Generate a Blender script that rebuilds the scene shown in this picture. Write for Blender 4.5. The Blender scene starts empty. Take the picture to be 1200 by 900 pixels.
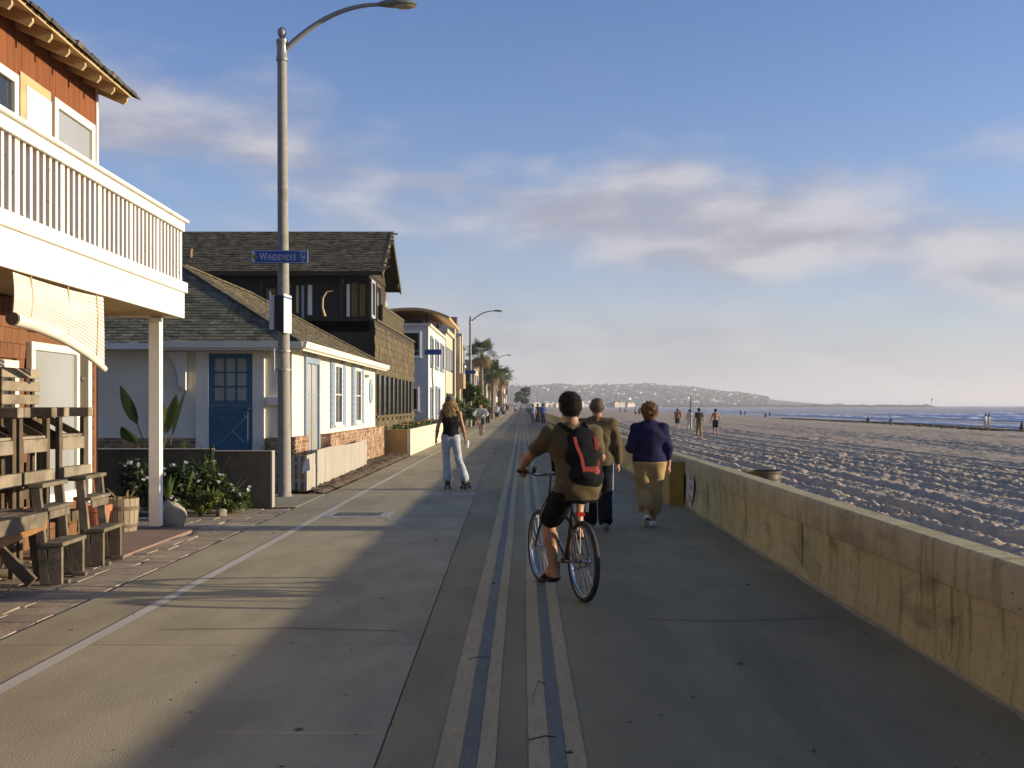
import bpy, bmesh, math, random
import numpy as np
from mathutils import Vector, Matrix
R = math.radians
scn = bpy.context.scene
col = scn.collection
random.seed(11)
rng = np.random.default_rng(7)

# ------------------------------------------------------------------ camera
CAM_H = 1.62
F = 1300.0                      # focal length in photograph pixels (photo is 1200 px wide)
cam = bpy.data.cameras.new('camera')
cam.sensor_fit = 'HORIZONTAL'; cam.sensor_width = 36.0
cam.lens = F / 1200.0 * 36.0
cam.shift_x = -13.0 / 1200.0
cam.shift_y = 25.0 / 1200.0
cam.clip_start = 0.1; cam.clip_end = 20000
camo = bpy.data.objects.new('camera', cam); col.objects.link(camo)
camo.location = (0, 0, CAM_H); camo.rotation_euler = (R(90), 0, 0)
scn.camera = camo

# ------------------------------------------------------------------ light
HAZE = 2.3e-4                   # density of the sea haze built at the end
SUN_EL = 9.8
SUN_AZ = 90.0                  # clockwise from +Y : the sun stands over the sea, to the right
scn.view_settings.view_transform = 'Standard'
scn.view_settings.look = 'None'
scn.view_settings.gamma = 1.0
scn.view_settings.use_curve_mapping = False
scn.view_settings.exposure = 0.75

sl = bpy.data.lights.new('sun', 'SUN')
sl.energy = 5.0; sl.angle = R(0.55); sl.color = (1.0, 0.84, 0.60)
so = bpy.data.objects.new('sun', sl); col.objects.link(so)
sd = Vector((math.sin(R(SUN_AZ)) * math.cos(R(SUN_EL)), math.cos(R(SUN_AZ)) * math.cos(R(SUN_EL)), math.sin(R(SUN_EL))))
so.rotation_euler = (-sd).to_track_quat('-Z', 'Y').to_euler()
so.location = (60, 0, 30)

w = bpy.data.worlds.new('World'); scn.world = w; w.use_nodes = True
nt = w.node_tree; N = nt.nodes; L = nt.links
for n in list(N): N.remove(n)
out = N.new('ShaderNodeOutputWorld'); bg = N.new('ShaderNodeBackground')
L.new(bg.outputs[0], out.inputs[0])
sky = N.new('ShaderNodeTexSky'); sky.sky_type = 'NISHITA'; sky.sun_disc = False
sky.sun_elevation = R(SUN_EL); sky.sun_rotation = R(SUN_AZ)
sky.air_density = 1.0; sky.dust_density = 0.6; sky.ozone_density = 4.0
tc = N.new('ShaderNodeTexCoord')
sep = N.new('ShaderNodeSeparateXYZ'); L.new(tc.outputs['Generated'], sep.inputs[0])
def wm(op, a, b=None, c=None, clamp=False):
    n = N.new('ShaderNodeMath'); n.operation = op; n.use_clamp = clamp
    for i, v in enumerate((a, b, c)):
        if v is None: continue
        if isinstance(v, (int, float)): n.inputs[i].default_value = v
        else: L.new(v, n.inputs[i])
    return n.outputs[0]
def wramp(v, a, b):             # smoothstep from a to b
    n = N.new('ShaderNodeMapRange'); n.interpolation_type = 'SMOOTHSTEP'
    n.inputs[1].default_value = a; n.inputs[2].default_value = b
    L.new(v, n.inputs[0]); return n.outputs[0]
X, Y, Z = sep.outputs
az = wm('ARCTAN2', X, Y)                       # azimuth, 0 down the boardwalk
hor = wm('SQRT', wm('ADD', wm('MULTIPLY', X, X), wm('MULTIPLY', Y, Y)))
el = wm('ARCTAN2', Z, hor)
# cloud layer: long soft banks of noise lying low over the horizon
def cloud(scale_az, scale_el, seed, dist, det):
    c = N.new('ShaderNodeCombineXYZ')
    L.new(wm('MULTIPLY', az, scale_az), c.inputs[0]); L.new(wm('MULTIPLY', el, scale_el), c.inputs[1]); c.inputs[2].default_value = seed
    t = N.new('ShaderNodeTexNoise'); t.inputs['Scale'].default_value = 1.0; t.inputs['Detail'].default_value = det
    t.inputs['Roughness'].default_value = 0.52; t.inputs['Distortion'].default_value = dist
    L.new(c.outputs[0], t.inputs['Vector']); return t.outputs[0]
n1 = cloud(4.2, 11.0, 3.7, 0.3, 4.5)
n2 = cloud(10.0, 26.0, 9.1, 0.15, 4)
nn = wm('ADD', wm('MULTIPLY', n1, 0.72), wm('MULTIPLY', n2, 0.28))
# centre line of the bank wanders with azimuth; thin clouds above it
bank = wm('SUBTRACT', 1.0, wm('MULTIPLY', wm('ABSOLUTE', wm('SUBTRACT', el, wm('SUBTRACT', 0.185, wm('MULTIPLY', az, 0.14)))), 10.0), clamp=True)
m1 = wramp(wm('ADD', nn, wm('MULTIPLY', bank, 0.33)), 0.575, 0.86)
m1 = wm('MULTIPLY', m1, wm('ADD', 0.35, wm('MULTIPLY', 0.65, wramp(el, 0.40, 0.20))))
lowbank = wm('MULTIPLY', wramp(el, 0.16, 0.03), wramp(wm('ADD', n1, 0.1), 0.40, 0.75))
m1 = wm('MAXIMUM', wm('MULTIPLY', m1, 0.80), wm('MULTIPLY', lowbank, 0.55))
# sky strength
SKY = 0.105
sc = N.new('ShaderNodeVectorMath'); sc.operation = 'SCALE'; sc.inputs['Scale'].default_value = SKY
tint = N.new('ShaderNodeVectorMath'); tint.operation = 'MULTIPLY'; tint.inputs[1].default_value = (1.08, 1.0, 1.17)
L.new(sky.outputs[0], tint.inputs[0]); L.new(tint.outputs[0], sc.inputs[0])
hz = N.new('ShaderNodeMix'); hz.data_type = 'RGBA'           # marine haze whitening the sky towards the horizon
L.new(wm('MULTIPLY', 0.92, wm('POWER', 2.718, wm('MULTIPLY', wm('ABSOLUTE', el), -9.5))), hz.inputs[0]); L.new(sc.outputs[0], hz.inputs[6])
hz.inputs[7].default_value = (0.375, 0.37, 0.385, 1)
mix = N.new('ShaderNodeMix'); mix.data_type = 'RGBA'
L.new(m1, mix.inputs[0]); L.new(hz.outputs[2], mix.inputs[6])
lit = N.new('ShaderNodeMix'); lit.data_type = 'RGBA'      # cloud bases greyer, tops whiter
L.new(wramp(n2, 0.35, 0.65), lit.inputs[0])
lit.inputs[6].default_value = (0.25, 0.237, 0.268, 1); lit.inputs[7].default_value = (0.40, 0.375, 0.382, 1)
L.new(lit.outputs[2], mix.inputs[7])
L.new(mix.outputs[2], bg.inputs[0]); bg.inputs[1].default_value = 1.0
# ------------------------------------------------------------------ helpers
def setp(o, label=None, cat=None, group=None, kind=None):
    if label: o['label'] = label
    if cat: o['category'] = cat
    if group: o['group'] = group
    if kind: o['kind'] = kind
    return o
XF = {}                                             # inverse world matrix for things modelled in world coordinates
def thing(name, label, cat, loc=(0, 0, 0), rotz=0.0, group=None, world=False):
    o = bpy.data.objects.new(name, None); col.objects.link(o)
    o.empty_display_size = 0.2
    o.location = loc; o.rotation_euler = (0, 0, rotz)
    setp(o, label, cat, group)
    if world: XF[o.name] = (Matrix.Translation(Vector(loc)) @ Matrix.Rotation(rotz, 4, 'Z')).inverted()
    return o
def link(name, me, mat=None, parent=None, loc=None, rot=None, scale=None):
    o = bpy.data.objects.new(name, me); col.objects.link(o)
    if mat is not None and not me.materials: me.materials.append(mat)
    if parent is not None:
        o.parent = parent
        if parent.name in XF: XF[o.name] = XF[parent.name]
    if loc is not None: o.location = loc
    if rot is not None: o.rotation_euler = rot
    if scale is not None: o.scale = scale
    return o
class MB:
    def __init__(s): s.v = []; s.f = []
    def add(s, vs, fs):
        n = len(s.v); s.v.extend([tuple(v) for v in vs]); s.f.extend([tuple(i + n for i in f) for f in fs]); return s
    BF = [(0, 3, 2, 1), (4, 5, 6, 7), (0, 1, 5, 4), (1, 2, 6, 5), (2, 3, 7, 6), (3, 0, 4, 7)]
    def box(s, x0, x1, y0, y1, z0, z1):
        return s.add([(x0, y0, z0), (x1, y0, z0), (x1, y1, z0), (x0, y1, z0), (x0, y0, z1), (x1, y0, z1), (x1, y1, z1), (x0, y1, z1)], MB.BF)
    def obox(s, c, ax, ay, az):
        c, ax, ay, az = map(Vector, (c, ax, ay, az))
        return s.add([c - ax - ay - az, c + ax - ay - az, c + ax + ay - az, c - ax + ay - az, c - ax - ay + az, c + ax - ay + az, c + ax + ay + az, c - ax + ay + az], MB.BF)
    def beam(s, a, b, w, h, up=(0, 0, 1)):
        a, b, up = Vector(a), Vector(b), Vector(up)
        d = (b - a).normalized(); side = d.cross(up)
        if side.length < 1e-4: side = d.cross(Vector((1, 0, 0)))
        side.normalize(); u = side.cross(d)
        return s.obox((a + b) / 2, side * w / 2, (b - a) / 2, u * h / 2)
    def tube(s, pts, r, n=8, caps=True):
        pts = [Vector(p) for p in pts]; m = len(pts)
        rs = r if isinstance(r, (list, tuple)) else [r] * m
        vs = []; ref = None
        for i, p in enumerate(pts):
            d = (pts[min(i + 1, m - 1)] - pts[max(i - 1, 0)]).normalized()
            if ref is None:
                ref = d.cross(Vector((0, 0, 1)))
                if ref.length < 1e-3: ref = d.cross(Vector((1, 0, 0)))
            ref = (ref - d * ref.dot(d)).normalized(); q = d.cross(ref)
            for k in range(n):
                a = 2 * math.pi * k / n
                vs.append(p + (ref * math.cos(a) + q * math.sin(a)) * rs[i])
        fs = [(i * n + k, i * n + (k + 1) % n, (i + 1) * n + (k + 1) % n, (i + 1) * n + k) for i in range(m - 1) for k in range(n)]
        if caps: fs += [tuple(range(n - 1, -1, -1)), tuple((m - 1) * n + k for k in range(n))]
        return s.add(vs, fs)
    def lathe(s, prof, c=(0, 0, 0), n=20, axis='Z', caps=True):
        vs = []
        for r, z in prof:
            for k in range(n):
                a = 2 * math.pi * k / n; p = (r * math.cos(a), r * math.sin(a), z)
                if axis == 'X': p = (p[2], p[0], p[1])
                if axis == 'Y': p = (p[1], p[2], p[0])
                vs.append((p[0] + c[0], p[1] + c[1], p[2] + c[2]))
        m = len(prof)
        fs = [(i * n + k, i * n + (k + 1) % n, (i + 1) * n + (k + 1) % n, (i + 1) * n + k) for i in range(m - 1) for k in range(n)]
        if caps: fs += [tuple(range(n - 1, -1, -1)), tuple((m - 1) * n + k for k in range(n))]
        return s.add(vs, fs)
    def prism(s, poly, vec):
        n = len(poly); vec = Vector(vec); p = [Vector(q) for q in poly]
        fs = [tuple(range(n - 1, -1, -1)), tuple(range(n, 2 * n))] + [(i, (i + 1) % n, n + (i + 1) % n, n + i) for i in range(n)]
        return s.add(p + [q + vec for q in p], fs)
    def mesh(s, name, xf=None, smooth=False):
        v = s.v
        if xf is not None: v = [tuple(xf @ Vector(q)) for q in v]
        me = bpy.data.meshes.new(name); me.from_pydata(v, [], s.f)
        if smooth: me.polygons.foreach_set('use_smooth', [True] * len(me.polygons))
        me.validate(); me.update()
        return me
    def build(s, name, mat, parent=None, smooth=False, bevel=0.0, autosmooth=None):
        xf = XF.get(parent.name) if parent is not None else None
        me = s.mesh(name, xf, smooth)
        fix_normals(me)
        o = link(name, me, mat, parent)
        if smooth and autosmooth is not False:
            me.set_sharp_from_angle(angle=R(autosmooth or 40))
        if bevel:
            b = o.modifiers.new('bevel', 'BEVEL'); b.width = bevel; b.segments = 1; b.limit_method = 'ANGLE'; b.angle_limit = R(50)
        return o
def fix_normals(me):
    bm = bmesh.new(); bm.from_mesh(me); bmesh.ops.recalc_face_normals(bm, faces=bm.faces); bm.to_mesh(me); bm.free()
_bx = {}
def bevbox(sx, sy, sz, b=0.004, mat=None, jitter=0.0):
    """box mesh centred on its origin with chamfered edges, cached so that alike pieces share it"""
    key = (round(sx, 3), round(sy, 3), round(sz, 3), b, mat.name if mat else '', random.randint(0, 5) if jitter else 0)
    if key in _bx: return _bx[key]
    bm = bmesh.new(); bmesh.ops.create_cube(bm, size=1.0)
    for v in bm.verts:
        v.co = Vector((v.co.x * sx, v.co.y * sy, v.co.z * sz))
        if jitter: v.co += Vector([random.uniform(-jitter, jitter) for _ in range(3)])
    if b: bmesh.ops.bevel(bm, geom=bm.edges[:], offset=min(b, sx * .4, sy * .4, sz * .4), segments=1, affect='EDGES')
    me = bpy.data.meshes.new('piece'); bm.to_mesh(me); bm.free()
    if mat: me.materials.append(mat)
    _bx[key] = me; return me
def piece(name, parent, mat, x0, x1, y0, y1, z0, z1, b=0.004, rot=None, jitter=0.0):
    """one box-shaped part, placed at its own centre (world or local coordinates as its parent has)"""
    me = bevbox(x1 - x0, y1 - y0, z1 - z0, b, mat, jitter)
    c = Vector(((x0 + x1) / 2, (y0 + y1) / 2, (z0 + z1) / 2))
    o = link(name, me, None, parent)
    if parent is not None and parent.name in XF:
        m = XF[parent.name] @ Matrix.Translation(c)
        if rot: m = m @ Matrix.Rotation(rot[0], 4, 'X') @ Matrix.Rotation(rot[1], 4, 'Y') @ Matrix.Rotation(rot[2], 4, 'Z')
        o.location = m.to_translation(); o.rotation_euler = m.to_euler()
        XF[o.name] = Matrix.Translation(-c) if not rot else m.inverted()
    else:
        o.location = c
        if rot: o.rotation_euler = rot
    return o
def copy_tree(o, parent=None):
    c = o.copy(); col.objects.link(c); c.parent = parent
    for ch in list(o.children): copy_tree(ch, c)
    return c

# ------------------------------------------------------------------ materials
MATS = {}
def mat(name, c1, c2=None, rough=0.7, scale=6.0, stretch=(1, 1, 1), bump=0.0, bscale=60.0, spec=0.3, metal=0.0, rnd=0.0,
        lo=0.35, hi=0.65, detail=6.0, dirt=None, dscale=1.2, dlo=0.5, dhi=0.75, dstretch=(1, 1, 1), bstretch=(1, 1, 1), coat=0.0, sheen=0.0, emit=None, tone=False):
    """noise-mottled principled material; rnd varies it from object to object, dirt adds patches of wear"""
    if name in MATS: return MATS[name]
    m = bpy.data.materials.new(name); m.use_nodes = True; t = m.node_tree; n = t.nodes; l = t.links
    b = n['Principled BSDF']; b.inputs['Roughness'].default_value = rough
    b.inputs['Specular IOR Level'].default_value = spec; b.inputs['Metallic'].default_value = metal
    if coat: b.inputs['Coat Weight'].default_value = coat
    if sheen: b.inputs['Sheen Weight'].default_value = sheen
    tcn = n.new('ShaderNodeTexCoord'); oi = n.new('ShaderNodeObjectInfo')
    off = n.new('ShaderNodeMath'); off.operation = 'MULTIPLY'; off.inputs[1].default_value = 37.0; l.new(oi.outputs['Random'], off.inputs[0])
    va = n.new('ShaderNodeVectorMath'); va.operation = 'ADD'; l.new(tcn.outputs['Object'], va.inputs[0]); l.new(off.outputs[0], va.inputs[1])
    def noise(sc, st, det, ro=0.55):
        mp = n.new('ShaderNodeMapping'); mp.inputs['Scale'].default_value = (sc * st[0], sc * st[1], sc * st[2])
        l.new(va.outputs[0], mp.inputs[0])
        x = n.new('ShaderNodeTexNoise'); x.inputs['Scale'].default_value = 1.0; x.inputs['Detail'].default_value = det; x.inputs['Roughness'].default_value = ro
        l.new(mp.outputs[0], x.inputs['Vector']); return x.outputs[0]
    def rng_(v, a, bb):
        r = n.new('ShaderNodeMapRange'); r.inputs[1].default_value = a; r.inputs[2].default_value = bb; l.new(v, r.inputs[0]); return r.outputs[0]
    def mixc(f, a, bb, mode='MIX'):
        x = n.new('ShaderNodeMix'); x.data_type = 'RGBA'; x.blend_type = mode
        for i, v in ((0, f), (6, a), (7, bb)):
            if isinstance(v, (int, float)): x.inputs[i].default_value = v
            elif isinstance(v, tuple): x.inputs[i].default_value = v if len(v) == 4 else (*v, 1)
            else: l.new(v, x.inputs[i])
        return x.outputs[2]
    if c2 is None: c2 = tuple(x * 0.82 for x in c1)
    nz = noise(scale, stretch, detail)
    c = mixc(rng_(nz, lo, hi), c1, c2)
    if dirt is not None: c = mixc(rng_(noise(dscale, dstretch, 5.0), dlo, dhi), c, dirt)
    if rnd:
        hs = n.new('ShaderNodeHueSaturation'); l.new(c, hs.inputs['Color'])
        mr = n.new('ShaderNodeMapRange'); mr.inputs[3].default_value = 1 - rnd; mr.inputs[4].default_value = 1 + rnd
        l.new(oi.outputs['Random'], mr.inputs[0]); l.new(mr.outputs[0], hs.inputs['Value']); c = hs.outputs[0]
    if tone:                                        # pieces joined in one mesh carry their own tone
        at = n.new('ShaderNodeAttribute'); at.attribute_name = 'tone'; ad = n.new('ShaderNodeMath'); ad.operation = 'ADD'; ad.inputs[1].default_value = 1.0; l.new(at.outputs['Fac'], ad.inputs[0])
        hs = n.new('ShaderNodeHueSaturation'); l.new(c, hs.inputs['Color']); l.new(ad.outputs[0], hs.inputs['Value']); c = hs.outputs[0]
    l.new(c, b.inputs['Base Color'])
    if bump:
        bp = n.new('ShaderNodeBump'); bp.inputs['Strength'].default_value = min(1.0, bump); bp.inputs['Distance'].default_value = 0.01 * max(1.0, bump)
        l.new(noise(bscale, bstretch, 5.0, 0.6), bp.inputs['Height']); l.new(bp.outputs[0], b.inputs['Normal'])
    rr = n.new('ShaderNodeMapRange'); rr.inputs[3].default_value = max(0.02, rough - 0.08); rr.inputs[4].default_value = min(1, rough + 0.08)
    l.new(nz, rr.inputs[0]); l.new(rr.outputs[0], b.inputs['Roughness'])
    if emit:
        b.inputs['Emission Color'].default_value = (*emit[:3], 1); b.inputs['Emission Strength'].default_value = emit[3]
    MATS[name] = m; return m

# value noise on numpy arrays (for terrain relief)
_lat = rng.random((256, 256))
def vnoise(x, y):
    xi = np.floor(x).astype(np.int64); yi = np.floor(y).astype(np.int64); fx = x - xi; fy = y - yi
    fx = fx * fx * (3 - 2 * fx); fy = fy * fy * (3 - 2 * fy)
    a = _lat[xi & 255, yi & 255]; b = _lat[(xi + 1) & 255, yi & 255]; c = _lat[xi & 255, (yi + 1) & 255]; d = _lat[(xi + 1) & 255, (yi + 1) & 255]
    return (a * (1 - fx) + b * fx) * (1 - fy) + (c * (1 - fx) + d * fx) * fy
def fbm(x, y, o=4, g=0.5):
    s = np.zeros_like(x); a = 1.0; t = 0.0
    for i in range(o):
        s += a * vnoise(x + 17.3 * i, y + 9.1 * i); t += a; a *= g; x = x * 2.03; y = y * 2.03
    return s / t
def grid_mesh(name, xs, ys, hf):
    gx, gy = np.meshgrid(xs, ys); z = hf(gx, gy)
    v = np.stack([gx, gy, z], -1).reshape(-1, 3).astype(np.float32)
    nx, ny = len(xs), len(ys)
    i = np.arange(nx - 1)[None, :] + nx * np.arange(ny - 1)[:, None]
    q = np.stack([i, i + 1, i + nx + 1, i + nx], -1).reshape(-1, 4).astype(np.int32)
    return np_mesh(name, v, q)
def np_mesh(name, v, q, smooth=True):
    me = bpy.data.meshes.new(name); k = q.shape[1]
    me.vertices.add(len(v)); me.vertices.foreach_set('co', np.ascontiguousarray(v, dtype=np.float32).ravel())
    me.loops.add(q.size); me.loops.foreach_set('vertex_index', np.ascontiguousarray(q, dtype=np.int32).ravel())
    me.polygons.add(len(q)); me.polygons.foreach_set('loop_start', np.arange(0, q.size, k, dtype=np.int32))
    try: me.polygons.foreach_set('loop_total', np.full(len(q), k, dtype=np.int32))
    except Exception: pass
    if smooth: me.polygons.foreach_set('use_smooth', np.ones(len(q), dtype=bool))
    me.update(calc_edges=True); me.validate(); return me
# ------------------------------------------------------------------ the setting: ground, boardwalk, sand, sea
WALL_X = 2.62
def struct(o): o['kind'] = 'structure'; return o
m_earth = mat('earth', (0.16, 0.13, 0.10), (0.22, 0.18, 0.14), 0.95, 0.4, bump=0.6, bscale=6)
m_joint = mat('joint_dirt', (0.045, 0.042, 0.038), (0.07, 0.065, 0.055), 0.95, 9)
m_conc = mat('concrete', (0.35, 0.303, 0.192), (0.288, 0.25, 0.16), 0.80, 2.6, stretch=(1, .45, 1), bump=0.7, bscale=110, rnd=0.07, spec=0.3, lo=.38, hi=.64, detail=9,
             dirt=(0.205, 0.178, 0.12), dscale=0.7, dlo=.50, dhi=.78, dstretch=(1.6, .45, 1))
m_conc_shade = mat('concrete_shade_tone', (0.28, 0.24, 0.122), (0.225, 0.194, 0.102), 0.76, 2.2, stretch=(1, .4, 1), bump=0.7, bscale=110, rnd=0.07, spec=0.35, lo=.38, hi=.64, detail=9,
              dirt=(0.165, 0.145, 0.082), dscale=0.8, dlo=.48, dhi=.78, dstretch=(2.2, .35, 1))  # right lane darker than the left: the wall's shade put into its colour
m_paver = mat('paving_stone', (0.38, 0.30, 0.205), (0.29, 0.23, 0.16), 0.85, 5, bump=0.7, bscale=30, rnd=0.16, dirt=(0.15, 0.13, 0.10), dscale=3, dlo=.55, dhi=.8)
m_patio = mat('red_patio', (0.25, 0.165, 0.12), (0.205, 0.135, 0.10), 0.8, 2.5, bump=0.3, bscale=50, dirt=(0.2, 0.15, 0.12), dscale=1.4)
m_mulch = mat('mulch', (0.085, 0.062, 0.04), (0.16, 0.115, 0.07), 0.95, 22, bump=1.0, bscale=60)

g = MB(); g.box(-3500, 2.7, -60, 2300, -0.6, -0.06)
struct(g.build('ground', m_earth))

board = struct(MB().add([(-3.62, -12, -.014), (WALL_X + .2, -12, -.014), (WALL_X + .2, 900, -.014), (-3.62, 900, -.014)], [(0, 1, 2, 3)]).build('boardwalk', m_joint))
def jx(y): return -0.60 - 0.0135 * min(y, 30)
ysR = [-10.3, -3.5, 3.1, 9.9, 16.65] + [23.4 + 6.75 * i for i in range(16)]
ysL = [-11.5, -5.2, 1.1, 7.5, 14.35] + [21.1 + 6.75 * i for i in range(16)]
G_ = 0.004
def slab(x0a, x0b, x1a, x1b, y0, y1, m):
    dz = random.uniform(-.0015, .0015)
    b = MB(); b.prism([(x0a, y0 + G_, -.12), (x1a, y0 + G_, -.12), (x1b, y1 - G_, -.12), (x0b, y1 - G_, -.12)], (0, 0, .12 + dz))
    return b.build('concrete_slab', m, board, bevel=0.003)
for i in range(len(ysR) - 1):
    slab(jx(ysR[i]) + G_, jx(ysR[i + 1]) + G_, WALL_X + .05, WALL_X + .05, ysR[i], ysR[i + 1], m_conc_shade)
    slab(-3.60, -3.60, jx(ysL[i]) - G_, jx(ysL[i + 1]) - G_, ysL[i], ysL[i + 1], m_conc)
slab(jx(130) + G_, jx(200) + G_, WALL_X + .05, WALL_X + .05, ysR[-1], 900, m_conc_shade)
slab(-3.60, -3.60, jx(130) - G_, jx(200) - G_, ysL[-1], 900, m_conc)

# painted lines, worn
def paint(name, c, under, wear=0.5, sc=14.0):
    m = mat(name, c, tuple(.85 * a for a in c), 0.7, 3.0, stretch=(1, .2, 1), bump=0.2, bscale=70, dirt=under, dscale=sc, dlo=wear, dhi=wear + .16, dstretch=(1.5, .18, 1))
    return m
m_pw = paint('worn_white_paint', (0.52, 0.47, 0.39), (0.34, 0.30, 0.23), 0.60)
m_py = paint('worn_tan_paint', (0.42, 0.33, 0.165), (0.33, 0.265, 0.14), 0.46, 30)
m_pb = paint('worn_blue_grey_paint', (0.145, 0.155, 0.125), (0.185, 0.175, 0.12), 0.55, 30)
m_pw2 = paint('old_white_stencil', (0.42, 0.40, 0.38), (0.24, 0.225, 0.2), 0.52, 9)
m_pk = paint('old_dark_stencil', (0.13, 0.125, 0.12), (0.22, 0.205, 0.18), 0.5, 9)
def line(x0, x1, y0, y1, m, z=.0045, n=60):
    ys = np.concatenate([np.linspace(y0, min(y1, 60), n), [y1]]) if y1 > 60 else np.linspace(y0, y1, max(2, n // 8))
    b = MB(); vs = []; wob = 1.0
    for yv in ys:
        d = .004 * math.sin(yv * .5 + wob) + .0015 * math.sin(yv * 2.3 + wob)
        vs += [(x0 + d, yv, z), (x1 + d, yv, z)]
    b.add(vs, [(2 * i, 2 * i + 1, 2 * i + 3, 2 * i + 2) for i in range(len(ys) - 1)])
    return b.build('painted_line', m, board)
line(-3.02, -2.92, -10, 880, m_pw)
for x0, x1, m in ((-.395, -.286, m_py), (-.284, -.208, m_pb), (-.206, -.125, m_py), (.027, .124, m_py), (.126, .200, m_pb), (.202, .29, m_py)):
    line(x0, x1, -10, 880, m)
# stencilled box and faded dashes
st = MB()
for x0, x1, y0, y1 in ((-2.89, -1.95, 16.0, 16.18), (-2.89, -1.95, 16.75, 16.88), (-2.89, -2.80, 16.18, 16.75), (-2.1, -1.95, 16.18, 16.75)):
    st.add([(x0, y0, .0045), (x1, y0, .0045), (x1, y1, .0045), (x0, y1, .0045)], [(0, 1, 2, 3)])
st.build('painted_box', m_pw2, board)
sk = MB()
for k in range(16):
    x = -2.78 + k * .042
    sk.add([(x, 16.22, .0045), (x + .034, 16.22, .0045), (x + .034 + .01 * (k % 3), 16.7, .0045), (x, 16.7, .0045)], [(0, 1, 2, 3)])
sk.build('painted_lettering', m_pk, board)
for x0, x1, y0, y1 in ((-1.92, -1.62, 15.55, 15.8), (-1.78, -1.45, 20.0, 20.35), (-1.30, -1.02, 20.1, 20.4), (-0.98, -0.86, 20.0, 20.5)):
    line(x0, x1, y0, y1, m_pw2, n=24)
# gum spots, grit and dry leaf scraps scattered over the slabs
r = np.random.default_rng(31); n = 420; gx = r.uniform(-3.5, 2.5, n); gy = 4.2 + 26 * r.random(n) ** 1.5; V = []; Q = []
for i in range(n):
    s_ = r.uniform(.004, .016) * (1.6 if i % 9 == 0 else 1); el_ = r.uniform(.4, 1.0); a0_ = r.uniform(0, 6.28); zt_ = .004 + (r.uniform(.003, .012) if i % 3 == 0 else .0)
    b0_ = len(V)
    for k_ in range(6):
        a_ = a0_ + k_ * 1.047; V.append((gx[i] + math.cos(a_) * s_, gy[i] + math.sin(a_) * s_ * el_, zt_ if k_ % 2 or i % 3 else .004))
    Q += [(b0_, b0_ + 1, b0_ + 2, b0_ + 3), (b0_, b0_ + 3, b0_ + 4, b0_ + 5)]
deb = link('grit', np_mesh('grit', np.array(V), np.array(Q), False), mat('dark_grit', (.07, .06, .045), (.14, .115, .075), .9, 40)); setp(deb, 'dark grit and gum spots scattered over the boardwalk', 'grit', kind='stuff')
# dark seams and stains on the slab are geometry: a few cracks
m_crack = mat('crack', (0.05, 0.048, 0.044), None, 0.95, 5)
for (pts, wd) in (([(-2.6, 8.0), (-1.7, 8.05), (-.9, 7.95)], .006), ([(.05, 6.1), (.09, 6.5), (.13, 6.42)], .012), ([(.02, 5.35), (.11, 5.42), (.16, 5.4)], .012),
                  ([(-.35, 7.05), (-.3, 7.12), (-.2, 7.1)], .01), ([(.9, 8.4), (1.5, 8.3), (2.4, 8.45)], .006), ([(-1.9, 12.1), (-1.3, 12.0), (-.95, 12.15)], .006)):
    b = MB(); vs = []
    for (x, y) in pts: vs += [(x, y - wd, .006), (x, y + wd, .006)]
    b.add(vs, [(2 * i, 2 * i + 2, 2 * i + 3, 2 * i + 1) for i in range(len(pts) - 1)]); b.build('crack', m_crack, board)

# paving stones along the left edge
pave = struct(MB().add([(-8, -6, -.035), (-3.60, -6, -.035), (-3.60, 17.6, -.035), (-8, 17.6, -.035)], [(0, 1, 2, 3)]).build('pavement', m_joint))
y = 5.0; row = 0
while y < 17.3:
    dy = random.uniform(.30, .46); x = -3.625 - random.uniform(0, .03)
    lim = -5.35 if y < 11.55 else -4.24 if y < 14.5 else -5.6 + max(0, (y - 15.3)) * .25
    while x > lim:
        dx = random.uniform(.30, .52)
        if x - dx < lim - .25: dx = x - lim
        if dx < .08: break
        tz = random.uniform(-.009, -.002)
        piece('paving_stone', pave, m_paver, x - dx + .012, x - .006, y + .008, y + dy - .008, -.07, tz, b=.008,
              rot=(random.uniform(-.006, .006), random.uniform(-.007, .007), random.uniform(-.02, .02)), jitter=.006)
        x -= dx
    y += dy
pt = MB(); pt.box(-9.5, -4.27, 11.75, 14.62, -.1, .016); pt.box(-9.5, -5.40, -6, 11.748, -.1, .028)
struct(pt.build('patio', m_patio, bevel=.006))
# concrete apron between garden wall and fence
ap = MB(); ap.box(-5.6, -3.605, 17.62, 20.2, -.1, .006); struct(ap.build('apron', m_conc, bevel=.004))
ap = MB(); ap.box(-12, -3.605, 35.6, 620, -.1, .002); struct(ap.build('side_path', m_conc_shade))
# mulch strip by the fence
def mul(x, y): return .012 + .10 * fbm(x * 7, y * 7, 3) * np.clip((x + 4.62) * 6, 0, 1) * np.clip((-3.60 - x) * 7 + .15 * np.sin(y * 3), 0, 1)
mu = link('mulch_strip', grid_mesh('mulch_strip', np.linspace(-4.62, -3.61, 40), np.linspace(20.2, 35.6, 260), mul), m_mulch)
setp(mu, 'brown mulch strip between grey fence and boardwalk edge', 'mulch', kind='stuff')

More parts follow.
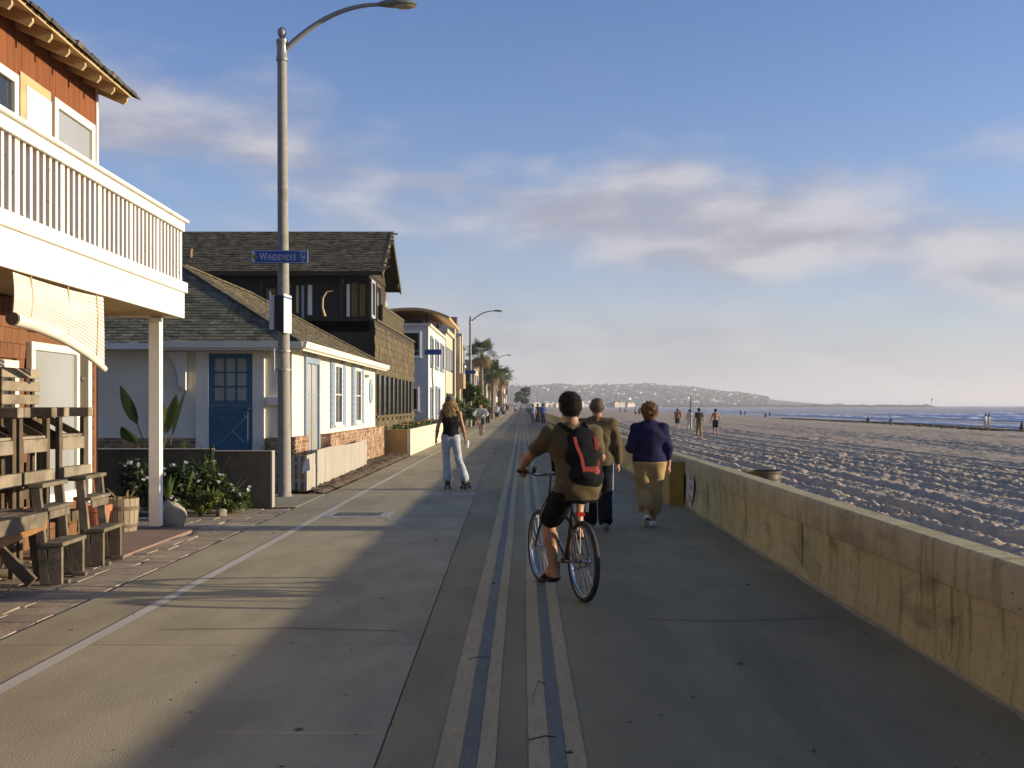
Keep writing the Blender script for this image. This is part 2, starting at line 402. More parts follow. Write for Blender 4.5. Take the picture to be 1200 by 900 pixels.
# ------------------------------------------------------------------ sand
def sand_base(x, y):
    x = np.asarray(x, float); y = np.asarray(y, float)
    sx = x - 0.02 * np.clip(y - 120, 0, None)
    return np.interp(sx, [2.7, 10, 40, 55, 63, 72, 90], [-.28, -.33, -.75, -1.15, -1.72, -2.2, -3.0])
def sand_h(x, y):
    h = sand_base(x, y)
    near = np.clip(1.1 - y / 170.0, 0.18, 1)
    b = fbm(x * 1.1, y * .8, 3, .55) - .5
    foot = np.abs(fbm(x * 4.0 + 40, y * 3.1 + 7, 2, .5) - .5)
    pit = np.clip(vnoise(x * 9.4 + 11, y * 6.4 + 3) - .5, 0, 1); rough_ = .55 + 1.05 * np.clip(fbm(x * .22 + 5, y * .07, 3) * 2.2 - .6, 0, 1)
    h = h + near * ((.09 * b + rough_ * (.17 * np.clip(.12 - foot, 0, 1) - .21 * pit + .09 * (vnoise(x * 15.3, y * 10.6) - .5))))
    # wheel tracks of beach trucks, running along the beach
    for (x0, k, amp, ph, dep) in ((4.9, .06, .5, 0, .06), (6.2, .055, .6, .4, .08), (9.0, .035, 1.1, 1.2, .10), (10.7, .035, 1.1, 1.25, .10), (14.5, .03, 1.3, 2.1, .09), (18., .022, 2, .3, .09), (24, .02, 2.5, 3, .1), (29, .018, 2.5, 1, .1)):
        c = x0 + amp * np.sin(y * k + ph) + .02 * y * (x0 / 10)
        for off in (0, 1.55):
            d = np.abs(x - c - off)
            h -= dep * near * np.exp(-(d / .20) ** 2) - .5 * dep * near * np.exp(-((d - .42) / .16) ** 2)
    # berm against the wall
    h += .06 * np.exp(-((x - 2.9) / .6) ** 2)
    # wrack line
    h += .12 * np.exp(-((x - 50 - .02 * np.clip(y - 120, 0, None) - 2 * np.sin(y * .05)) / 1.2) ** 2)
    return h
xs = [2.75]
while xs[-1] < 95: xs.append(xs[-1] + max(.045, (xs[-1]) * .0062))
xs = np.array(xs + [130.0, 200.0])
ys = [4.5]
while ys[-1] < 620: ys.append(ys[-1] + max(.065, ys[-1] * .0056))
ys = np.array([-60., -40., -25., -15, -9, -5, -2, 0, 1, 2, 2.8, 3.4, 4.0] + ys + [800., 1100., 1600., 2300., 3400.])
m_sand = mat('sand', (0.47, 0.375, 0.265), (0.39, 0.31, 0.22), 0.93, 0.9, bump=3.4, bscale=10, spec=0.15, dirt=(0.19, 0.16, 0.125), dscale=.35, dlo=.6, dhi=.85)
struct(link('sand', grid_mesh('sand', xs, ys, sand_h), m_sand))

# sand blown over the wall, lying along its foot on the slabs
def drift(x, y):
    e = .012 + .07 * fbm(y * 1.3, y * 0 + 3.3, 3) ** 1.5; return .0015 + np.clip((x - (WALL_X - e)) / e, 0, 1) * .012 * fbm(x * 9, y * 5, 3) * 1.4 - .004 * (x < WALL_X - e)
dso = link('sand_drift', grid_mesh('sand_drift', np.linspace(WALL_X - .30, WALL_X + .012, 14), np.linspace(3, 60, 700), drift), mat('blown_sand', (.40, .33, .20), (.33, .27, .16), .95, 9, bump=.6, bscale=60)); setp(dso, 'thin line of blown sand along the foot of the wall', 'sand', kind='stuff')

# ------------------------------------------------------------------ sea
SEA = -1.78
def sea_mat():
    m = bpy.data.materials.new('sea'); m.use_nodes = True; t = m.node_tree; n = t.nodes; l = t.links; b = n['Principled BSDF']
    b.inputs['Base Color'].default_value = (0.33, 0.32, 0.315, 1); b.inputs['Roughness'].default_value = .42; b.inputs['IOR'].default_value = 1.33; b.inputs['Specular IOR Level'].default_value = .32
    tcn = n.new('ShaderNodeTexCoord')
    def nz(sc, det):
        mp = n.new('ShaderNodeMapping'); mp.inputs['Scale'].default_value = sc; l.new(tcn.outputs['Object'], mp.inputs[0])
        x = n.new('ShaderNodeTexNoise'); x.inputs['Scale'].default_value = 1; x.inputs['Detail'].default_value = det; l.new(mp.outputs[0], x.inputs['Vector']); return x.outputs[0]
    a = nz((.35, .06, 1), 6); c = nz((1.6, .5, 1), 4)
    ad = n.new('ShaderNodeMath'); ad.operation = 'ADD'; l.new(a, ad.inputs[0]); l.new(c, ad.inputs[1])
    bp = n.new('ShaderNodeBump'); bp.inputs['Strength'].default_value = 1; bp.inputs['Distance'].default_value = .4; l.new(ad.outputs[0], bp.inputs['Height']); l.new(bp.outputs[0], b.inputs['Normal'])
    return m
def sea_h(x, y):
    sh = np.exp(-np.clip(x - 75, 0, None) / 260)
    return SEA + sh * .22 * np.clip((x - 66) / 20, 0, 1) * np.clip(np.sin((x + 7 * fbm(x * .01, y * .006, 2)) * .28), 0, 1) ** 3 * (fbm(y * .012, x * .02, 2) * 1.6)
sx = np.concatenate([np.linspace(58, 320, 330), np.geomspace(330, 9000, 40)])
sy = np.concatenate([np.linspace(-60, 700, 190), np.geomspace(715, 9000, 30)])
struct(link('sea', grid_mesh('sea', sx, sy, sea_h), sea_mat()))
m_foam = mat('surf_foam', (0.80, 0.78, 0.78), (0.66, 0.66, 0.70), 0.9, .8, bump=1.0, bscale=3)
def surf(x0, y0, y1, wd, h, seed, label):
    n_ = int((y1 - y0) / 2.2) + 4; ys_ = np.linspace(y0, y1, n_); v = []; f = []
    for i, yv in enumerate(ys_):
        e = min(i, n_ - 1 - i) / (n_ * .25); e = min(1, e)
        wob = 3.2 * (float(fbm(np.array([yv * .03 + seed]), np.array([seed * 3.1]), 3)[0]) - .5)
        ww = 2.0 * wd * e * (.35 + 1.1 * float(vnoise(np.array([yv * .22 + seed * 7]), np.array([seed]))[0])) + .05
        hh = h * e * (.35 + float(vnoise(np.array([yv * .31 + seed]), np.array([2.2 + seed]))[0]))
        for (dx, dz) in ((-.5, -.03), (-.3, .7), (-.05, 1.0), (.2, .6), (.5, -.03)):
            v.append((x0 + wob + dx * ww, yv, SEA + .12 + dz * hh * .8))
    for i in range(n_ - 1):
        for k in range(4): f.append((i * 5 + k, i * 5 + k + 1, i * 5 + k + 6, i * 5 + k + 5))
    o = MB().add(v, f).build('breaking_wave', m_foam, smooth=True)
    setp(o, label, 'wave', kind='stuff')
k = 0
for (x0, y0, y1, wd, h) in ((66.5, 60, 300, 1.6, .10), (74, 120, 260, 2.0, .35), (79, 70, 175, 2.4, .5), (90, 230, 420, 3, .6), (104, 160, 330, 3, .7), (128, 240, 420, 4, .9), (120, 90, 150, 3, .6), (165, 300, 420, 4, 1.0), (70, 300, 640, 2.2, .25), (86, 420, 700, 3, .5), (112, 480, 760, 4, .7)):
    surf(x0, y0, y1, wd, h, k * 1.37 + .4, 'white line of surf foam breaking on the grey sea'); k += 1
# ------------------------------------------------------------------ sea wall
def wall_mat(name, c1, c2, moss, top):
    """cast concrete: broad tone, drip streaks that fade downwards in irregular tongues, mossy blotches and fine cracks"""
    m = mat(name, c1, c2, 0.88, 2.2, bump=0.5, bscale=55, spec=.15, dirt=tuple(.78 * a for a in c1), dscale=5.0, dlo=.52, dhi=.68, dstretch=(1, 2.2, .25))
    n = m.node_tree.nodes; l = m.node_tree.links; bs = n['Principled BSDF']; src = bs.inputs['Base Color'].links[0].from_socket
    tcn = n.new('ShaderNodeTexCoord')
    def nz(sc, det, rough=.55, dist=0.0):
        mp = n.new('ShaderNodeMapping'); mp.inputs['Scale'].default_value = sc; l.new(tcn.outputs['Object'], mp.inputs[0])
        x = n.new('ShaderNodeTexNoise'); x.inputs['Scale'].default_value = 1; x.inputs['Detail'].default_value = det; x.inputs['Roughness'].default_value = rough; x.inputs['Distortion'].default_value = dist; l.new(mp.outputs[0], x.inputs['Vector']); return x.outputs[0]
    def mr(v, a, b_, lo=0.0, hi=1.0):
        x = n.new('ShaderNodeMapRange'); x.inputs[1].default_value = a; x.inputs[2].default_value = b_; x.inputs[3].default_value = lo; x.inputs[4].default_value = hi; l.new(v, x.inputs[0]); return x.outputs[0]
    def mx(f, a, c):
        x = n.new('ShaderNodeMix'); x.data_type = 'RGBA'; l.new(f, x.inputs[0]); l.new(a, x.inputs[6]); x.inputs[7].default_value = (*c, 1); return x.outputs[2]
    c = mx(mr(nz((1, 1.1, 2.6), 7, .62, .8), .55, .68, 0, .6), src, moss)            # blotches
    c = mx(mr(nz((1, 9.0, .9), 4, .5), .56, .72, 0, .65), c, tuple(.75 * a for a in moss))  # drips
    cr = n.new('ShaderNodeTexVoronoi'); cr.feature = 'DISTANCE_TO_EDGE'; mp = n.new('ShaderNodeMapping'); mp.inputs['Scale'].default_value = (.6, .6, 2.2); l.new(tcn.outputs['Object'], mp.inputs[0])
    wob = n.new('ShaderNodeVectorMath'); wob.operation = 'ADD'; l.new(mp.outputs[0], wob.inputs[0])
    nv = n.new('ShaderNodeTexNoise'); nv.inputs['Scale'].default_value = 5; l.new(tcn.outputs['Object'], nv.inputs['Vector']); l.new(nv.outputs['Color'], wob.inputs[1]); l.new(wob.outputs[0], cr.inputs['Vector'])
    c = mx(mr(cr.outputs['Distance'], .012, .004, 0, .75), c, (.05, .045, .03))
    l.new(c, bs.inputs['Base Color']); return m
m_wall = wall_mat('stained_wall_concrete', (0.53, 0.445, 0.215), (0.43, 0.365, 0.175), (0.16, 0.145, 0.065), 0)
m_wallcap = wall_mat('wall_cap_concrete', (0.50, 0.425, 0.24), (0.41, 0.35, 0.195), (0.25, 0.215, 0.115), 0)
m_yel = mat('ochre_paint', (0.36, 0.235, 0.045), (0.30, 0.19, 0.035), 0.7, 4, bump=.3, bscale=30, dirt=(0.2, 0.14, 0.05), dscale=3)
WH = 0.77
wall = thing('sea_wall', 'long low stained concrete wall between boardwalk and sand', 'wall', (WALL_X, 6, 0), world=True)
def wall_run(name, prof, ya, yb, m, parent, step=.12, amp=.006):
    n = max(2, int((yb - ya) / step)) if yb < 40 else max(2, int((yb - ya) / 1.5))
    ysv = np.linspace(ya, yb, n + 1); v = []; k = len(prof)
    for yv in ysv:
        for (dx, z) in prof:
            a = float(fbm(np.array([yv * 3.1]), np.array([z * 5 + dx * 9]), 3)[0]) - .5
            v.append((WALL_X + dx + a * 2 * amp, yv, z))
    f = [(i * k + j, i * k + (j + 1) % k, (i + 1) * k + (j + 1) % k, (i + 1) * k + j) for i in range(n) for j in range(k)]
    f += [tuple(range(k)), tuple(n * k + j for j in range(k))]
    return MB().add(v, f).build(name, m, parent, smooth=True, autosmooth=35)
# a slightly hollow cast face under a coping band that stands a little proud; the lower band breaks off here and there
face = [(.0, -.1), (.0, .04), (.006, .10), (.016, .18), (.020, .28), (.020, .38), (.016, .46), (.014, .505), (.20, .505), (.20, -.6)]
face2 = [(.0, -.1), (.0, .04), (.003, .10), (.006, .18), (.006, .28), (.004, .38), (.002, .46), (.001, .505), (.20, .505), (.20, -.6)]
cap = [(.002, .508), (-.004, .525), (.0, .73), (.008, WH - .012), (.02, WH), (.185, WH), (.2, WH - .015), (.2, .508)]
yy = -8.0; flip = 0
random.seed(5)
while yy < 34:
    ln = random.uniform(1.6, 3.4) if flip else random.uniform(.5, .9)
    wall_run('wall_panel' if flip else 'wall_rib', face if flip else face2, yy, yy + ln - .003, m_wall, wall, amp=.009); yy += ln; flip = 1 - flip
wall_run('wall_body', face, yy, 620, m_wall, wall)
yy = -8.0
while yy < 36:
    ln = random.uniform(3.7, 5.4); wall_run('coping', cap, yy, yy + ln - .005, m_wallcap, wall); yy += ln
wall_run('coping', cap, yy, 620, m_wallcap, wall)
b = MB(); b.box(WALL_X - .26, WALL_X - .012, 17.95, 18.75, -.05, .715); b.build('pillar', m_yel, wall, bevel=.015)
# pasted paper notice with red lettering, its lower edge torn
m_paper = mat('weathered_paper', (0.56, 0.52, 0.48), (0.46, 0.42, 0.38), 0.85, 6, bump=.3, bscale=40, dirt=(.36, .33, .28), dscale=5, dlo=.55, dhi=.8)
m_red = mat('faded_red_ink', (0.42, 0.085, 0.07), (0.32, 0.07, 0.06), 0.8, 12, dirt=(.48, .36, .32), dscale=16, dlo=.5, dhi=.7)
nb = thing('wall_notice', 'white paper notice with faded red lettering stuck on the concrete wall', 'notice', (WALL_X, 17.3, .3), world=True)
b = MB(); xx = WALL_X - .018
poly = [(xx, 17.62, .545), (xx, 16.98, .545), (xx, 16.93, .40), (xx, 16.98, .26), (xx, 17.06, .18), (xx, 17.17, .06), (xx, 17.33, .03), (xx, 17.62, .14), (xx, 17.75, .20), (xx, 17.66, .32)]
b.prism(poly, (.006, 0, 0)); b.build('paper', m_paper, nb)
def text_mesh(s, size, sx=1.0, ext=0.0):
    cu = bpy.data.curves.new('txt', 'FONT'); cu.body = s; cu.size = size; cu.align_x = 'CENTER'; cu.align_y = 'CENTER'; cu.extrude = ext; cu.resolution_u = 3; cu.offset = size * .012
    o = bpy.data.objects.new('txt', cu); col.objects.link(o); bpy.context.view_layer.update()
    me = bpy.data.meshes.new_from_object(o.evaluated_get(bpy.context.evaluated_depsgraph_get()))
    bpy.data.objects.remove(o); bpy.data.curves.remove(cu)
    for v in me.vertices: v.co.x *= sx
    return me
def text_on(parent, s, size, m, c, face, sx=1.0, name='lettering'):
    """face '-Y' : read by someone looking along +Y ; '-X' : on the sea wall ; '+X' : on a house front"""
    me = text_mesh(s, size, sx, .001)
    me.materials.append(m)
    rot = {'-Y': Matrix.Rotation(R(90), 4, 'X'), '-X': Matrix.Rotation(R(-90), 4, 'Z') @ Matrix.Rotation(R(90), 4, 'X'), '+X': Matrix.Rotation(R(90), 4, 'Z') @ Matrix.Rotation(R(90), 4, 'X')}[face]
    mm = Matrix.Translation(Vector(c)) @ rot
    if parent.name in XF: mm = XF[parent.name] @ mm
    o = link(name, me, None, parent); o.location = mm.to_translation(); o.rotation_euler = mm.to_euler(); return o
# blocks of illegible red print, three groups as in the photograph
pr = MB()
for (z0, rows) in ((.455, 3), (.30, 3), (.13, 4)):
    for r_ in range(rows):
        zz = z0 + .066 - r_ * .03
        yv = 17.2 if z0 > .2 else 17.3
        t = yv + .14
        while t > yv - .13:
            wl = random.uniform(.03, .07); pr.box(xx - .003, xx + .001, t - wl, t, zz, zz + .021); t -= wl + .014
lt_ = pr.build('lettering', m_red, nb); lt_['kind'] = 'stuff'

# ------------------------------------------------------------------ shared house bits
m_white = mat('white_paint', (0.78, 0.73, 0.63), (0.72, 0.67, 0.57), 0.55, 3, bump=.15, bscale=40, spec=.35, dirt=(.62, .58, .5), dscale=2.2, dlo=.62, dhi=.85)
m_white2 = mat('white_stucco', (0.73, 0.675, 0.545), (0.66, 0.61, 0.49), 0.9, 1.5, bump=1.0, bscale=30, spec=.15, dirt=(.56, .52, .43), dscale=1.3, dlo=.55, dhi=.85)
m_glass = mat('window_glass', (0.02, 0.022, 0.024), (0.03, 0.032, 0.034), 0.06, 1.0, spec=.45)
m_glassl = mat('curtained_glass', (0.42, 0.41, 0.36), (0.34, 0.33, 0.29), 0.12, 3.0, stretch=(1, 5, .2), spec=.6)
m_glassg = mat('grey_blind_glass', (0.30, 0.31, 0.31), (0.27, 0.28, 0.28), 0.12, .6, spec=.6)
m_dark = mat('dark_interior', (0.02, 0.018, 0.015), (0.03, 0.026, 0.02), 0.7, 2)
m_blue = mat('slate_blue_paint', (0.10, 0.155, 0.24), (0.085, 0.135, 0.21), 0.5, 4, bump=.1)
m_door = mat('teal_blue_door', (0.045, 0.135, 0.21), (0.038, 0.115, 0.18), 0.45, 4, bump=.12, bscale=30, spec=.4)
m_brick = mat('brick', (0.30, 0.165, 0.095), (0.24, 0.125, 0.07), 0.85, 1.2, detail=2, bump=.5, bscale=30, dirt=(.38, .27, .17), dscale=1.7, dlo=.5, dhi=.6, tone=True)
m_mortar = mat('mortar', (0.36, 0.31, 0.24), (0.28, 0.24, 0.19), 0.9, 8)
m_rooftan = mat('brown_asphalt_shingle', (0.155, 0.128, 0.072), (0.095, 0.08, 0.046), 0.92, 3.2, detail=3, bump=.6, bscale=90, dirt=(.06, .055, .045), dscale=5.5, dlo=.5, dhi=.62, tone=True)
m_roofgrn = mat('grey_green_asphalt_shingle', (0.155, 0.145, 0.092), (0.085, 0.08, 0.05), 0.92, 4.5, detail=2, bump=.6, bscale=90, dirt=(.22, .20, .13), dscale=6.5, dlo=.55, dhi=.66, tone=True)
m_brass = mat('dull_metal', (0.30, 0.28, 0.24), None, 0.4, 6, metal=.8)

def shingle_field(name, parent, m, o, u, v, nrm, W_, H_, sw, sh, inside, lift=.018):
    """courses of thin shingles on the plane o + a*u + b*v, only where inside(a, b)"""
    o, u, v, nrm = map(Vector, (o, u, v, nrm)); vs = []; fs = []
    rows = int(H_ / sh) + 1
    for r_ in range(rows):
        a = -random.random() * sw
        while a < W_:
            ww = sw * random.uniform(.75, 1.25); b0 = r_ * sh; b1 = b0 + sh * 1.06; a0, a1 = a + .004, a + ww - .004
            if inside((a0 + a1) / 2, b0 + sh / 2) and inside(a0 + .25 * ww, b0 + sh * .4) and inside(a1 - .25 * ww, b0 + sh * .4):
                t = lift * random.uniform(.65, 1.35); j = random.uniform(-.012, .012)
                p = [o + u * a0 + v * (b0 + j) + nrm * t, o + u * a1 + v * (b0 + j) + nrm * t * random.uniform(.8, 1.1), o + u * a1 + v * b1 + nrm * .002, o + u * a0 + v * b1 + nrm * .002,
                     o + u * a0 + v * (b0 + j), o + u * a1 + v * (b0 + j)]
                n = len(vs); vs += p
                fs += [(n, n + 1, n + 2, n + 3), (n + 4, n + 5, n + 1, n), (n + 4, n, n + 3), (n + 1, n + 5, n + 2)]
            a += ww
    ob = MB().add(vs, fs).build(name, m, parent); ob['kind'] = 'stuff'
    at = ob.data.attributes.new('tone', 'FLOAT', 'FACE'); tn = np.repeat(rng.choice([-.28, -.15, -.06, 0, .06, .15, .3], len(fs) // 4) + rng.uniform(-.08, .08, len(fs) // 4), 4).astype(np.float32)
    if len(tn) == len(ob.data.polygons): at.data.foreach_set('value', tn)
    return ob
def brick_field(name, parent, m, x0, x1, y0, y1, z0, z1, axis, L_=.235, H_=.082):
    """running-bond bricks on a face; axis 'X' : face looks along +X (bricks run along Y), '-Y' : face looks along -Y"""
    b = MB(); r_ = 0; z = z0
    while z < z1 - .03:
        t = (y0 if axis == 'X' else x0) - (.5 * L_ if r_ % 2 else 0); e = y1 if axis == 'X' else x1; s0 = y0 if axis == 'X' else x0
        while t < e - .02:
            a0 = max(t + .009, s0); a1 = min(t + L_ - .009, e); d = random.uniform(-.006, .006)
            if a1 - a0 > .03:
                zz1 = min(z + H_ - .017, z1)
                if axis == 'X': b.box(x0, x1 + d, a0, a1, z, zz1)
                else: b.box(a0, a1, y0 + d, y1, z, zz1)
            t += L_
        z += H_; r_ += 1
    o = b.build(name, m, parent); o['kind'] = 'stuff'
    at = o.data.attributes.new('tone', 'FLOAT', 'FACE'); k_ = len(o.data.polygons) // 6; at.data.foreach_set('value', np.repeat(rng.choice([-.4, -.2, 0, 0, .15, .35], k_), 6).astype(np.float32)[:len(o.data.polygons)])
    return o
def win(parent, axis, P, a0, a1, z0, z1, mf, mg, fw=.07, proud=.04, mull=(), trans=(), name='window', d=1, sill=True):
    """window on plane P. axis 'X': looks +X, spans a along Y ; axis 'Y': looks -Y, spans a along X"""
    f = MB()
    def bar(b_, aa0, aa1, zz0, zz1, p0, p1):
        if axis == 'X': b_.box(P + p0, P + p1, aa0, aa1, zz0, zz1)
        else: b_.box(aa0, aa1, P - p1, P - p0, zz0, zz1)
    bar(f, a0, a0 + fw, z0, z1, -.02, proud); bar(f, a1 - fw, a1, z0, z1, -.02, proud)
    bar(f, a0 + fw, a1 - fw, z1 - fw, z1, -.02, proud - .003); bar(f, a0 + fw, a1 - fw, z0, z0 + fw, -.02, proud - .003)
    wnd = f.build(name, mf, parent, bevel=.006)
    cols = [a0 + fw] + [a0 + (a1 - a0) * t for t in mull] + [a1 - fw]; rws = [z0 + fw] + [z0 + (z1 - z0) * t for t in trans] + [z1 - fw]
    for i in range(len(cols) - 1):
        for j in range(len(rws) - 1):
            g_ = MB(); bar(g_, cols[i] + .012 * (i > 0), cols[i + 1] - .012 * (i < len(cols) - 2), rws[j] + .012 * (j > 0), rws[j + 1] - .012 * (j < len(rws) - 2), -.012, .008)
            g_.build('pane', mg, wnd)
    if mull or trans:
        k_ = MB()
        for c_ in cols[1:-1]: bar(k_, c_ - .014, c_ + .014, rws[0], rws[-1], -.012, .022)
        for r_ in rws[1:-1]: bar(k_, cols[0], cols[-1], r_ - .012, r_ + .012, -.012, .019)
        k_.build('glazing_bars', mf, wnd)
    if sill:
        s_ = MB(); bar(s_, a0 - .04, a1 + .04, z0 - .04, z0 - .003, 0, proud + .03); s_.build('sill', mf, wnd)
    return wnd

# ------------------------------------------------------------------ house with the white balcony (nearest)
m_shing = mat('orange_brown_shingle', (0.195, 0.088, 0.040), (0.148, 0.066, 0.030), 0.85, 8, stretch=(1, 1, .15), bump=.5, bscale=40, bstretch=(1, 1, .1), rnd=.14, dirt=(.17, .08, .04), dscale=6, dlo=.55, dhi=.8, dstretch=(1, 1, .3))
m_bord = mat('orange_brown_board', (0.20, 0.068, 0.022), (0.15, 0.05, 0.017), 0.8, 10, stretch=(1, 1, .08), bump=.35, bscale=50, bstretch=(1, 1, .06), rnd=.08, dirt=(.27, .13, .06), dscale=8, dlo=.66, dhi=.8, dstretch=(1, 1, .15))
m_beige = mat('beige_raw_wood', (0.50, 0.37, 0.19), (0.42, 0.30, 0.15), 0.75, 5, stretch=(1, .2, 1), bump=.25, bscale=40)
m_bal = mat('balcony_white', (0.80, 0.76, 0.68), (0.76, 0.72, 0.63), 0.5, 2.5, bump=.2, bscale=30, spec=.35, dirt=(.36, .31, .24), dscale=9, dlo=.665, dhi=.72)
TH = math.atan(.0315)
H1 = thing('balcony_house', 'orange brown shingled house with long white balcony and sagging bamboo blind', 'house', (-5.56, 14.45, 0), TH)
b = MB(); b.box(-6.5, -.032, -14, -.02, 0, 5.80); b.build('wall', m_shing, H1)
# lower storey: every shingle a piece
cuts = [(-2.24, -.68, .45, 2.42), (-.70, -.30, 0, 2.4), (-3.9, -2.42, .7, 2.2)]
r_ = 0; z = .02
while z < 2.74:
    y = -.015 - (.1 if r_ % 2 else 0)
    while y > -3.9:
        ww = random.choice((.16, .18, .2, .22)); y0 = max(y - ww, -3.95)
        if not any(c0 < (y + y0) / 2 < c1 and d0 < z + .08 < d1 for c0, c1, d0, d1 in cuts):
            piece('shingle', H1, m_shing, -.012, .014, y0 + .004, y - .004, z, z + .158, b=.003, rot=(0, random.uniform(-.05, -.08) * -1, random.uniform(-.008, .008)))
        y -= ww
    z += .162; r_ += 1
# upper storey: vertical boards
y = -.06
while y > -4.6:
    ww = .19
    piece('wall_board', H1, m_bord, -.03, .012 + random.uniform(0, .004), y - ww + .004, y - .004, 3.05, 5.805, b=.005); y -= ww
b = MB(); b.box(-.04, .03, -.055, .012, 3.05, 5.80); b.build('corner_trim', m_white, H1, bevel=.006)
b = MB(); b.box(-.03, .022, -.14, -.004, 0, 2.74); b.build('corner_trim', m_shing, H1, bevel=.005)
# windows, upper
win(H1, 'X', .012, -1.52, -.20, 4.05, 5.22, m_white, m_glassg, fw=.10, proud=.05)
sh_ = MB(); sh_.box(.012, .045, -2.27, -1.60, 3.6, 5.14); s_ = sh_.build('shutter', m_bal, H1, bevel=.006)
for k in range(4):
    q = MB(); q.box(.045, .050, -2.27 + k * .1675 + .01, -2.27 + (k + 1) * .1675 - .01, 3.62, 5.12); q.build('shutter_board', m_bal, s_)
fr = MB(); fr.box(.012, .035, -2.42, -2.275, 3.5, 5.25); fr.box(.012, .035, -2.275, -1.58, 5.145, 5.25); fr.box(.012, .035, -1.595, -1.55, 3.5, 5.14); fr.build('window_surround', m_beige, H1, bevel=.004)
win(H1, 'X', .012, -3.7, -2.52, 3.9, 5.17, m_white, m_glass, fw=.10, proud=.05)
# windows, lower
wl = win(H1, 'X', .012, -2.18, -.74, .50, 2.33, m_white, m_glassg, fw=.09, proud=.05, trans=(.42,))
d_ = MB(); d_.box(-.02, .018, -.69, -.40, .05, 2.36); dr = d_.build('door', mat('dark_olive_door', (.06, .055, .035), (.08, .07, .045), .6, 8), H1)
d_ = MB(); d_.lathe([(.0, 0), (.03, .0), (.034, .03), (.02, .05), (0, .052)], (.02, -.62, 1.95), 12, 'X'); d_.build('lock', m_brass, dr, smooth=True)
d_ = MB(); d_.box(-.02, .055, -.42, -.31, .04, 2.40); d_.build('door_trim', m_white, dr, bevel=.005)
win(H1, 'X', .012, -3.8, -2.52, .75, 2.10, m_white, m_glass, fw=.09, proud=.05)
# balcony
BX = 1.14
b = MB(); b.box(-.02, BX - .03, -14, -.035, 2.79, 3.06); b.build('balcony_floor', m_beige, H1)
b = MB(); b.box(BX - .03, BX, -14, 0, 2.755, 3.085); b.box(-.02, BX - .032, -.033, -.002, 2.757, 3.083); b.build('fascia', m_bal, H1, bevel=.006)
b = MB(); b.box(BX - .06, BX + .035, -14, .035, 3.087, 3.22); b.box(-.02, BX - .062, -.06, .033, 3.089, 3.218); b.build('ledge_board', m_bal, H1, bevel=.008)
b = MB(); b.box(BX - .035, BX + .005, -14, .0, 3.885, 4.0); b.box(0, BX - .037, -.04, .002, 3.887, 3.998); b.build('top_rail', m_bal, H1, bevel=.006)
b = MB(); b.box(BX - .10, BX + .05, -14, .05, 4.002, 4.042); b.box(0, BX - .102, -.09, .05, 4.004, 4.04); b.build('rail_cap', m_bal, H1, bevel=.008)
post_y = -.03; y = -.03; k = 0
while y > -7.0:
    big = (k % 7 == 0); w_ = .088 if big else .046
    piece('baluster', H1, m_bal, BX - .135 if big else BX - .125, BX - .037, y - w_ / 2, y + w_ / 2, 3.215, 3.95, b=.004)
    y -= .1435; k += 1
for k in range(1, 8): piece('baluster', H1, m_bal, k * .14 - .023, k * .14 + .023, -.08, -.042, 3.215, 3.95, b=.004)
p_ = MB(); p_.box(.70, .845, -.085, .055, .045, 2.76); p_.build('support_post', m_white, H1, bevel=.008)
# roof with rafter tails
SL = .42; ov = .45
def rz(x): return 5.63 + (ov - x) * SL + .0
b = MB(); b.prism([(ov, 0, rz(ov)), (ov, 0, rz(ov) + .045), (-3.4, 0, rz(-3.4) + .045), (-3.4, 0, rz(-3.4))], (0, -14, 0))
for i in range(len(b.v)): b.v[i] = (b.v[i][0], b.v[i][1] + .03, b.v[i][2])
b.build('roof_deck', m_beige, H1)
b = MB(); b.prism([(-3.4, 0, rz(-3.4)), (-3.4, 0, rz(-3.4) + .045), (-7.2, 0, rz(ov) + .045), (-7.2, 0, rz(ov))], (0, -14, 0))
for i in range(len(b.v)): b.v[i] = (b.v[i][0], b.v[i][1] + .03, b.v[i][2])
b.build('roof_deck', m_beige, H1)
for k in range(12):
    y = -.02 - k * .50
    t = MB(); t.prism([(-.05, y, rz(-.05) - .003), (ov - .05, y, rz(ov - .05) - .003), (ov - .05, y, rz(ov) - .05), (ov - .09, y, rz(ov) - .095), (-.05, y, rz(-.05) - .13)], (0, .045, 0)); t.build('rafter', m_beige, H1)
n_ = Vector((SL, 0, 1)).normalized(); sv = Vector((-1, 0, SL)).normalized()
shingle_field('roof_shingles', H1, mat('old_wood_shake', (.10, .085, .065), (.06, .05, .04), .9, 5, bump=.6, bscale=40, dirt=(.16, .14, .11), dscale=4, tone=True), (ov + .05, -7.5, rz(ov) + .028), (0, 1, 0), sv, n_, 7.60, 3.6, .16, .2, lambda a, b_: True, lift=.042)
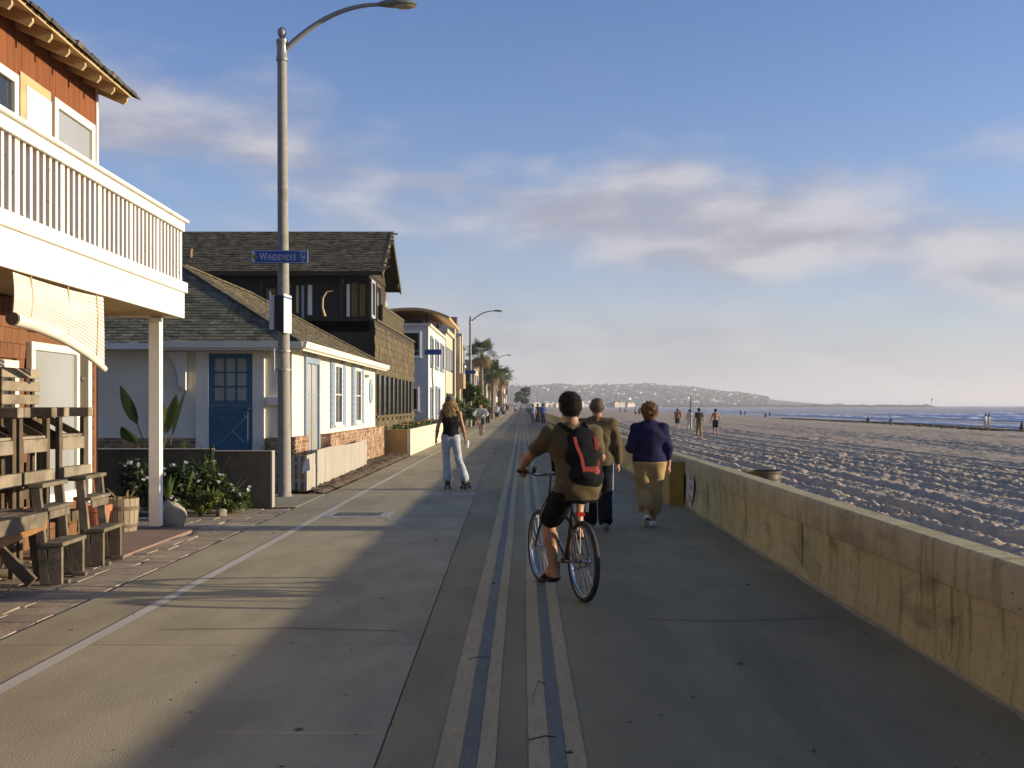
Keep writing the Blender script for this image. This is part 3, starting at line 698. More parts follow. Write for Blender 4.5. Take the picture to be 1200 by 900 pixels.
# bamboo blind sagging under the balcony
m_bam = mat('bamboo', (0.72, 0.67, 0.55), (0.63, 0.58, 0.46), 0.6, 12, stretch=(1, .15, 1), bump=.2, bscale=50)
BL = thing('bamboo_blind', 'partly rolled bamboo blind sagging crookedly under the white balcony', 'blind', (-5.56, 14.45, 0), TH)
ya, yb = -5.13, -2.93; xb = BX - .05
def bot(t):  # lower edge height along the blind
    return 2.395 - .10 * t - .25 * t ** 2.2
NS = 16; sl_ = MB()
for i in range(NS):
    s0 = i / NS; s1 = (i + .86) / NS; vs = []; fs = []
    for j in range(13):
        t = j / 12; top = 2.745 - .02 * math.sin(t * 3.1); bt = bot(t); y = ya + (yb - ya) * t + .03 * s0 * t
        bulge = .03 * math.sin(math.pi * s0) * math.sin(t * 2.6 + .4)
        z0 = top + (bt - top) * s0; z1 = top + (bt - top) * s1
        vs += [(xb + bulge + .005, y, z0), (xb + bulge + .008, y, z1), (xb + bulge - .003, y, z1), (xb + bulge - .003, y, z0)]
    for j in range(12):
        q = 4 * j
        for (a_, b2) in ((0, 1), (1, 2), (2, 3), (3, 0)): fs.append((q + a_, q + b2, q + 4 + b2, q + 4 + a_))
    sl_.add(vs, fs)
o = sl_.build('slats', m_bam, BL); o['kind'] = 'stuff'
pts = [(xb + .01, ya + (yb - ya) * j / 14 + .02 * j / 14, bot(j / 14) - .045) for j in range(15)]
rl = MB(); rl.tube(pts, [.058 - .026 * j / 14 for j in range(15)], 14); rl.build('roll', m_bam, BL, smooth=True)
e_ = MB(); e_.lathe([(.0, 0), (.056, 0), (.056, -.02), (0, -.02)], (xb + .01, ya - .012, bot(0) - .045), 14, 'Y', caps=False); e_.build('roll_end', mat('dark_bamboo_end', (.08, .06, .035), (.14, .10, .06), .8, 60), BL)
for t in (.16, .55, .9):
    c_ = MB(); y = ya + (yb - ya) * t; c_.tube([(xb + .014, y, 2.75), (xb + .03, y, 2.55), (xb + .016, y, bot(t) + .02)], .006, 6); c_.build('cord', m_beige, BL)

# ------------------------------------------------------------------ white cottage
CX, CY0, CY1 = -4.67, 22.4, 35.0
H2 = thing('white_cottage', 'low white cottage with blue dutch door and grey shingled hip roof', 'house', (CX, CY0, 0), world=True)
b = MB(); b.box(-11.5, CX, CY0, CY1, 0, 2.86); b.build('wall', m_white2, H2)
# hip roof
ez = 2.86; ex = -4.35; ey0 = 21.9; ey1 = 35.4; rr_ = 3.45; pz = .565
P0, P1 = (ex, ey0, ez), (ex, ey1, ez); A0 = (ex - rr_, ey0 + rr_, ez + rr_ * pz); A1 = (ex - rr_, ey1 - rr_, ez + rr_ * pz)
Q0, Q1 = (ex - 2 * rr_, ey0, ez), (ex - 2 * rr_, ey1, ez)
b = MB(); b.add([P0, P1, A1, A0], [(0, 1, 2, 3)]); b.add([Q0, P0, A0], [(0, 1, 2)]); b.add([P1, Q1, A1], [(0, 1, 2)]); b.add([Q1, Q0, A0, A1], [(0, 1, 2, 3)])
b.add([Q0, P0, P1, Q1], [(0, 1, 2, 3)]); b.build('roof', m_rooftan, H2)
sn = Vector((0, -pz, 1)).normalized(); sv = Vector((0, 1, pz)).normalized(); sl_len = rr_ * math.sqrt(1 + pz * pz)
shingle_field('front_shingles', H2, m_roofgrn, Q0, (1, 0, 0), sv, sn, 2 * rr_, sl_len, .22, .135, lambda a, b_: (b_ / sl_len) * rr_ < a < 2 * rr_ - (b_ / sl_len) * rr_, lift=.014)
sn = Vector((pz, 0, 1)).normalized(); sv = Vector((-1, 0, pz)).normalized(); LL = ey1 - ey0
shingle_field('side_shingles', H2, m_rooftan, P0, (0, 1, 0), sv, sn, LL, sl_len, .25, .15, lambda a, b_: (b_ / sl_len) * rr_ < a < LL - (b_ / sl_len) * rr_, lift=.016)
hp = MB()
for (p, q) in ((P0, A0), (P1, A1), (A0, A1)): hp.beam(Vector(p) + Vector((0, 0, .02)), Vector(q) + Vector((0, 0, .02)), .16, .035)
hp.build('ridge_cap', m_rooftan, H2)
# eave fascia and gutter
b = MB(); b.box(ex - .03, ex + .005, ey0, ey1, ez - .15, ez - .004); b.build('fascia', m_white, H2)
b = MB(); b.prism([(ex + .007, ey0 - .06, ez - .13), (ex + .07, ey0 - .06, ez - .10), (ex + .10, ey0 - .06, ez + .02), (ex + .007, ey0 - .06, ez + .01)], (0, ey1 - ey0 + .1, 0)); b.build('gutter', m_white, H2)
b = MB(); b.box(-7.15, ex - .032, ey0 - .002, ey0 + .03, ez - .15, ez - .004); b.build('fascia', m_white, H2)
b = MB(); b.prism([(-7.15, ey0 - .004, ez - .13), (-7.15, ey0 - .07, ez - .10), (-7.15, ey0 - .09, ez + .02), (-7.15, ey0 - .004, ez + .01)], (7.15 + ex - .0, 0, 0)); b.build('gutter', m_white, H2)
b = MB(); b.box(-11.2, -7.17, ey0 - .002, ey0 + .03, ez - .13, ez + .02); b.build('fascia', m_white, H2)
b = MB(); b.box(-11.4, ex - .05, ey0 + .031, CY0 - .002, ez - .10, ez - .07); b.build('soffit', m_white, H2)
# side-facing soffit
b = MB(); b.box(CX + .003, ex - .032, CY0 - .5, CY1 + .3, ez - .10, ez - .07); b.build('soffit', m_white, H2)
# dutch door on the camera side
F_ = CY0
dx0, dx1 = -6.33, -5.46; dz0, dz1 = .62, 2.66
dr = MB(); dr.box(dx0, dx1, F_ - .045, F_ - .01, dz0, 1.62); dr = dr.build('door', m_door, H2)
up = MB(); up.box(dx0, dx0 + .10, F_ - .045, F_ - .01, 1.635, dz1); up.box(dx1 - .10, dx1, F_ - .045, F_ - .01, 1.635, dz1)
up.box(dx0 + .10, dx1 - .10, F_ - .044, F_ - .01, dz1 - .09, dz1); up.box(dx0 + .10, dx1 - .10, F_ - .044, F_ - .01, 1.635, 1.71)
cw = (dx1 - dx0 - .2) / 3; ch = (dz1 - .09 - 1.71) / 3
for k in (1, 2):
    up.box(dx0 + .10 + k * cw - .017, dx0 + .10 + k * cw + .017, F_ - .042, F_ - .01, 1.71, dz1 - .09)
    up.box(dx0 + .10, dx1 - .10, F_ - .0405, F_ - .01, 1.71 + k * ch - .016, 1.71 + k * ch + .016)
up.build('upper_leaf', m_door, dr)
for i in range(3):
    for j in range(3):
        q = MB(); q.box(dx0 + .10 + i * cw + .018, dx0 + .10 + (i + 1) * cw - .018, F_ - .028, F_ - .012, 1.71 + j * ch + .017, 1.71 + (j + 1) * ch - .017); q.build('pane', m_glassl, dr)
q = MB()
zc = (.70 + 1.52) / 2
for s in (-1, 1): q.beam(((dx0 + dx1) / 2 - .30, F_ - .055 - .004 * (s > 0), zc - s * .30), ((dx0 + dx1) / 2 + .30, F_ - .055 - .004 * (s > 0), zc + s * .30), .018, .07, up=(0, 0, 1))
q.box(dx0 + .08, dx1 - .08, F_ - .063, F_ - .046, 1.44, 1.53); q.box(dx0 + .08, dx1 - .08, F_ - .063, F_ - .046, .66, .76)
q.box(dx0 + .08, dx0 + .16, F_ - .061, F_ - .046, .76, 1.44); q.box(dx1 - .16, dx1 - .08, F_ - .061, F_ - .046, .76, 1.44)
q.build('cross_brace', m_door, dr, bevel=.004)
q = MB(); q.lathe([(0, 0), (.012, 0), (.012, -.04), (.03, -.045), (.032, -.07), (0, -.08)], (dx1 - .05, F_ - .045, 1.55), 12, 'Y', caps=False); q.build('knob', m_brass, dr, smooth=True)
q = MB(); q.box(dx0 - .27, dx0 - .005, F_ - .055, F_ - .002, .3, 2.72); q.box(dx1 + .005, dx1 + .25, F_ - .055, F_ - .002, .3, 2.72); q.box(dx0 - .005, dx1 + .005, F_ - .05, F_ - .002, dz1 + .005, 2.72); q.build('door_casing', m_white, H2, bevel=.008)
q = MB(); q.box(-5.14, -4.80, F_ - .16, F_ - .004, 1.62, 1.80); q.build('letter_box', m_white, H2, bevel=.01)
# curved bracket at the porch corner
q = MB(); pr_ = []
for k in range(11):
    a = R(90) * k / 10; pr_.append((-6.92 - .38 * (1 - math.sin(a)) * 0 - .40 * (1 - math.cos(a)), F_ - .12, 2.02 + .68 * math.sin(a) * 1.0))
poly = pr_ + [(-6.78, F_ - .12, 2.70), (-6.78, F_ - .12, 1.92)]
q.prism(poly, (0, .11, 0)); q.build('bracket', m_white, H2)
# brick base
brick_field('brick_base', H2, m_brick, -11.4, CX - .02, F_ - .03, F_ + .0, .02, .96, '-Y')
b = MB(); b.box(CX - .01, CX + .24, 25.5, CY1 + .2, 0, .955); b.build('brick_core', m_mortar, H2)
brick_field('brick_base', H2, m_brick, CX + .245, CX + .262, 25.5, CY1 + .2, .02, .97, 'X')
brick_field('brick_base', H2, m_brick, CX + .0, CX + .25, 25.475, 25.495, .02, .97, '-Y')
b = MB(); b.box(CX - .35, CX + .14, 22.0, 23.35, 0, .985); b.build('brick_core', m_mortar, H2)
brick_field('brick_base', H2, m_brick, CX + .145, CX + .162, 22.0, 23.35, .02, 1.0, 'X')
brick_field('brick_base', H2, m_brick, CX - .35, CX + .145, 21.975, 21.995, .02, 1.0, '-Y')
# sea-side openings
m_bframe = mat('pale_blue_frame', (.25, .31, .40), (.20, .26, .35), .5, 4)
win(H2, 'X', CX + .002, 23.6, 25.25, .30, 2.66, m_bframe, m_glassl, fw=.13, proud=.06, mull=(.5,), trans=(.36, .66), name='side_door', sill=False)
for (a0, a1) in ((27.3, 28.45), (30.65, 31.75)):
    win(H2, 'X', CX + .002, a0, a1, 1.12, 2.66, m_white, m_glass, fw=.08, proud=.05, mull=(.5,), trans=(.5,))
    for (c0, c1, side) in ((a0 - .52, a0 - .02, 0), (a1 + .02, a1 + .52, 1)):
        q = MB(); q.box(CX + .004, CX + .05, c0, c1, 1.06, 2.70); s_ = q.build('shutter', m_bframe, H2, bevel=.006)
        for k in range(10):
            lv = MB(); lv.box(CX + .05, CX + .062, c0 + .05, c1 - .05, 1.14 + k * .152, 1.14 + k * .152 + .11); lv.build('louvre', m_bframe, s_)
q = MB(); q.lathe([(0, 0), (.36, 0), (.38, .03), (.32, .05), (0, .05)], (CX, 33.9, 2.05), 24, 'X', caps=False)
for i in range(len(q.v)): q.v[i] = (q.v[i][0], 33.9 + (q.v[i][1] - 33.9) * .9, 2.05 + (q.v[i][2] - 2.05) * 1.0)
q.build('oval_plaque', m_bframe, H2, smooth=True)
q = MB(); q.box(CX, CX + .06, 32.7, 33.25, 2.45, 2.53); q.build('wall_lamp', m_brass, H2)

# ------------------------------------------------------------------ dark shingled two-storey house
m_dk = mat('dark_stained_wood', (0.034, 0.027, 0.016), (0.05, 0.04, 0.024), 0.75, 6, bump=.4, bscale=30)
m_dks = mat('weathered_brown_shingle', (0.125, 0.097, 0.052), (0.085, 0.066, 0.036), 0.9, 5, stretch=(1, 1, .3), bump=.6, bscale=40, dirt=(.08, .062, .035), dscale=6, dlo=.5, dhi=.68, tone=True)
m_olive = mat('olive_rail', (0.085, 0.072, 0.03), (0.06, 0.052, 0.024), 0.8, 6, stretch=(1, 1, .2))
DX = -4.78; D0, D1 = 36.0, 48.6
H3 = thing('dark_house', 'dark brown two storey shingled house with gabled roof and terrace', 'house', (DX, D0, 0), world=True)
b = MB(); b.box(-13.5, DX - .02, D0, D1, 0, 4.1); b.build('lower_wall', m_dk, H3)
b = MB(); b.box(-13.5, DX + .0, D0, D0 + .12, 4.1, 4.36); b.box(DX - .14, DX + .0, D0 + .12, D1, 4.1, 4.36); b.build('parapet', m_dk, H3)
b = MB(); b.box(DX - .18, DX + .05, D0 - .04, D1 + .03, 4.365, 4.43); b.build('parapet_cap', m_dks, H3)
shingle_field('wall_shingles', H3, m_dks, (DX - .015, D0, 2.62), (0, 1, 0), (0, 0, 1), (1, 0, 0), D1 - D0, 1.74, .33, .25, lambda a, b_: True, lift=.02)
shingle_field('lower_wall_shingles', H3, m_dks, (DX - .015, D0, .1), (0, 1, 0), (0, 0, 1), (1, 0, 0), D1 - D0, 1.2, .33, .25, lambda a, b_: True, lift=.02)
for k in range(9):                                     # tall dark lower windows between posts
    y0 = D0 + .5 + k * 1.32
    piece('window_post', H3, m_olive, DX - .02, DX + .05, y0 - .07, y0 + .07, 1.1, 2.65, b=.008)
    if k < 8:
        q = MB(); q.box(DX - .018, DX - .004, y0 + .1, y0 + 1.22, 1.25, 2.62); q.build('pane', m_glass, H3)
piece('window_rail', H3, m_dks, DX - .02, DX + .055, D0, D1, 1.20, 1.29, b=.008)
# upper storey
U0, U1 = 36.0, 40.1; ue = 5.86
b = MB(); b.box(-13.5, -4.98, U0, U1, 4.0, ue); b.build('upper_wall', m_dk, H3)
EYa, EYb = 35.3, 40.7; pk = 7.55; ey_z = 5.88; mid = (EYa + EYb) / 2; XR = -4.52
b = MB(); b.prism([(XR, EYa, ey_z), (XR, mid, pk), (XR, EYb, ey_z), (XR, EYb, ey_z - .12), (XR, mid, pk - .14), (XR, EYa, ey_z - .12)], (-9.5, 0, 0)); b.build('roof', m_dk, H3)
sv = Vector((0, mid - EYa, pk - ey_z)).normalized(); sn = Vector((0, -(pk - ey_z), mid - EYa)).normalized(); ln_ = math.hypot(mid - EYa, pk - ey_z)
shingle_field('roof_shingles', H3, m_rooftan, (XR - 9.5, EYa - .02, ey_z), (1, 0, 0), sv, sn, 9.5, ln_, .24, .14, lambda a, b_: True, lift=.022)
b = MB()                                              # open gable barge boards with a tie
b.beam((XR + .03, EYa, ey_z - .10), (XR + .03, mid, pk - .08), .05, .22); b.beam((XR + .03, EYb, ey_z - .10), (XR + .03, mid, pk - .08), .05, .22)
b.build('barge_board', m_dks, H3)
b = MB(); b.box(XR - .1, XR + .02, EYb - .75, EYb - .1, ey_z - .02, ey_z + .12); b.build('tie_beam', m_dk, H3)
b = MB(); b.prism([(-4.95, EYa + .6, ue), (-4.95, mid, pk - .2), (-4.95, EYb - .6, ue)], (-.1, 0, 0)); b.build('gable_wall', m_dk, H3)
# windows of the upper storey towards the camera
m_amber = mat('amber_curtain', (.20, .12, .035), (.13, .08, .03), .6, 6, stretch=(5, 1, .3))
m_trimb = mat('pale_trim', (.34, .35, .38), (.30, .31, .34), .6, 4)
q = MB(); q.box(-10.9, -5.15, U0 - .03, U0 - .005, 4.45, 5.70); q.build('window_band', m_dark, H3)
for x in (-10.9, -9.5, -8.5, -7.6, -5.9, -4.98):
    piece('window_post', H3, m_dk, x - .06, x + .06, U0 - .07, U0 - .004, 4.43, 5.72, b=.006)
for (x0, x1, z0, z1, m) in ((-6.98, -6.84, 4.55, 5.52, m_white), (-5.72, -5.62, 4.50, 5.55, m_white), (-5.56, -5.36, 4.50, 5.6, m_amber), (-5.30, -5.12, 4.50, 5.55, m_amber), (-7.36, -7.27, 4.62, 5.5, m_beige), (-7.18, -7.10, 4.45, 5.5, m_trimb), (-8.32, -8.02, 4.75, 5.4, m_amber)):
    piece('curtain', H3, m, x0, x1, U0 - .045, U0 - .031, z0, z1, b=.002)
# ornament in the window: a long-necked bird figure
q = MB(); q.tube([(-6.42, U0 - .08, 4.5), (-6.5, U0 - .08, 4.8), (-6.48, U0 - .08, 5.1), (-6.36, U0 - .08, 5.3), (-6.16, U0 - .08, 5.32)], [.05, .035, .03, .035, .015], 8); q.build('window_ornament', m_beige, H3, smooth=True)
win(H3, 'X', -4.98, 36.2, 37.1, 4.5, 5.75, m_trimb, m_glass, fw=.10, proud=.05)
win(H3, 'X', -4.98, 37.4, 38.6, 4.45, 5.75, m_dks, m_glass, fw=.10, proud=.05)
# terrace rail
b = MB(); b.box(DX - .12, DX - .04, 38.2, 45.0, 5.0, 5.09); b.build('terrace_rail', m_dks, H3)
y = 38.25
while y < 45: piece('terrace_picket', H3, m_olive, DX - .10, DX - .06, y, y + .14, 4.44, 5.0, b=.004); y += .165
q = MB(); q.lathe([(.06, 0), (.06, .42), (.075, .43), (.075, .47), (0, .48)], (-10.85, 36.2, 6.25), 10); q.build('vent_pipe', mat('rust_pipe', (.30, .17, .09), (.22, .12, .06), .8, 8), H3)

# ------------------------------------------------------------------ planter box
m_och = mat('ochre_stucco', (0.50, 0.285, 0.10), (0.43, 0.24, 0.08), 0.85, 2.5, bump=.4, bscale=40, dirt=(.35, .2, .08), dscale=2)
m_cream = mat('cream_stucco', (0.66, 0.57, 0.40), (0.58, 0.50, 0.35), 0.85, 2.5, bump=.4, bscale=40, dirt=(.48, .40, .28), dscale=2)
PL = thing('stucco_planter', 'long ochre and cream stucco planter box beside the dark house', 'planter', (-3.75, 35.8, 0), world=True)
b = MB(); b.box(-4.62, -3.76, 35.72, 35.85, 0, .845); b.build('end_wall', m_och, PL, bevel=.01)
b = MB(); b.box(-3.75, -3.62, 35.72, 51.5, 0, .85); b.build('front_wall', m_cream, PL, bevel=.01)
b = MB(); b.box(-4.66, -3.76, 35.86, 51.4, .0, .74); b.build('soil', m_mulch, PL)
# ------------------------------------------------------------------ street lamps
m_pole = mat('concrete_lamp_pole', (0.28, 0.262, 0.225), (0.225, 0.21, 0.18), 0.75, 14, bump=.3, bscale=90, spec=.3, dirt=(.15, .135, .11), dscale=3, dlo=.58, dhi=.8)
m_metal = mat('painted_grey_metal', (0.26, 0.25, 0.235), (0.22, 0.21, 0.195), 0.45, 8, spec=.5, metal=.3)
m_lum = mat('greenish_luminaire', (0.16, 0.17, 0.145), (0.10, 0.105, 0.085), 0.5, 16, spec=.5, dirt=(.24, .23, .19), dscale=9)
m_lens = mat('amber_lens', (0.42, 0.35, 0.20), (0.34, 0.28, 0.15), 0.15, 5, spec=.7)
def lamp(label):
    t = thing('street_lamp', label, 'street lamp', group='street lamps along the boardwalk')
    q = MB(); q.lathe([(.13, -.05), (.125, .02), (.118, .05), (.114, .06), (.112, 1.5), (.098, 4.2), (.082, 7.72)], n=20); q.build('pole', m_pole, t, smooth=True)
    q = MB(); q.lathe([(.083, 7.72), (.102, 7.73), (.102, 7.79), (.09, 7.81), (.092, 8.03), (.104, 8.05), (.104, 8.1), (.05, 8.12), (.04, 8.14), (.068, 8.18), (.08, 8.235), (.066, 8.29), (.03, 8.32), (0, 8.322)], n=18); q.build('cap', m_metal, t, smooth=True)
    pts = []
    for k in range(15):
        s = k / 14; pts.append((.08 + 1.66 * s, 0, 7.95 + .77 * (1 - (1 - s) ** 2.1)))
    q = MB(); q.tube(pts, [.050 - .016 * k / 14 for k in range(15)], 12); q.build('arm', m_metal, t, smooth=True)
    hd = MB(); prof = [(0, .03, .03), (.04, .06, .055), (.16, .10, .085), (.34, .135, .10), (.52, .13, .085), (.64, .09, .055), (.70, .03, .02)]
    vs = []; fs = []; n = 14
    for (x, w_, h_) in prof:
        for k in range(n):
            a = 2 * math.pi * k / n; zz = math.sin(a); vs.append((1.70 + x, math.cos(a) * w_, 8.715 + (zz * h_ if zz > 0 else zz * h_ * .45)))
    fs = [(i * n + k, i * n + (k + 1) % n, (i + 1) * n + (k + 1) % n, (i + 1) * n + k) for i in range(len(prof) - 1) for k in range(n)] + [tuple(range(n)), tuple((len(prof) - 1) * n + k for k in range(n))]
    hd.add(vs, fs); h = hd.build('luminaire', m_lum, t, smooth=True)
    q = MB(); vs = []; fs = []
    for i in range(7):
        s = i / 6; ww = .105 * math.sin(math.pi * (.12 + .80 * s)) ** .6
        for k in range(7):
            a = math.pi * k / 6; vs.append((1.98 + .40 * s, -math.cos(a) * ww, 8.69 - .055 * math.sin(a) * math.sin(math.pi * (.1 + .8 * s))))
    fs = [(i * 7 + k, i * 7 + k + 1, (i + 1) * 7 + k + 1, (i + 1) * 7 + k) for i in range(6) for k in range(6)]
    q.add(vs, fs); q.build('lens', m_lens, h, smooth=True)
    return t
lamp0 = lamp('tall curved street lamp beside the white cottage, carrying the blue street sign')
lamp0.location = (-4.23, 19.68, 0); lamp0.rotation_euler = (0, R(-.35), 0)
for (x, y, lb) in ((-3.97, 83.5, 'second street lamp along the boardwalk, in front of the leafy tree'), (-4.05, 157, 'third street lamp along the boardwalk, rising beside the palms'),
                   (-4.0, 227, 'fourth street lamp along the boardwalk, far behind the palms'), (-4.0, 298, 'fifth street lamp along the boardwalk, tiny and hazy'), (-4.0, 366, 'sixth and farthest street lamp, barely visible over the roofs')):
    c = copy_tree(lamp0); c.location = (x, y, 0); c.rotation_euler = (0, 0, 0); c['label'] = lb
# fittings on the near pole
m_sblue = mat('sign_blue', (0.02, 0.085, 0.30), (0.018, 0.075, 0.26), 0.4, 3, spec=.4)
m_swh = mat('sign_white', (0.62, 0.62, 0.62), (0.56, 0.56, 0.56), 0.4, 3)
m_swb = mat('sign_pale_letters', (0.50, 0.53, 0.60), None, 0.5, 3)
m_gold = mat('sign_gold', (0.36, 0.26, 0.05), (0.2, 0.14, 0.03), 0.5, 30)
def street_sign(label, x0, x1, y, z0, z1, txt=None):
    t = thing('street_sign', label, 'street sign', ((x0 + x1) / 2, y, z0), world=True, group='blue street name signs')
    q = MB(); q.box(x0, x1, y - .006, y + .006, z0, z1); q.build('blade', m_sblue, t, bevel=.004)
    return t
sg = street_sign('blue street sign reading WINDEMERE CT on the near lamp pole', -4.775, -3.78, 19.50, 4.118, 4.345)
q = MB()
for (a0, a1, z0, z1) in ((-4.77, -3.785, 4.332, 4.341), (-4.77, -3.785, 4.122, 4.131), (-4.772, -4.762, 4.131, 4.332), (-3.793, -3.783, 4.131, 4.332)): q.box(a0, a1, 19.4915, 19.4945, z0, z1)
q.build('border', m_swb, sg)
q = MB(); q.box(-4.757, -4.715, 19.4915, 19.494, 4.135, 4.328); q.build('white_panel', m_swh, sg)
q = MB(); q.lathe([(0, 0), (.042, 0), (.042, .004), (0, .004)], (-4.712, 19.4865, 4.232), 20, 'Y', caps=False); q.build('emblem', m_gold, sg)
x = -4.63
for ch, sz in [('W', .185)] + [(c, .150) for c in 'INDEMERE']:
    me = text_mesh(ch, sz, .64, .001); wd = max(v.co.x for v in me.vertices) - min(v.co.x for v in me.vertices); lo_ = min(v.co.x for v in me.vertices)
    zlo = min(v.co.y for v in me.vertices)
    for v in me.vertices: v.co.x -= lo_; v.co.y -= zlo
    me.materials.append(m_swb); mm = XF[sg.name] @ Matrix.Translation((x, 19.491, 4.168)) @ Matrix.Rotation(R(90), 4, 'X')
    o = link('letter', me, None, sg); o.location = mm.to_translation(); o.rotation_euler = mm.to_euler()
    x += wd + .017
text_on(sg, 'CT', .085, m_swb, (-3.875, 19.491, 4.298), '-Y', .9)
text_on(sg, '700', .075, m_swb, (-3.87, 19.491, 4.222), '-Y', .9)
text_on(sg, 'W', .05, m_swb, (-3.87, 19.491, 4.158), '-Y', 1.2)
q = MB(); q.box(-4.30, -4.16, 19.507, 19.59, 4.20, 4.26); q.build('clamp', m_metal, sg)
bx = thing('pole_cabinet', 'dark cabinet with white plates strapped to the near lamp pole', 'sign box', (-4.23, 19.5, 2.9), world=True)
zb0, zb1 = 2.93, 3.55
q = MB(); q.box(-4.36, -4.19, 19.44, 19.565, zb0, zb1); q.build('cabinet', mat('black_green_box', (.018, .02, .016), (.028, .03, .024), .6, 5), bx, bevel=.01)
q = MB(); q.add([(-4.187, 19.42, zb0 - .04), (-4.09, 19.60, zb0 - .04), (-4.10, 19.61, zb0 - .03), (-4.197, 19.43, zb0 - .03), (-4.187, 19.42, zb1 + .03), (-4.09, 19.60, zb1), (-4.10, 19.61, zb1), (-4.197, 19.43, zb1 + .03)], MB.BF); q.build('white_plate', m_swh, bx)
q = MB(); q.add([(-4.183, 19.418, zb1 - .045), (-4.088, 19.596, zb1 - .07), (-4.09, 19.6, zb1 - .05), (-4.185, 19.422, zb1 - .025), (-4.181, 19.416, zb1 - .01), (-4.086, 19.594, zb1 - .04), (-4.09, 19.6, zb1 - .04), (-4.185, 19.42, zb1 - .01)], MB.BF); q.build('blue_print', m_sblue, bx)
q = MB(); q.box(-4.455, -4.368, 19.47, 19.50, zb0 + .02, zb1 + .0); q.build('white_plate', m_swh, bx)
q = MB(); q.box(-4.452, -4.432, 19.46, 19.468, zb1 - .01, zb1 + .07); q.build('tab', m_swh, bx)
br = thing('pole_bracket', 'small metal bracket banded onto the near lamp pole under the cabinet', 'bracket', (-4.23, 19.6, 2.3), world=True)
q = MB(); q.box(-4.40, -4.37, 19.50, 19.53, 2.22, 2.62); q.build('bar', m_swh, br)
for z in (2.25, 2.58):
    q = MB(); q.lathe([(.122, -.018), (.128, -.018), (.128, .018), (.122, .018)], (-4.245, 19.68, z), 18, caps=False); q.build('band', m_metal, br)
    q = MB(); q.box(-4.385, -4.25, 19.52, 19.565, z - .012, z + .012); q.build('strap', m_metal, br)
# sign farther on, on its own bent post
sp = thing('sign_post', 'thin bent metal post with blue street sign by the planter', 'street sign', (-3.97, 49.2, 0), world=True, group='blue street name signs')
q = MB(); q.tube([(-3.95, 49.2, 0.0), (-4.0, 49.2, 1.4), (-3.99, 49.2, 2.4), (-4.03, 49.2, 3.0), (-4.0, 49.2, 3.85)], .035, 8); q.build('post', m_metal, sp)
q = MB(); q.box(-4.36, -3.62, 49.15, 49.165, 3.86, 4.10); q.build('blade', m_sblue, sp)

s3 = street_sign('blue street sign on the second lamp post, seen small', -4.35, -3.55, 83.3, 3.98, 4.25)

# ------------------------------------------------------------------ fence, gate and garden wall by the cottage
m_fence = mat('weathered_white_fence', (0.38, 0.345, 0.285), (0.30, 0.27, 0.22), 0.8, 8, stretch=(1, 1, .12), bump=.4, bscale=40, bstretch=(1, 1, .15), rnd=.07, dirt=(.26, .235, .19), dscale=4, dlo=.56, dhi=.8, dstretch=(1, 1, .3))
FN = thing('board_fence', 'weathered off white board fence with wavy top beside cottage', 'fence', (-4.0, 20.4, 0), world=True)
y = 20.42; k = 0
while y < 29.2:
    x = -3.985 - (y - 20.4) * .017; t = (y - 20.4) / 8.8
    top = .70 + .07 * t + .045 * math.sin(t * 5.2 + .6) * (t > .1) + random.uniform(-.004, .004)
    piece('fence_board', FN, m_fence, x - .011, x + .011, y, y + .132, .015, top, b=.003, rot=(random.uniform(-.006, .006), 0, .017)); y += .138; k += 1
q = MB(); q.beam((-4.015, 20.42, .55), (-4.16, 29.2, .6), .03, .07); q.build('fence_rail', m_fence, FN)
q = MB(); q.beam((-4.015, 20.42, .18), (-4.16, 29.2, .2), .03, .07); q.build('fence_rail', m_fence, FN)
GT = thing('picket_fence', 'short white picket fence between lamp pole and brick pier', 'fence', (-4.3, 20.38, 0), world=True)
for k in range(7):
    x = -4.70 + k * .112
    q = MB(); q.prism([(x, 20.36, .03), (x + .06, 20.36, .03), (x + .06, 20.36, .66), (x + .03, 20.36, .71), (x, 20.36, .66)], (0, .02, 0)); q.build('picket', m_fence, GT)
for z in (.2, .52):
    q = MB(); q.box(-4.72, -3.995, 20.382, 20.41, z, z + .06); q.build('fence_rail', m_fence, GT)
NT = thing('paper_sign', 'crooked white paper sign pinned on the fence corner', 'sign', (-3.97, 20.33, .3), world=True)
q = MB(); q.add([(-4.06, 20.325, .36), (-3.90, 20.325, .44), (-3.92, 20.325, .66), (-4.0, 20.325, .60), (-4.03, 20.325, .50), (-4.06, 20.335, .36), (-3.90, 20.335, .44), (-3.92, 20.335, .66), (-4.0, 20.335, .60), (-4.03, 20.335, .50)], [(4, 3, 2, 1, 0), (5, 6, 7, 8, 9), (0, 1, 6, 5), (1, 2, 7, 6), (2, 3, 8, 7), (3, 4, 9, 8), (4, 0, 5, 9)]); q.build('sheet', m_swh, NT)

m_gw = mat('dark_olive_brown_wall', (0.15, 0.115, 0.07), (0.115, 0.088, 0.055), 0.8, 4, bump=.3, bscale=30, dirt=(.07, .055, .035), dscale=1.5)
GW = thing('garden_wall', 'dark brown low garden wall in front of the cottage', 'wall', (-4.0, 17.55, 0), world=True)
q = MB(); q.box(-8.6, -4.955, 17.55, 17.75, 0, .915); q.box(-4.953, -3.99, 17.55, 17.75, 0, .885); q.build('wall', m_gw, GW)
q = MB(); q.box(-8.6, -4.94, 17.53, 17.77, .917, .932); q.build('coping', mat('pale_coping', (.42, .36, .28), (.34, .29, .22), .8, 6), GW)
q = MB(); q.box(-4.94, -3.975, 17.532, 17.768, .887, .90); q.build('coping', MATS['pale_coping'], GW)
q = MB(); q.box(-3.988, -3.972, 17.56, 17.74, 0, .884); q.build('lit_end_strip', m_fence, GW)  # pale strip: sunlight on the wall's end put into its colour

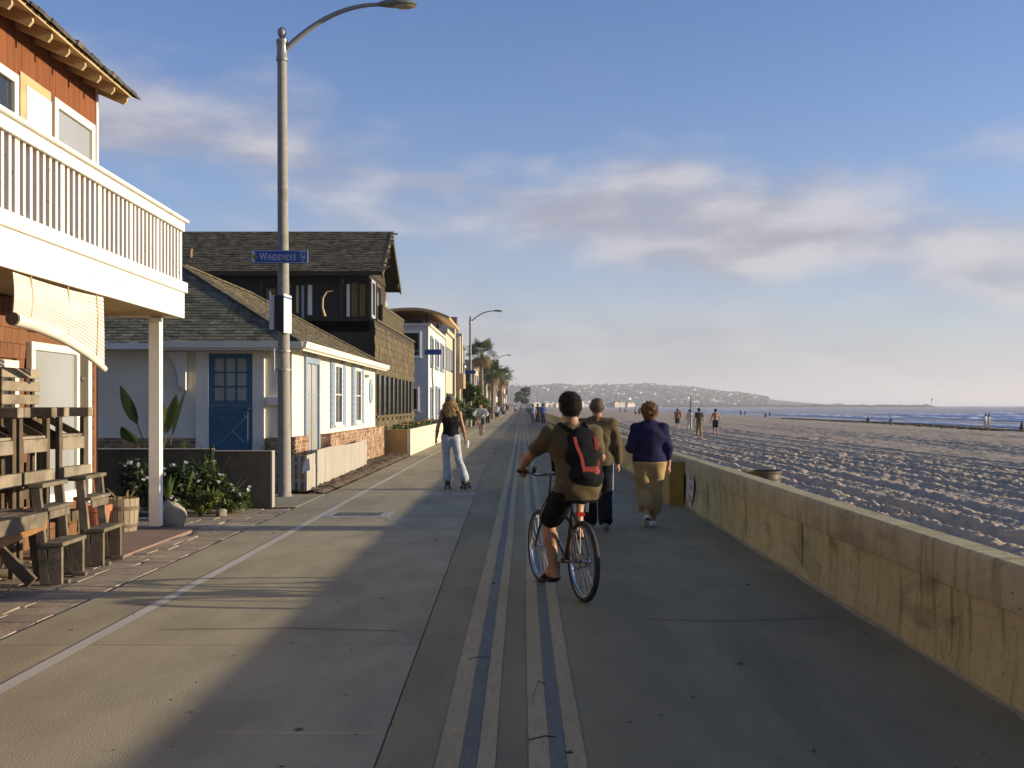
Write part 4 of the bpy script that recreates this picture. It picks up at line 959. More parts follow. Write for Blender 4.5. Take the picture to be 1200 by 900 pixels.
# ------------------------------------------------------------------ plants
def leafmat(name, c1, c2, tr=.35, rough=.5):
    m = mat(name, c1, c2, rough, 5, rnd=.0, spec=.35)
    n = m.node_tree.nodes; l = m.node_tree.links; b = n['Principled BSDF']; o = n['Material Output']
    t = n.new('ShaderNodeBsdfTranslucent'); src = b.inputs['Base Color'].links[0].from_socket
    l.new(src, t.inputs[0]); mx = n.new('ShaderNodeMixShader'); mx.inputs[0].default_value = tr
    l.new(b.outputs[0], mx.inputs[1]); l.new(t.outputs[0], mx.inputs[2]); l.new(mx.outputs[0], o.inputs[0]); return m
m_leaf = leafmat('leaf_green', (0.05, 0.085, 0.022), (0.085, 0.12, 0.03))
m_leafd = leafmat('leaf_dark', (0.028, 0.048, 0.016), (0.045, 0.07, 0.02))
m_leafy = leafmat('leaf_yellow_green', (0.11, 0.14, 0.03), (0.16, 0.17, 0.04), .45)
m_dry = leafmat('dry_leaf', (0.26, 0.19, 0.09), (0.17, 0.12, 0.06), .2)
m_petal = leafmat('white_petal', (0.66, 0.62, 0.66), (0.56, 0.52, 0.58), .3)
m_stem = mat('stem', (0.09, 0.10, 0.03), (0.12, 0.10, 0.04), .6, 8)
m_bark = mat('bark', (0.13, 0.10, 0.07), (0.085, 0.065, 0.045), .9, 12, bump=.8, bscale=30)
def leaf_cloud(name, parent, m, blobs, n, size, seed, flat=.5, aspect=.45, shell=.55):
    """n leaf-sized faces scattered through ellipsoid clumps (cx,cy,cz,rx,ry,rz)"""
    r = np.random.default_rng(seed); blobs = np.array(blobs, float)
    vol = (blobs[:, 3] * blobs[:, 4] * blobs[:, 5]) ** (2 / 3); pick = r.choice(len(blobs), n, p=vol / vol.sum())
    d = r.normal(size=(n, 3)); d /= np.linalg.norm(d, axis=1)[:, None]
    rad = (shell + (1 - shell) * r.random(n)) * (.82 + .36 * r.random(n))
    c = blobs[pick, :3] + d * rad[:, None] * blobs[pick, 3:]
    a = r.normal(size=(n, 3)); a[:, 2] *= flat; a /= np.linalg.norm(a, axis=1)[:, None]
    b_ = np.cross(a, r.normal(size=(n, 3))); b_ /= np.linalg.norm(b_, axis=1)[:, None]
    s = size * (.55 + .9 * r.random(n))[:, None]
    nn_ = np.cross(a, b_)
    v = np.stack([c - a * s, c + b_ * s * aspect + nn_ * s * .12, c + a * s, c - b_ * s * aspect + nn_ * s * .12], 1).reshape(-1, 3)
    if parent is not None and parent.name in XF: v = v + np.array(XF[parent.name].to_translation())
    q = np.arange(4 * n).reshape(-1, 4)
    return link(name, np_mesh(name, v, q, False), m, parent)
def blade(mb, base, tip, w_, droop=.1, side=None, n=7, fold=.18, tipw=.05, peak=.5):
    """one long leaf from base to tip with a keel, widest at 'peak'"""
    base, tip = Vector(base), Vector(tip); d = tip - base; sd_ = side or d.cross(Vector((0, 0, 1)))
    if sd_.length < 1e-3: sd_ = Vector((1, 0, 0))
    sd_ = Vector(sd_).normalized(); up_ = sd_.cross(d).normalized(); vs = []
    for i in range(n):
        t = i / (n - 1); p = base + d * t + Vector((0, 0, -droop * d.length * (t * t)))
        ww = w_ * (max(tipw, math.sin(math.pi * min(1, (t ** (math.log(.5) / math.log(peak))))) ** .8) if 0 < t < 1 else tipw)
        vs += [p - sd_ * ww + up_ * ww * fold, p, p + sd_ * ww + up_ * ww * fold]
    mb.add(vs, [f for i in range(n - 1) for f in ((3 * i, 3 * i + 1, 3 * i + 4, 3 * i + 3), (3 * i + 1, 3 * i + 2, 3 * i + 5, 3 * i + 4))])
# bird-of-paradise behind the garden wall
BP = thing('bird_of_paradise', 'large paddle leaved plant behind the garden wall', 'plant', (-6.25, 18.6, 0), world=True)
for (dx, zt, tx, tz, w_, m) in ((.05, 1.05, -.52, 2.02, .13, m_leafd), (.06, .9, .10, 2.28, .10, m_leafy), (.06, .9, .42, 1.86, .13, m_leafy), (.02, .85, -.45, 1.30, .16, m_leaf), (.1, .8, .20, 1.72, .11, m_leafy), (.1, .8, .62, 1.95, .06, m_leafd), (.3, .55, .62, 1.08, .10, m_leaf)):
    st_ = MB(); b0 = Vector((-6.27 + dx, 18.6, .0)); mid_ = Vector((-6.25 + dx + tx * .35, 18.6 + random.uniform(-.1, .1), zt)); tp = Vector((-6.25 + tx, 18.6 + random.uniform(-.2, .1), tz))
    st_.tube([b0, (b0 + mid_) / 2 + Vector((.02, 0, .05)), mid_, mid_ + (tp - mid_) * .27], [.02, .016, .012, .009], 6); l_ = MB(); blade(l_, mid_ + (tp - mid_) * .25, tp, w_ * 1.05, .08, peak=.42, side=Vector((random.uniform(.5, 1), random.uniform(-.6, .1), .2)))
    o = l_.build('leaf', m, BP, smooth=True); st_.build('stalk', m_stem, o)
# flowering bed in front of the wall
def shrub(label, x, y, rx, ry, h, n, m, seed, flowers=0, leaf=.045):
    t = thing('flowering_shrub' if flowers else 'shrub', label, 'shrub', (x, y, 0), world=True, group='shrubs in the garden bed')
    r = random.Random(seed); bl = []
    for k in range(9):
        a = r.uniform(0, 6.28); d = r.uniform(0, .65); hh = r.uniform(.3, .75)
        bl.append((x + math.cos(a) * rx * d, y + math.sin(a) * ry * d, h * hh * .9, rx * r.uniform(.3, .48), ry * r.uniform(.3, .5), h * r.uniform(.22, .38)))
    leaf_cloud('foliage', t, m, bl, n, leaf, seed, shell=.25)
    st_ = MB()
    for k in range(6):
        a = r.uniform(0, 6.28); st_.tube([(x + .03 * math.cos(a), y + .03 * math.sin(a), -.02), (x + rx * .4 * math.cos(a), y + ry * .4 * math.sin(a), h * .55)], [.012, .006], 5)
    st_.build('stem', m_stem, t)
    for k in range(flowers):
        b_ = bl[r.randrange(len(bl))]; a = r.uniform(0, 6.28); c = (b_[0] + math.cos(a) * b_[3] * .8, b_[1] - abs(math.sin(a)) * b_[4], b_[2] + b_[5] * r.uniform(.5, 1.1))
        q = leaf_cloud('flower', t, m_petal, [(*c, .026, .026, .02)], 16, .016, seed * 31 + k, aspect=.8, shell=.5)
    return t
shrub('leafy shrub with white flowers just right of the white balcony post', -5.30, 16.55, .42, .4, .80, 1500, m_leafd, 21, 10)
shrub('tall shrub with white flowers in the middle of the garden bed', -4.93, 16.85, .40, .35, .85, 1500, m_leaf, 22, 12)
shrub('low mossy green shrub spilling over the garden bed edge', -4.75, 16.35, .45, .35, .42, 1500, m_leafy, 23, 0, .03)
shrub('small shrub with white flowers at the right end of the garden bed', -4.38, 16.75, .32, .3, .55, 1000, m_leaf, 24, 7)
shrub('dark shrub with white flowers behind the wooden barrel', -5.75, 16.3, .30, .3, .95, 900, m_leafd, 25, 8)
shrub('small green bush in front of the rough rock', -5.05, 16.15, .25, .2, .32, 500, m_leaf, 26, 3, .03)
shrub('little green shrub poking up behind the garden wall end', -4.15, 18.1, .16, .16, 1.12, 450, m_leaf, 29, 0, .03)
def strap_plant(label, x, y, z, n, ln, w_, m, seed, spread=.8):
    t = thing('strap_leaf_plant', label, 'plant', (x, y, z), world=True, group='strap leaved plants in the garden bed'); r = random.Random(seed)
    for k in range(n):
        a = r.uniform(0, 6.28); s = r.uniform(.2, 1) * spread; L_ = ln * r.uniform(.7, 1.1); q = MB()
        blade(q, (x, y, z), (x + math.cos(a) * s * L_, y + math.sin(a) * s * L_ * .5, z + L_ * math.sqrt(max(.15, 1 - s * s * .8))), w_, .12, n=6, peak=.45)
        q.build('leaf', m, t, smooth=True)
strap_plant('upright pale green strap leaved plant in the bed centre', -5.02, 16.5, .15, 10, .72, .028, m_leaf, 3)
strap_plant('spiky strap leaved plant between post and bed centre', -5.45, 16.7, .2, 8, .55, .024, m_leafy, 4)
strap_plant('tall dark strap leaved plant rising above the white flowers', -4.80, 17.05, .3, 12, .85, .03, m_leafd, 6, .6)
strap_plant('wide yellow green strap leaved plant at the bed front', -4.60, 16.35, .05, 14, .5, .022, m_leafy, 7, 1.0)
strap_plant('sprawling strap leaved plant behind the pale rock', -5.2, 16.25, .1, 12, .6, .024, m_leaf, 9, .9)
strap_plant('low strap leaved plant near the right end of bed', -4.55, 17.0, .1, 9, .55, .022, m_leaf, 5)
# rocks
m_rock = mat('pale_rock', (0.33, 0.28, 0.205), (0.21, 0.178, 0.13), .9, 5, bump=1.0, bscale=18, dirt=(.2, .17, .12), dscale=4)
def rock(label, x, y, sx, sy, sz, seed):
    bm = bmesh.new(); bmesh.ops.create_icosphere(bm, subdivisions=3, radius=1); r = np.random.default_rng(seed)
    pl = r.normal(size=(9, 3)); pl /= np.linalg.norm(pl, axis=1)[:, None]; dd = r.uniform(.6, .9, 9)
    for v in bm.verts:
        for p, d in zip(pl, dd):
            k = v.co.dot(Vector(p))
            if k > d: v.co -= Vector(p) * (k - d) * .92
        v.co *= 1 + .10 * (float(vnoise(np.array([v.co.x * 3 + seed * 7 + 20]), np.array([v.co.y * 3 + v.co.z * 4 + 20]))[0]) - .5)
        v.co = Vector((v.co.x * sx, v.co.y * sy, max(-.2, v.co.z) * sz))
    me = bpy.data.meshes.new('rock'); bm.to_mesh(me); bm.free()
    o = link('rock', me, m_rock, None, (x, y, sz * .2)); setp(o, label, 'rock', 'rocks edging the garden bed')
rock('pale rock at the foot of the white balcony post', -4.72, 14.85, .22, .18, .30, 1)
rock('pale grey rock in the middle of the garden bed edge', -5.02, 15.75, .24, .2, .22, 2)
rock('small rock under the shrub at the garden bed edge', -4.42, 16.25, .10, .09, .10, 3)
# barrel planter and clay pot
m_barrel = mat('barrel_wood', (0.33, 0.265, 0.175), (0.23, 0.18, 0.115), .85, 9, stretch=(1, 1, .15), bump=.5, bscale=40, bstretch=(1, 1, .15), rnd=.14)
m_hoop = mat('rusty_hoop', (0.12, 0.095, 0.065), (0.17, 0.12, 0.07), .8, 12)
BR = thing('barrel_planter', 'half wooden barrel planter with withered plant on the patio', 'planter', (-5.12, 14.2, .016))
ns = 16
for k in range(ns):
    a0 = 2 * math.pi * k / ns + .02; a1 = 2 * math.pi * (k + 1) / ns - .02; q = MB(); vs = []
    for (r_o, z) in ((.165, 0), (.182, .14), (.192, .28), (.195, .42)):
        for a in (a0, a1):
            vs += [(r_o * math.cos(a), r_o * math.sin(a), z), ((r_o - .02) * math.cos(a), (r_o - .02) * math.sin(a), z)]
    fs = []
    for i in range(3):
        q0 = 4 * i
        for (u, v) in ((0, 2), (2, 3), (3, 1), (1, 0)): fs.append((q0 + u, q0 + v, q0 + 4 + v, q0 + 4 + u))
    fs += [(0, 1, 3, 2), (12, 14, 15, 13)]
    q.add(vs, fs); q.build('stave', m_barrel, BR)
for (r0, z0, r1, z1) in ((.172, .05, .177, .09), (.194, .27, .197, .32)):
    q = MB(); q.lathe([(r0 - .004, z0), (r0 + .004, z0), (r1 + .004, z1), (r1 - .004, z1)], n=28, caps=False); q.build('hoop', m_hoop, BR, smooth=True)
q = MB(); q.lathe([(0, .36), (.17, .37)], n=20, caps=False); q.build('soil', m_mulch, BR)
WP = thing('withered_plant', 'withered yellow brown leaves standing in the wooden barrel', 'plant', (-5.12, 14.2, .41)); rr2 = random.Random(8)
for k in range(16):
    a = rr2.uniform(0, 6.28); s = rr2.uniform(.05, .2); q = MB(); blade(q, (math.cos(a) * .08, math.sin(a) * .08, -.03), (math.cos(a) * (.08 + s), math.sin(a) * (.08 + s), rr2.uniform(.08, .27)), .014, .3, n=5); q.build('leaf', m_dry if k % 4 else m_leafy, WP)
CP = thing('clay_pot', 'tall terracotta pot between stools and wooden barrel', 'pot', (-5.12, 13.35, .016))
q = MB(); q.lathe([(.09, 0), (.145, .33), (.165, .335), (.17, .41), (.15, .415), (.145, .36), (.08, .30), (0, .30)], n=24, caps=False); q.build('pot', mat('terracotta', (.40, .15, .08), (.33, .12, .06), .8, 5, bump=.2), CP, smooth=True)

# ------------------------------------------------------------------ wooden patio furniture stacked by the house
m_wd = mat('weathered_timber', (0.275, 0.228, 0.16), (0.18, 0.15, 0.105), .8, 7, stretch=(.5, .5, .5), bump=.5, bscale=40, rnd=.16, dirt=(.14, .11, .07), dscale=3.5, dlo=.5, dhi=.75)
m_wdd = mat('dark_timber', (0.11, 0.08, 0.048), (0.075, 0.055, 0.033), .8, 7, bump=.4, bscale=40, rnd=.14, dirt=(.22, .16, .09), dscale=4, dlo=.6, dhi=.8)
m_wdg = mat('grey_timber', (0.175, 0.142, 0.095), (0.11, 0.09, 0.062), .85, 7, bump=.5, bscale=40, rnd=.14, dirt=(.30, .25, .17), dscale=4, dlo=.58, dhi=.8)
def beam_part(parent, name, a, b_, w_, h_, m, up=(0, 0, 1), bev=.005):
    q = MB(); q.beam(a, b_, w_, h_, up); return q.build(name, m, parent, bevel=bev)
def tall_chair(label, y0, y1, x1=-4.72, back=True, zb=1.9):
    """tall bar chair facing the sea: y0..y1 wide, front legs at x1"""
    t = thing('bar_chair', label, 'chair', (x1 - .25, (y0 + y1) / 2, .0), world=True, group='tall timber bar chairs by the shingled house'); z0 = .0; x0 = x1 - .52
    for y in (y0, y1):
        s = 1 if y == y0 else -1; yc = y + s * .035
        piece('leg', t, m_wdd, x1 - .05, x1, yc - .035, yc + .035, z0, 1.50, b=.006)
        piece('leg', t, m_wdd, x0, x0 + .05, yc - .035, yc + .035, z0, zb if back else 1.5, b=.006)
        piece('armrest', t, m_wd, x0 + .0, x1 + .06, yc - .06, yc + .06, 1.502, 1.60, b=.008)
        piece('side_stretcher', t, m_wdd, x0 + .052, x1 - .052, yc - .02, yc + .02, .42, .50, b=.005)
    w0, w1 = y0 + .072, y1 - .072
    piece('seat_front', t, m_wd, x1 - .03, x1 + .005, w0, w1, 1.16, 1.29, b=.006)
    for k in range(4): piece('seat_slat', t, m_wd, x0 + .06 + k * .115, x0 + .06 + k * .115 + .10, w0, w1, 1.293, 1.32, b=.005)
    piece('footrest', t, m_wd, x1 - .02, x1 + .05, y0 + .0, y1 - .0, .86, .985, b=.006)
    piece('lower_rail', t, m_wdd, x1 - .045, x1 - .01, w0, w1, .40, .50, b=.005)
    for (za, zb_) in ((1.34, 1.48), (.64, .76)): piece('back_board', t, m_wdd, x0 + .052, x0 + .075, w0, w1, za, zb_, b=.005)
    for y in (y0, y1):
        s = 1 if y == y0 else -1; yc = y + s * .035
        piece('side_board', t, m_wdd, x0 + .052, x1 - .052, yc - .018, yc + .018, 1.17, 1.28, b=.005); piece('side_board', t, m_wdd, x0 + .052, x1 - .052, yc - .018, yc + .018, .80, .90, b=.005)
        beam_part(t, 'brace', (x1 - .06, yc + s * .03, 1.30), (x0 + .1, yc + s * .03, 1.49), .02, .08, m_wdd)
    if back:
        for k in range(3): piece('back_slat', t, m_wd, x0 - .028, x0 - .002, y0, y1, zb - .10 - k * .15, zb - k * .15, b=.005)
    return t
tall_chair('tall timber bar chair nearest the camera, with slatted back showing', 9.55, 10.38, x1=-4.74, zb=2.0)
tall_chair('middle one of the three tall timber bar chairs', 10.45, 11.12, x1=-4.74, back=False)
tall_chair('far tall timber bar chair beside the white door trim', 11.35, 12.05, x1=-4.74, back=False)
sb = thing('chair_back', 'pale slatted timber backrest standing behind the bar chairs', 'chair back', (-5.15, 11.3, 0), world=True)
for y in (11.02, 11.72): piece('upright', sb, m_wdd, -5.20, -5.165, y - .03, y + .03, 0, 1.99, b=.005)
for k in range(4): piece('back_slat', sb, m_wd, -5.163, -5.14, 10.95, 11.80, 1.90 - k * .135, 2.0 - k * .135, b=.006)
def step_stool(label, y0, wd, x1, rz):
    t = thing('stepped_stool', label, 'stool', (x1, y0, .0), rz, group='stepped timber stools at the patio edge'); g_ = .008
    for y in (0, wd):
        s = 1 if y == 0 else -1; yc = y + s * .022
        piece('leg', t, m_wdg, -.125, 0, yc - .022, yc + .022, g_, .345, b=.005)
        beam_part(t, 'upright', (-.15, yc, g_), (-.235, yc, .875), .045, .085, m_wdg, up=(1, 0, 0))
        piece('foot_block', t, m_wdg, -.09, .045, yc - .03 + s * .055, yc + .03 + s * .055, g_, .045, b=.006)
    piece('step', t, m_wdg, -.19, .015, -.01, wd + .01, .347, .385, b=.006)
    piece('step', t, m_wdg, -.30, -.115, .0, wd, .665, .70, b=.006)
    piece('apron', t, m_wdg, -.14, -.12, .05, wd - .05, .59, .662, b=.005)
    piece('top_rail', t, m_wdg, -.30, -.16, -.01, wd + .01, .877, .915, b=.006)
    return t
step_stool('nearer of the two stepped timber stools at the patio edge', 9.98, .60, -4.15, R(3))
step_stool('farther of the two stepped timber stools beside the clay pot', 11.1, .60, -4.20, R(3))
PT = thing('trestle_table', 'rough timber trestle table with crossed legs under the bar chairs', 'table', (-4.7, 9.6, 0), world=True)
for k in range(5): piece('table_board', PT, m_wdg, -5.05 + k * .145, -4.915 + k * .145, 8.3, 10.32, .62, .66, b=.006)
for yy_ in (8.75, 9.95):
    beam_part(PT, 'crossed_leg', (-4.40, yy_, .03), (-5.0, yy_ + .0, .618), .045, .11, m_wdg)
    beam_part(PT, 'crossed_leg', (-5.0, yy_ + .05, .05), (-4.40, yy_ + .05, .618), .045, .11, m_wdg)
    beam_part(PT, 'leg', (-4.38, yy_ + .12, .03), (-4.46, yy_ + .12, .618), .045, .10, m_wdg)
beam_part(PT, 'brace', (-4.42, 8.5, .40), (-4.30, 9.98, .56), .04, .10, mat('orange_timber', (.28, .14, .05), (.21, .10, .035), .8, 7, bump=.4))
beam_part(PT, 'stretcher', (-4.7, 8.75, .22), (-4.7, 9.98, .22), .04, .09, m_wd)
beam_part(PT, 'bench_board', (-4.30, 8.2, .60), (-4.30, 10.0, .60), .035, .13, m_wdg)

# steel drum on the sand behind the wall
m_drum = mat('olive_steel_drum', (0.055, 0.05, 0.03), (0.04, 0.037, 0.022), .6, 7, spec=.3, metal=.0, dirt=(.12, .075, .035), dscale=5, dlo=.6, dhi=.75)
DRM = thing('steel_drum', 'dark ribbed steel trash drum standing on sand behind the wall', 'trash can', (3.77, 17.5, -.34))
prof = [(0, .02), (.285, .02), (.29, .0), (.29, .25), (.30, .27), (.30, .29), (.29, .31), (.29, .55), (.30, .57), (.30, .59), (.29, .61), (.29, .66), (.296, .675), (.29, .69), (.29, .73), (.296, .745), (.29, .76), (.29, .80), (.296, .815), (.29, .83), (.29, .89), (.302, .90), (.302, .925), (.28, .925), (.28, .2), (0, .2)]
q = MB(); q.lathe(prof, n=32, caps=False); q.build('drum', m_drum, DRM, smooth=True, autosmooth=50)
q = MB(); q.lathe([(.283, .905), (.306, .90), (.306, .93), (.283, .93)], n=32, caps=False); q.build('rim', mat('rusty_rim', (.08, .058, .036), (.05, .036, .024), .7, 9), DRM, smooth=True)
# ------------------------------------------------------------------ organic bodies: smooth unions of tapered capsules, meshed with surface nets
A_ = lambda *p: np.array(p, float)
class Field:
    def __init__(s): s.p = []; s.cuts = []; s.subs = []
    def cap(s, a, b, r0, r1=None, k=.03, n=None, fl=1.0):
        s.p.append((A_(*a), A_(*b), r0, r0 if r1 is None else r1, k, None if n is None else A_(*n) / np.linalg.norm(n), fl)); return s
    def ball(s, a, r, k=.02, n=None, fl=1.0): return s.cap(a, A_(*a) + A_(0, 0, 1e-4), r, r, k, n, fl)
    def chain(s, pts, rs, k=.03, n=None, fl=1.0):
        for i in range(len(pts) - 1): s.cap(pts[i], pts[i + 1], rs[i], rs[i + 1], k, n, fl)
        return s
    def cut(s, n, at): n = A_(*n) / np.linalg.norm(n); s.cuts.append((n, float(np.dot(n, A_(*at))))); return s
    def sub(s, a, b, r, k=.02): s.subs.append((A_(*a), A_(*b), r, k)); return s
    @staticmethod
    def _d(P, a, b, r0, r1, n, fl):
        ba = b - a; L2 = max(1e-12, float(ba @ ba)); v = P - a; t = np.clip((v @ ba) / L2, 0, 1)
        q = v - t[..., None] * ba
        if n is not None: q = q + (fl - 1) * (q @ n)[..., None] * n
        return np.sqrt((q * q).sum(-1)) - (r0 + (r1 - r0) * t)
    def mesh(s, name, h=.01, wr=None):
        lo = np.min([np.minimum(p[0] - max(p[2], p[3]), p[1] - max(p[2], p[3])) for p in s.p], 0) - 3 * h - .02
        hi = np.max([np.maximum(p[0] + max(p[2], p[3]), p[1] + max(p[2], p[3])) for p in s.p], 0) + 3 * h + .02
        dim = np.ceil((hi - lo) / h).astype(int) + 1
        G = np.full(dim, .2, np.float32); ax = [lo[i] + h * np.arange(dim[i]) for i in range(3)]
        def block(a, b, r, m):
            i0 = np.clip(np.floor((np.minimum(a, b) - r - m - lo) / h).astype(int), 0, dim - 1); i1 = np.clip(np.ceil((np.maximum(a, b) + r + m - lo) / h).astype(int) + 1, 1, dim)
            sl = tuple(slice(i0[i], i1[i]) for i in range(3))
            P = np.stack(np.meshgrid(*[ax[i][sl[i]] for i in range(3)], indexing='ij'), -1); return sl, P
        for (a, b, r0, r1, k, n, fl) in s.p:
            sl, P = block(a, b, max(r0, r1), k + .03); d = s._d(P, a, b, r0, r1, n, fl); g = G[sl]
            hh = np.clip(.5 + .5 * (g - d) / k, 0, 1); G[sl] = g * (1 - hh) + d * hh - k * hh * (1 - hh)
        for (a, b, r, k) in s.subs:
            sl, P = block(a, b, r, k + .03); d = -s._d(P, a, b, r, r, None, 1); g = G[sl]; hh = np.clip(.5 - .5 * (g - d) / k, 0, 1); G[sl] = g * (1 - hh) + d * hh + k * hh * (1 - hh)
        if wr or s.cuts:
            P = np.stack(np.meshgrid(*ax, indexing='ij'), -1)
            if wr:
                amp, fr, sd_ = wr; x, y, z = P[..., 0], P[..., 1], P[..., 2]
                G += amp * (np.sin(fr * (x * .9 + z * .55) + 2.2 * np.sin(fr * .43 * (y + z) + sd_)) * .6 + np.sin(fr * 1.7 * (z * .7 - x * .6 + y) + sd_ * 3 + 1.7 * np.sin(fr * .5 * x)) * .4 - .5 * np.abs(np.sin(fr * 1.1 * (z * .8 + x * .5 - y * .4) + 2.6 * np.sin(fr * .31 * (x - z) + sd_))) ** .6 + .3)
            for (n, d) in s.cuts: G = np.maximum(G, P @ n - d)
        G[0], G[-1] = .2, .2; G[:, 0], G[:, -1] = .2, .2; G[:, :, 0], G[:, :, -1] = .2, .2
        return surface_nets(name, G, lo, h)
def surface_nets(name, G, lo, h):
    S = G < 0; c = [(i, j, k) for i in (0, 1) for j in (0, 1) for k in (0, 1)]
    nx, ny, nz = G.shape
    sub = lambda A, o: A[o[0]:nx - 1 + o[0], o[1]:ny - 1 + o[1], o[2]:nz - 1 + o[2]]
    cnt = sum(sub(S, o).astype(np.int8) for o in c); M = (cnt > 0) & (cnt < 8); I = np.argwhere(M); idx = np.full(M.shape, -1, np.int64); idx[M] = np.arange(len(I))
    acc = np.zeros((len(I), 3)); num = np.zeros(len(I))
    val = {o: sub(G, o)[M] for o in c}
    for o in c:
        for a in range(3):
            if o[a] == 1: continue
            o2 = list(o); o2[a] = 1; o2 = tuple(o2); v0, v1 = val[o], val[o2]; m = (v0 < 0) != (v1 < 0)
            t = np.where(m, v0 / np.where(m, v0 - v1, 1), 0); p = np.tile(np.array(o, float), (len(I), 1)); p[:, a] += t
            acc[m] += p[m]; num[m] += 1
    V = (I + acc / num[:, None]) * h + lo; Q = []
    for a in range(3):
        b, c2 = (a + 1) % 3, (a + 2) % 3
        sl0 = [slice(None)] * 3; sl1 = [slice(None)] * 3; sl0[a] = slice(0, -1); sl1[a] = slice(1, None)
        s0 = S[tuple(sl0)]; s1 = S[tuple(sl1)]; E = np.argwhere(s0 != s1); E = E[(E[:, b] > 0) & (E[:, c2] > 0) & (E[:, b] < G.shape[b] - 1) & (E[:, c2] < G.shape[c2] - 1)]
        if not len(E): continue
        ins = s0[tuple(E.T)]
        def ci(db, dc): e = E.copy(); e[:, b] -= db; e[:, c2] -= dc; return idx[tuple(e.T)]
        q = np.stack([ci(1, 1), ci(0, 1), ci(0, 0), ci(1, 0)], 1); q[~ins] = q[~ins][:, ::-1]; Q.append(q)
    return np_mesh(name, V, np.concatenate(Q))

def joints(H=1.75, build=1.0):
    s = H / 1.75; J = {}
    base = dict(pelvis=(0, 0, .97), waist=(0, .01, 1.10), chest=(0, .0, 1.30), neck=(0, -.01, 1.47), head=(0, .02, 1.635))
    for k, v in base.items(): J[k] = A_(*v) * s
    for sg, n in ((-1, 'L'), (1, 'R')):
        for k, v in dict(sh=(.175 * build, -.005, 1.42), el=(.225 * build, -.03, 1.14), wr=(.235 * build, .03, .90), hip=(.088, 0, .93), kn=(.095, .02, .51), an=(.095, -.03, .09), toe=(.115, .12, .03)).items():
            J[k + n] = A_(v[0] * sg, v[1], v[2]) * s
    return J
FW = (0, 1, 0)
def head_prims(f, J, s=1.0, fwd=A_(0, 1, 0), skin=True):
    h = J['head']; rt = np.cross(fwd, A_(0, 0, 1)); up = A_(0, 0, 1)
    f.cap(h + up * .025 * s - fwd * .018 * s, h + up * .025 * s + fwd * .02 * s, .088 * s, .086 * s, .02, rt, 1.12)
    f.cap(h - up * .015 * s + fwd * .02 * s, h - up * .075 * s + fwd * .055 * s, .07 * s, .045 * s, .03)        # jaw
    f.cap(h + up * .0 * s + fwd * .098 * s, h - up * .032 * s + fwd * .115 * s, .009 * s, .014 * s, .012)         # nose
    f.cap(h - up * .062 * s + fwd * .088 * s - rt * .018, h - up * .062 * s + fwd * .088 * s + rt * .018, .010 * s, None, .008)  # mouth
    f.cap(h + up * .022 * s + fwd * .085 * s - rt * .04, h + up * .022 * s + fwd * .085 * s + rt * .04, .014 * s, None, .02)     # brow
    for sg in (-1, 1): f.cap(h + rt * sg * .086 * s - up * .025 * s - fwd * .005, h + rt * sg * .096 * s + up * .022 * s - fwd * .015, .014 * s, .020 * s, .008, rt, 1.8)
    f.cap(h - up * .04 * s - fwd * .015 * s, J['neck'] - up * .01, .060 * s, .066 * s, .03)
def hand_prims(f, wr, d, pn, s=1.0, curl=.6, spread=.2, thumb=1):
    """palm and five fingers. d: direction from wrist along the hand, pn: palm normal, thumb: +1/-1 side"""
    d = d / np.linalg.norm(d); pn = pn - d * (pn @ d); pn = pn / np.linalg.norm(pn); sd_ = np.cross(d, pn) * thumb
    kn = wr + d * .085 * s
    f.cap(wr + d * .01 * s, kn, .030 * s, .036 * s, .015, pn, 2.0)
    for i, (o, L_) in enumerate(((.027, .068), (.009, .076), (-.009, .071), (-.026, .056))):
        b0 = kn + sd_ * o * s; d1 = d * math.cos(curl * .6) + pn * math.sin(curl * .6) + sd_ * o * spread * 4; d2 = d * math.cos(curl * 1.7) + pn * math.sin(curl * 1.7)
        m = b0 + d1 * L_ * .5 * s; f.cap(b0 - d * .012, m, .0095 * s, .009 * s, .006); f.cap(m, m + d2 * L_ * .55 * s, .009 * s, .0075 * s, .005)
    t0 = wr + d * .025 * s + sd_ * .026 * s; t1 = t0 + (d * .55 + sd_ * .6 + pn * .35) * .045 * s; f.cap(t0, t1, .013 * s, .0105 * s, .01); f.cap(t1, t1 + (d * .85 + pn * .4) * .034 * s, .0105 * s, .0085 * s, .006)
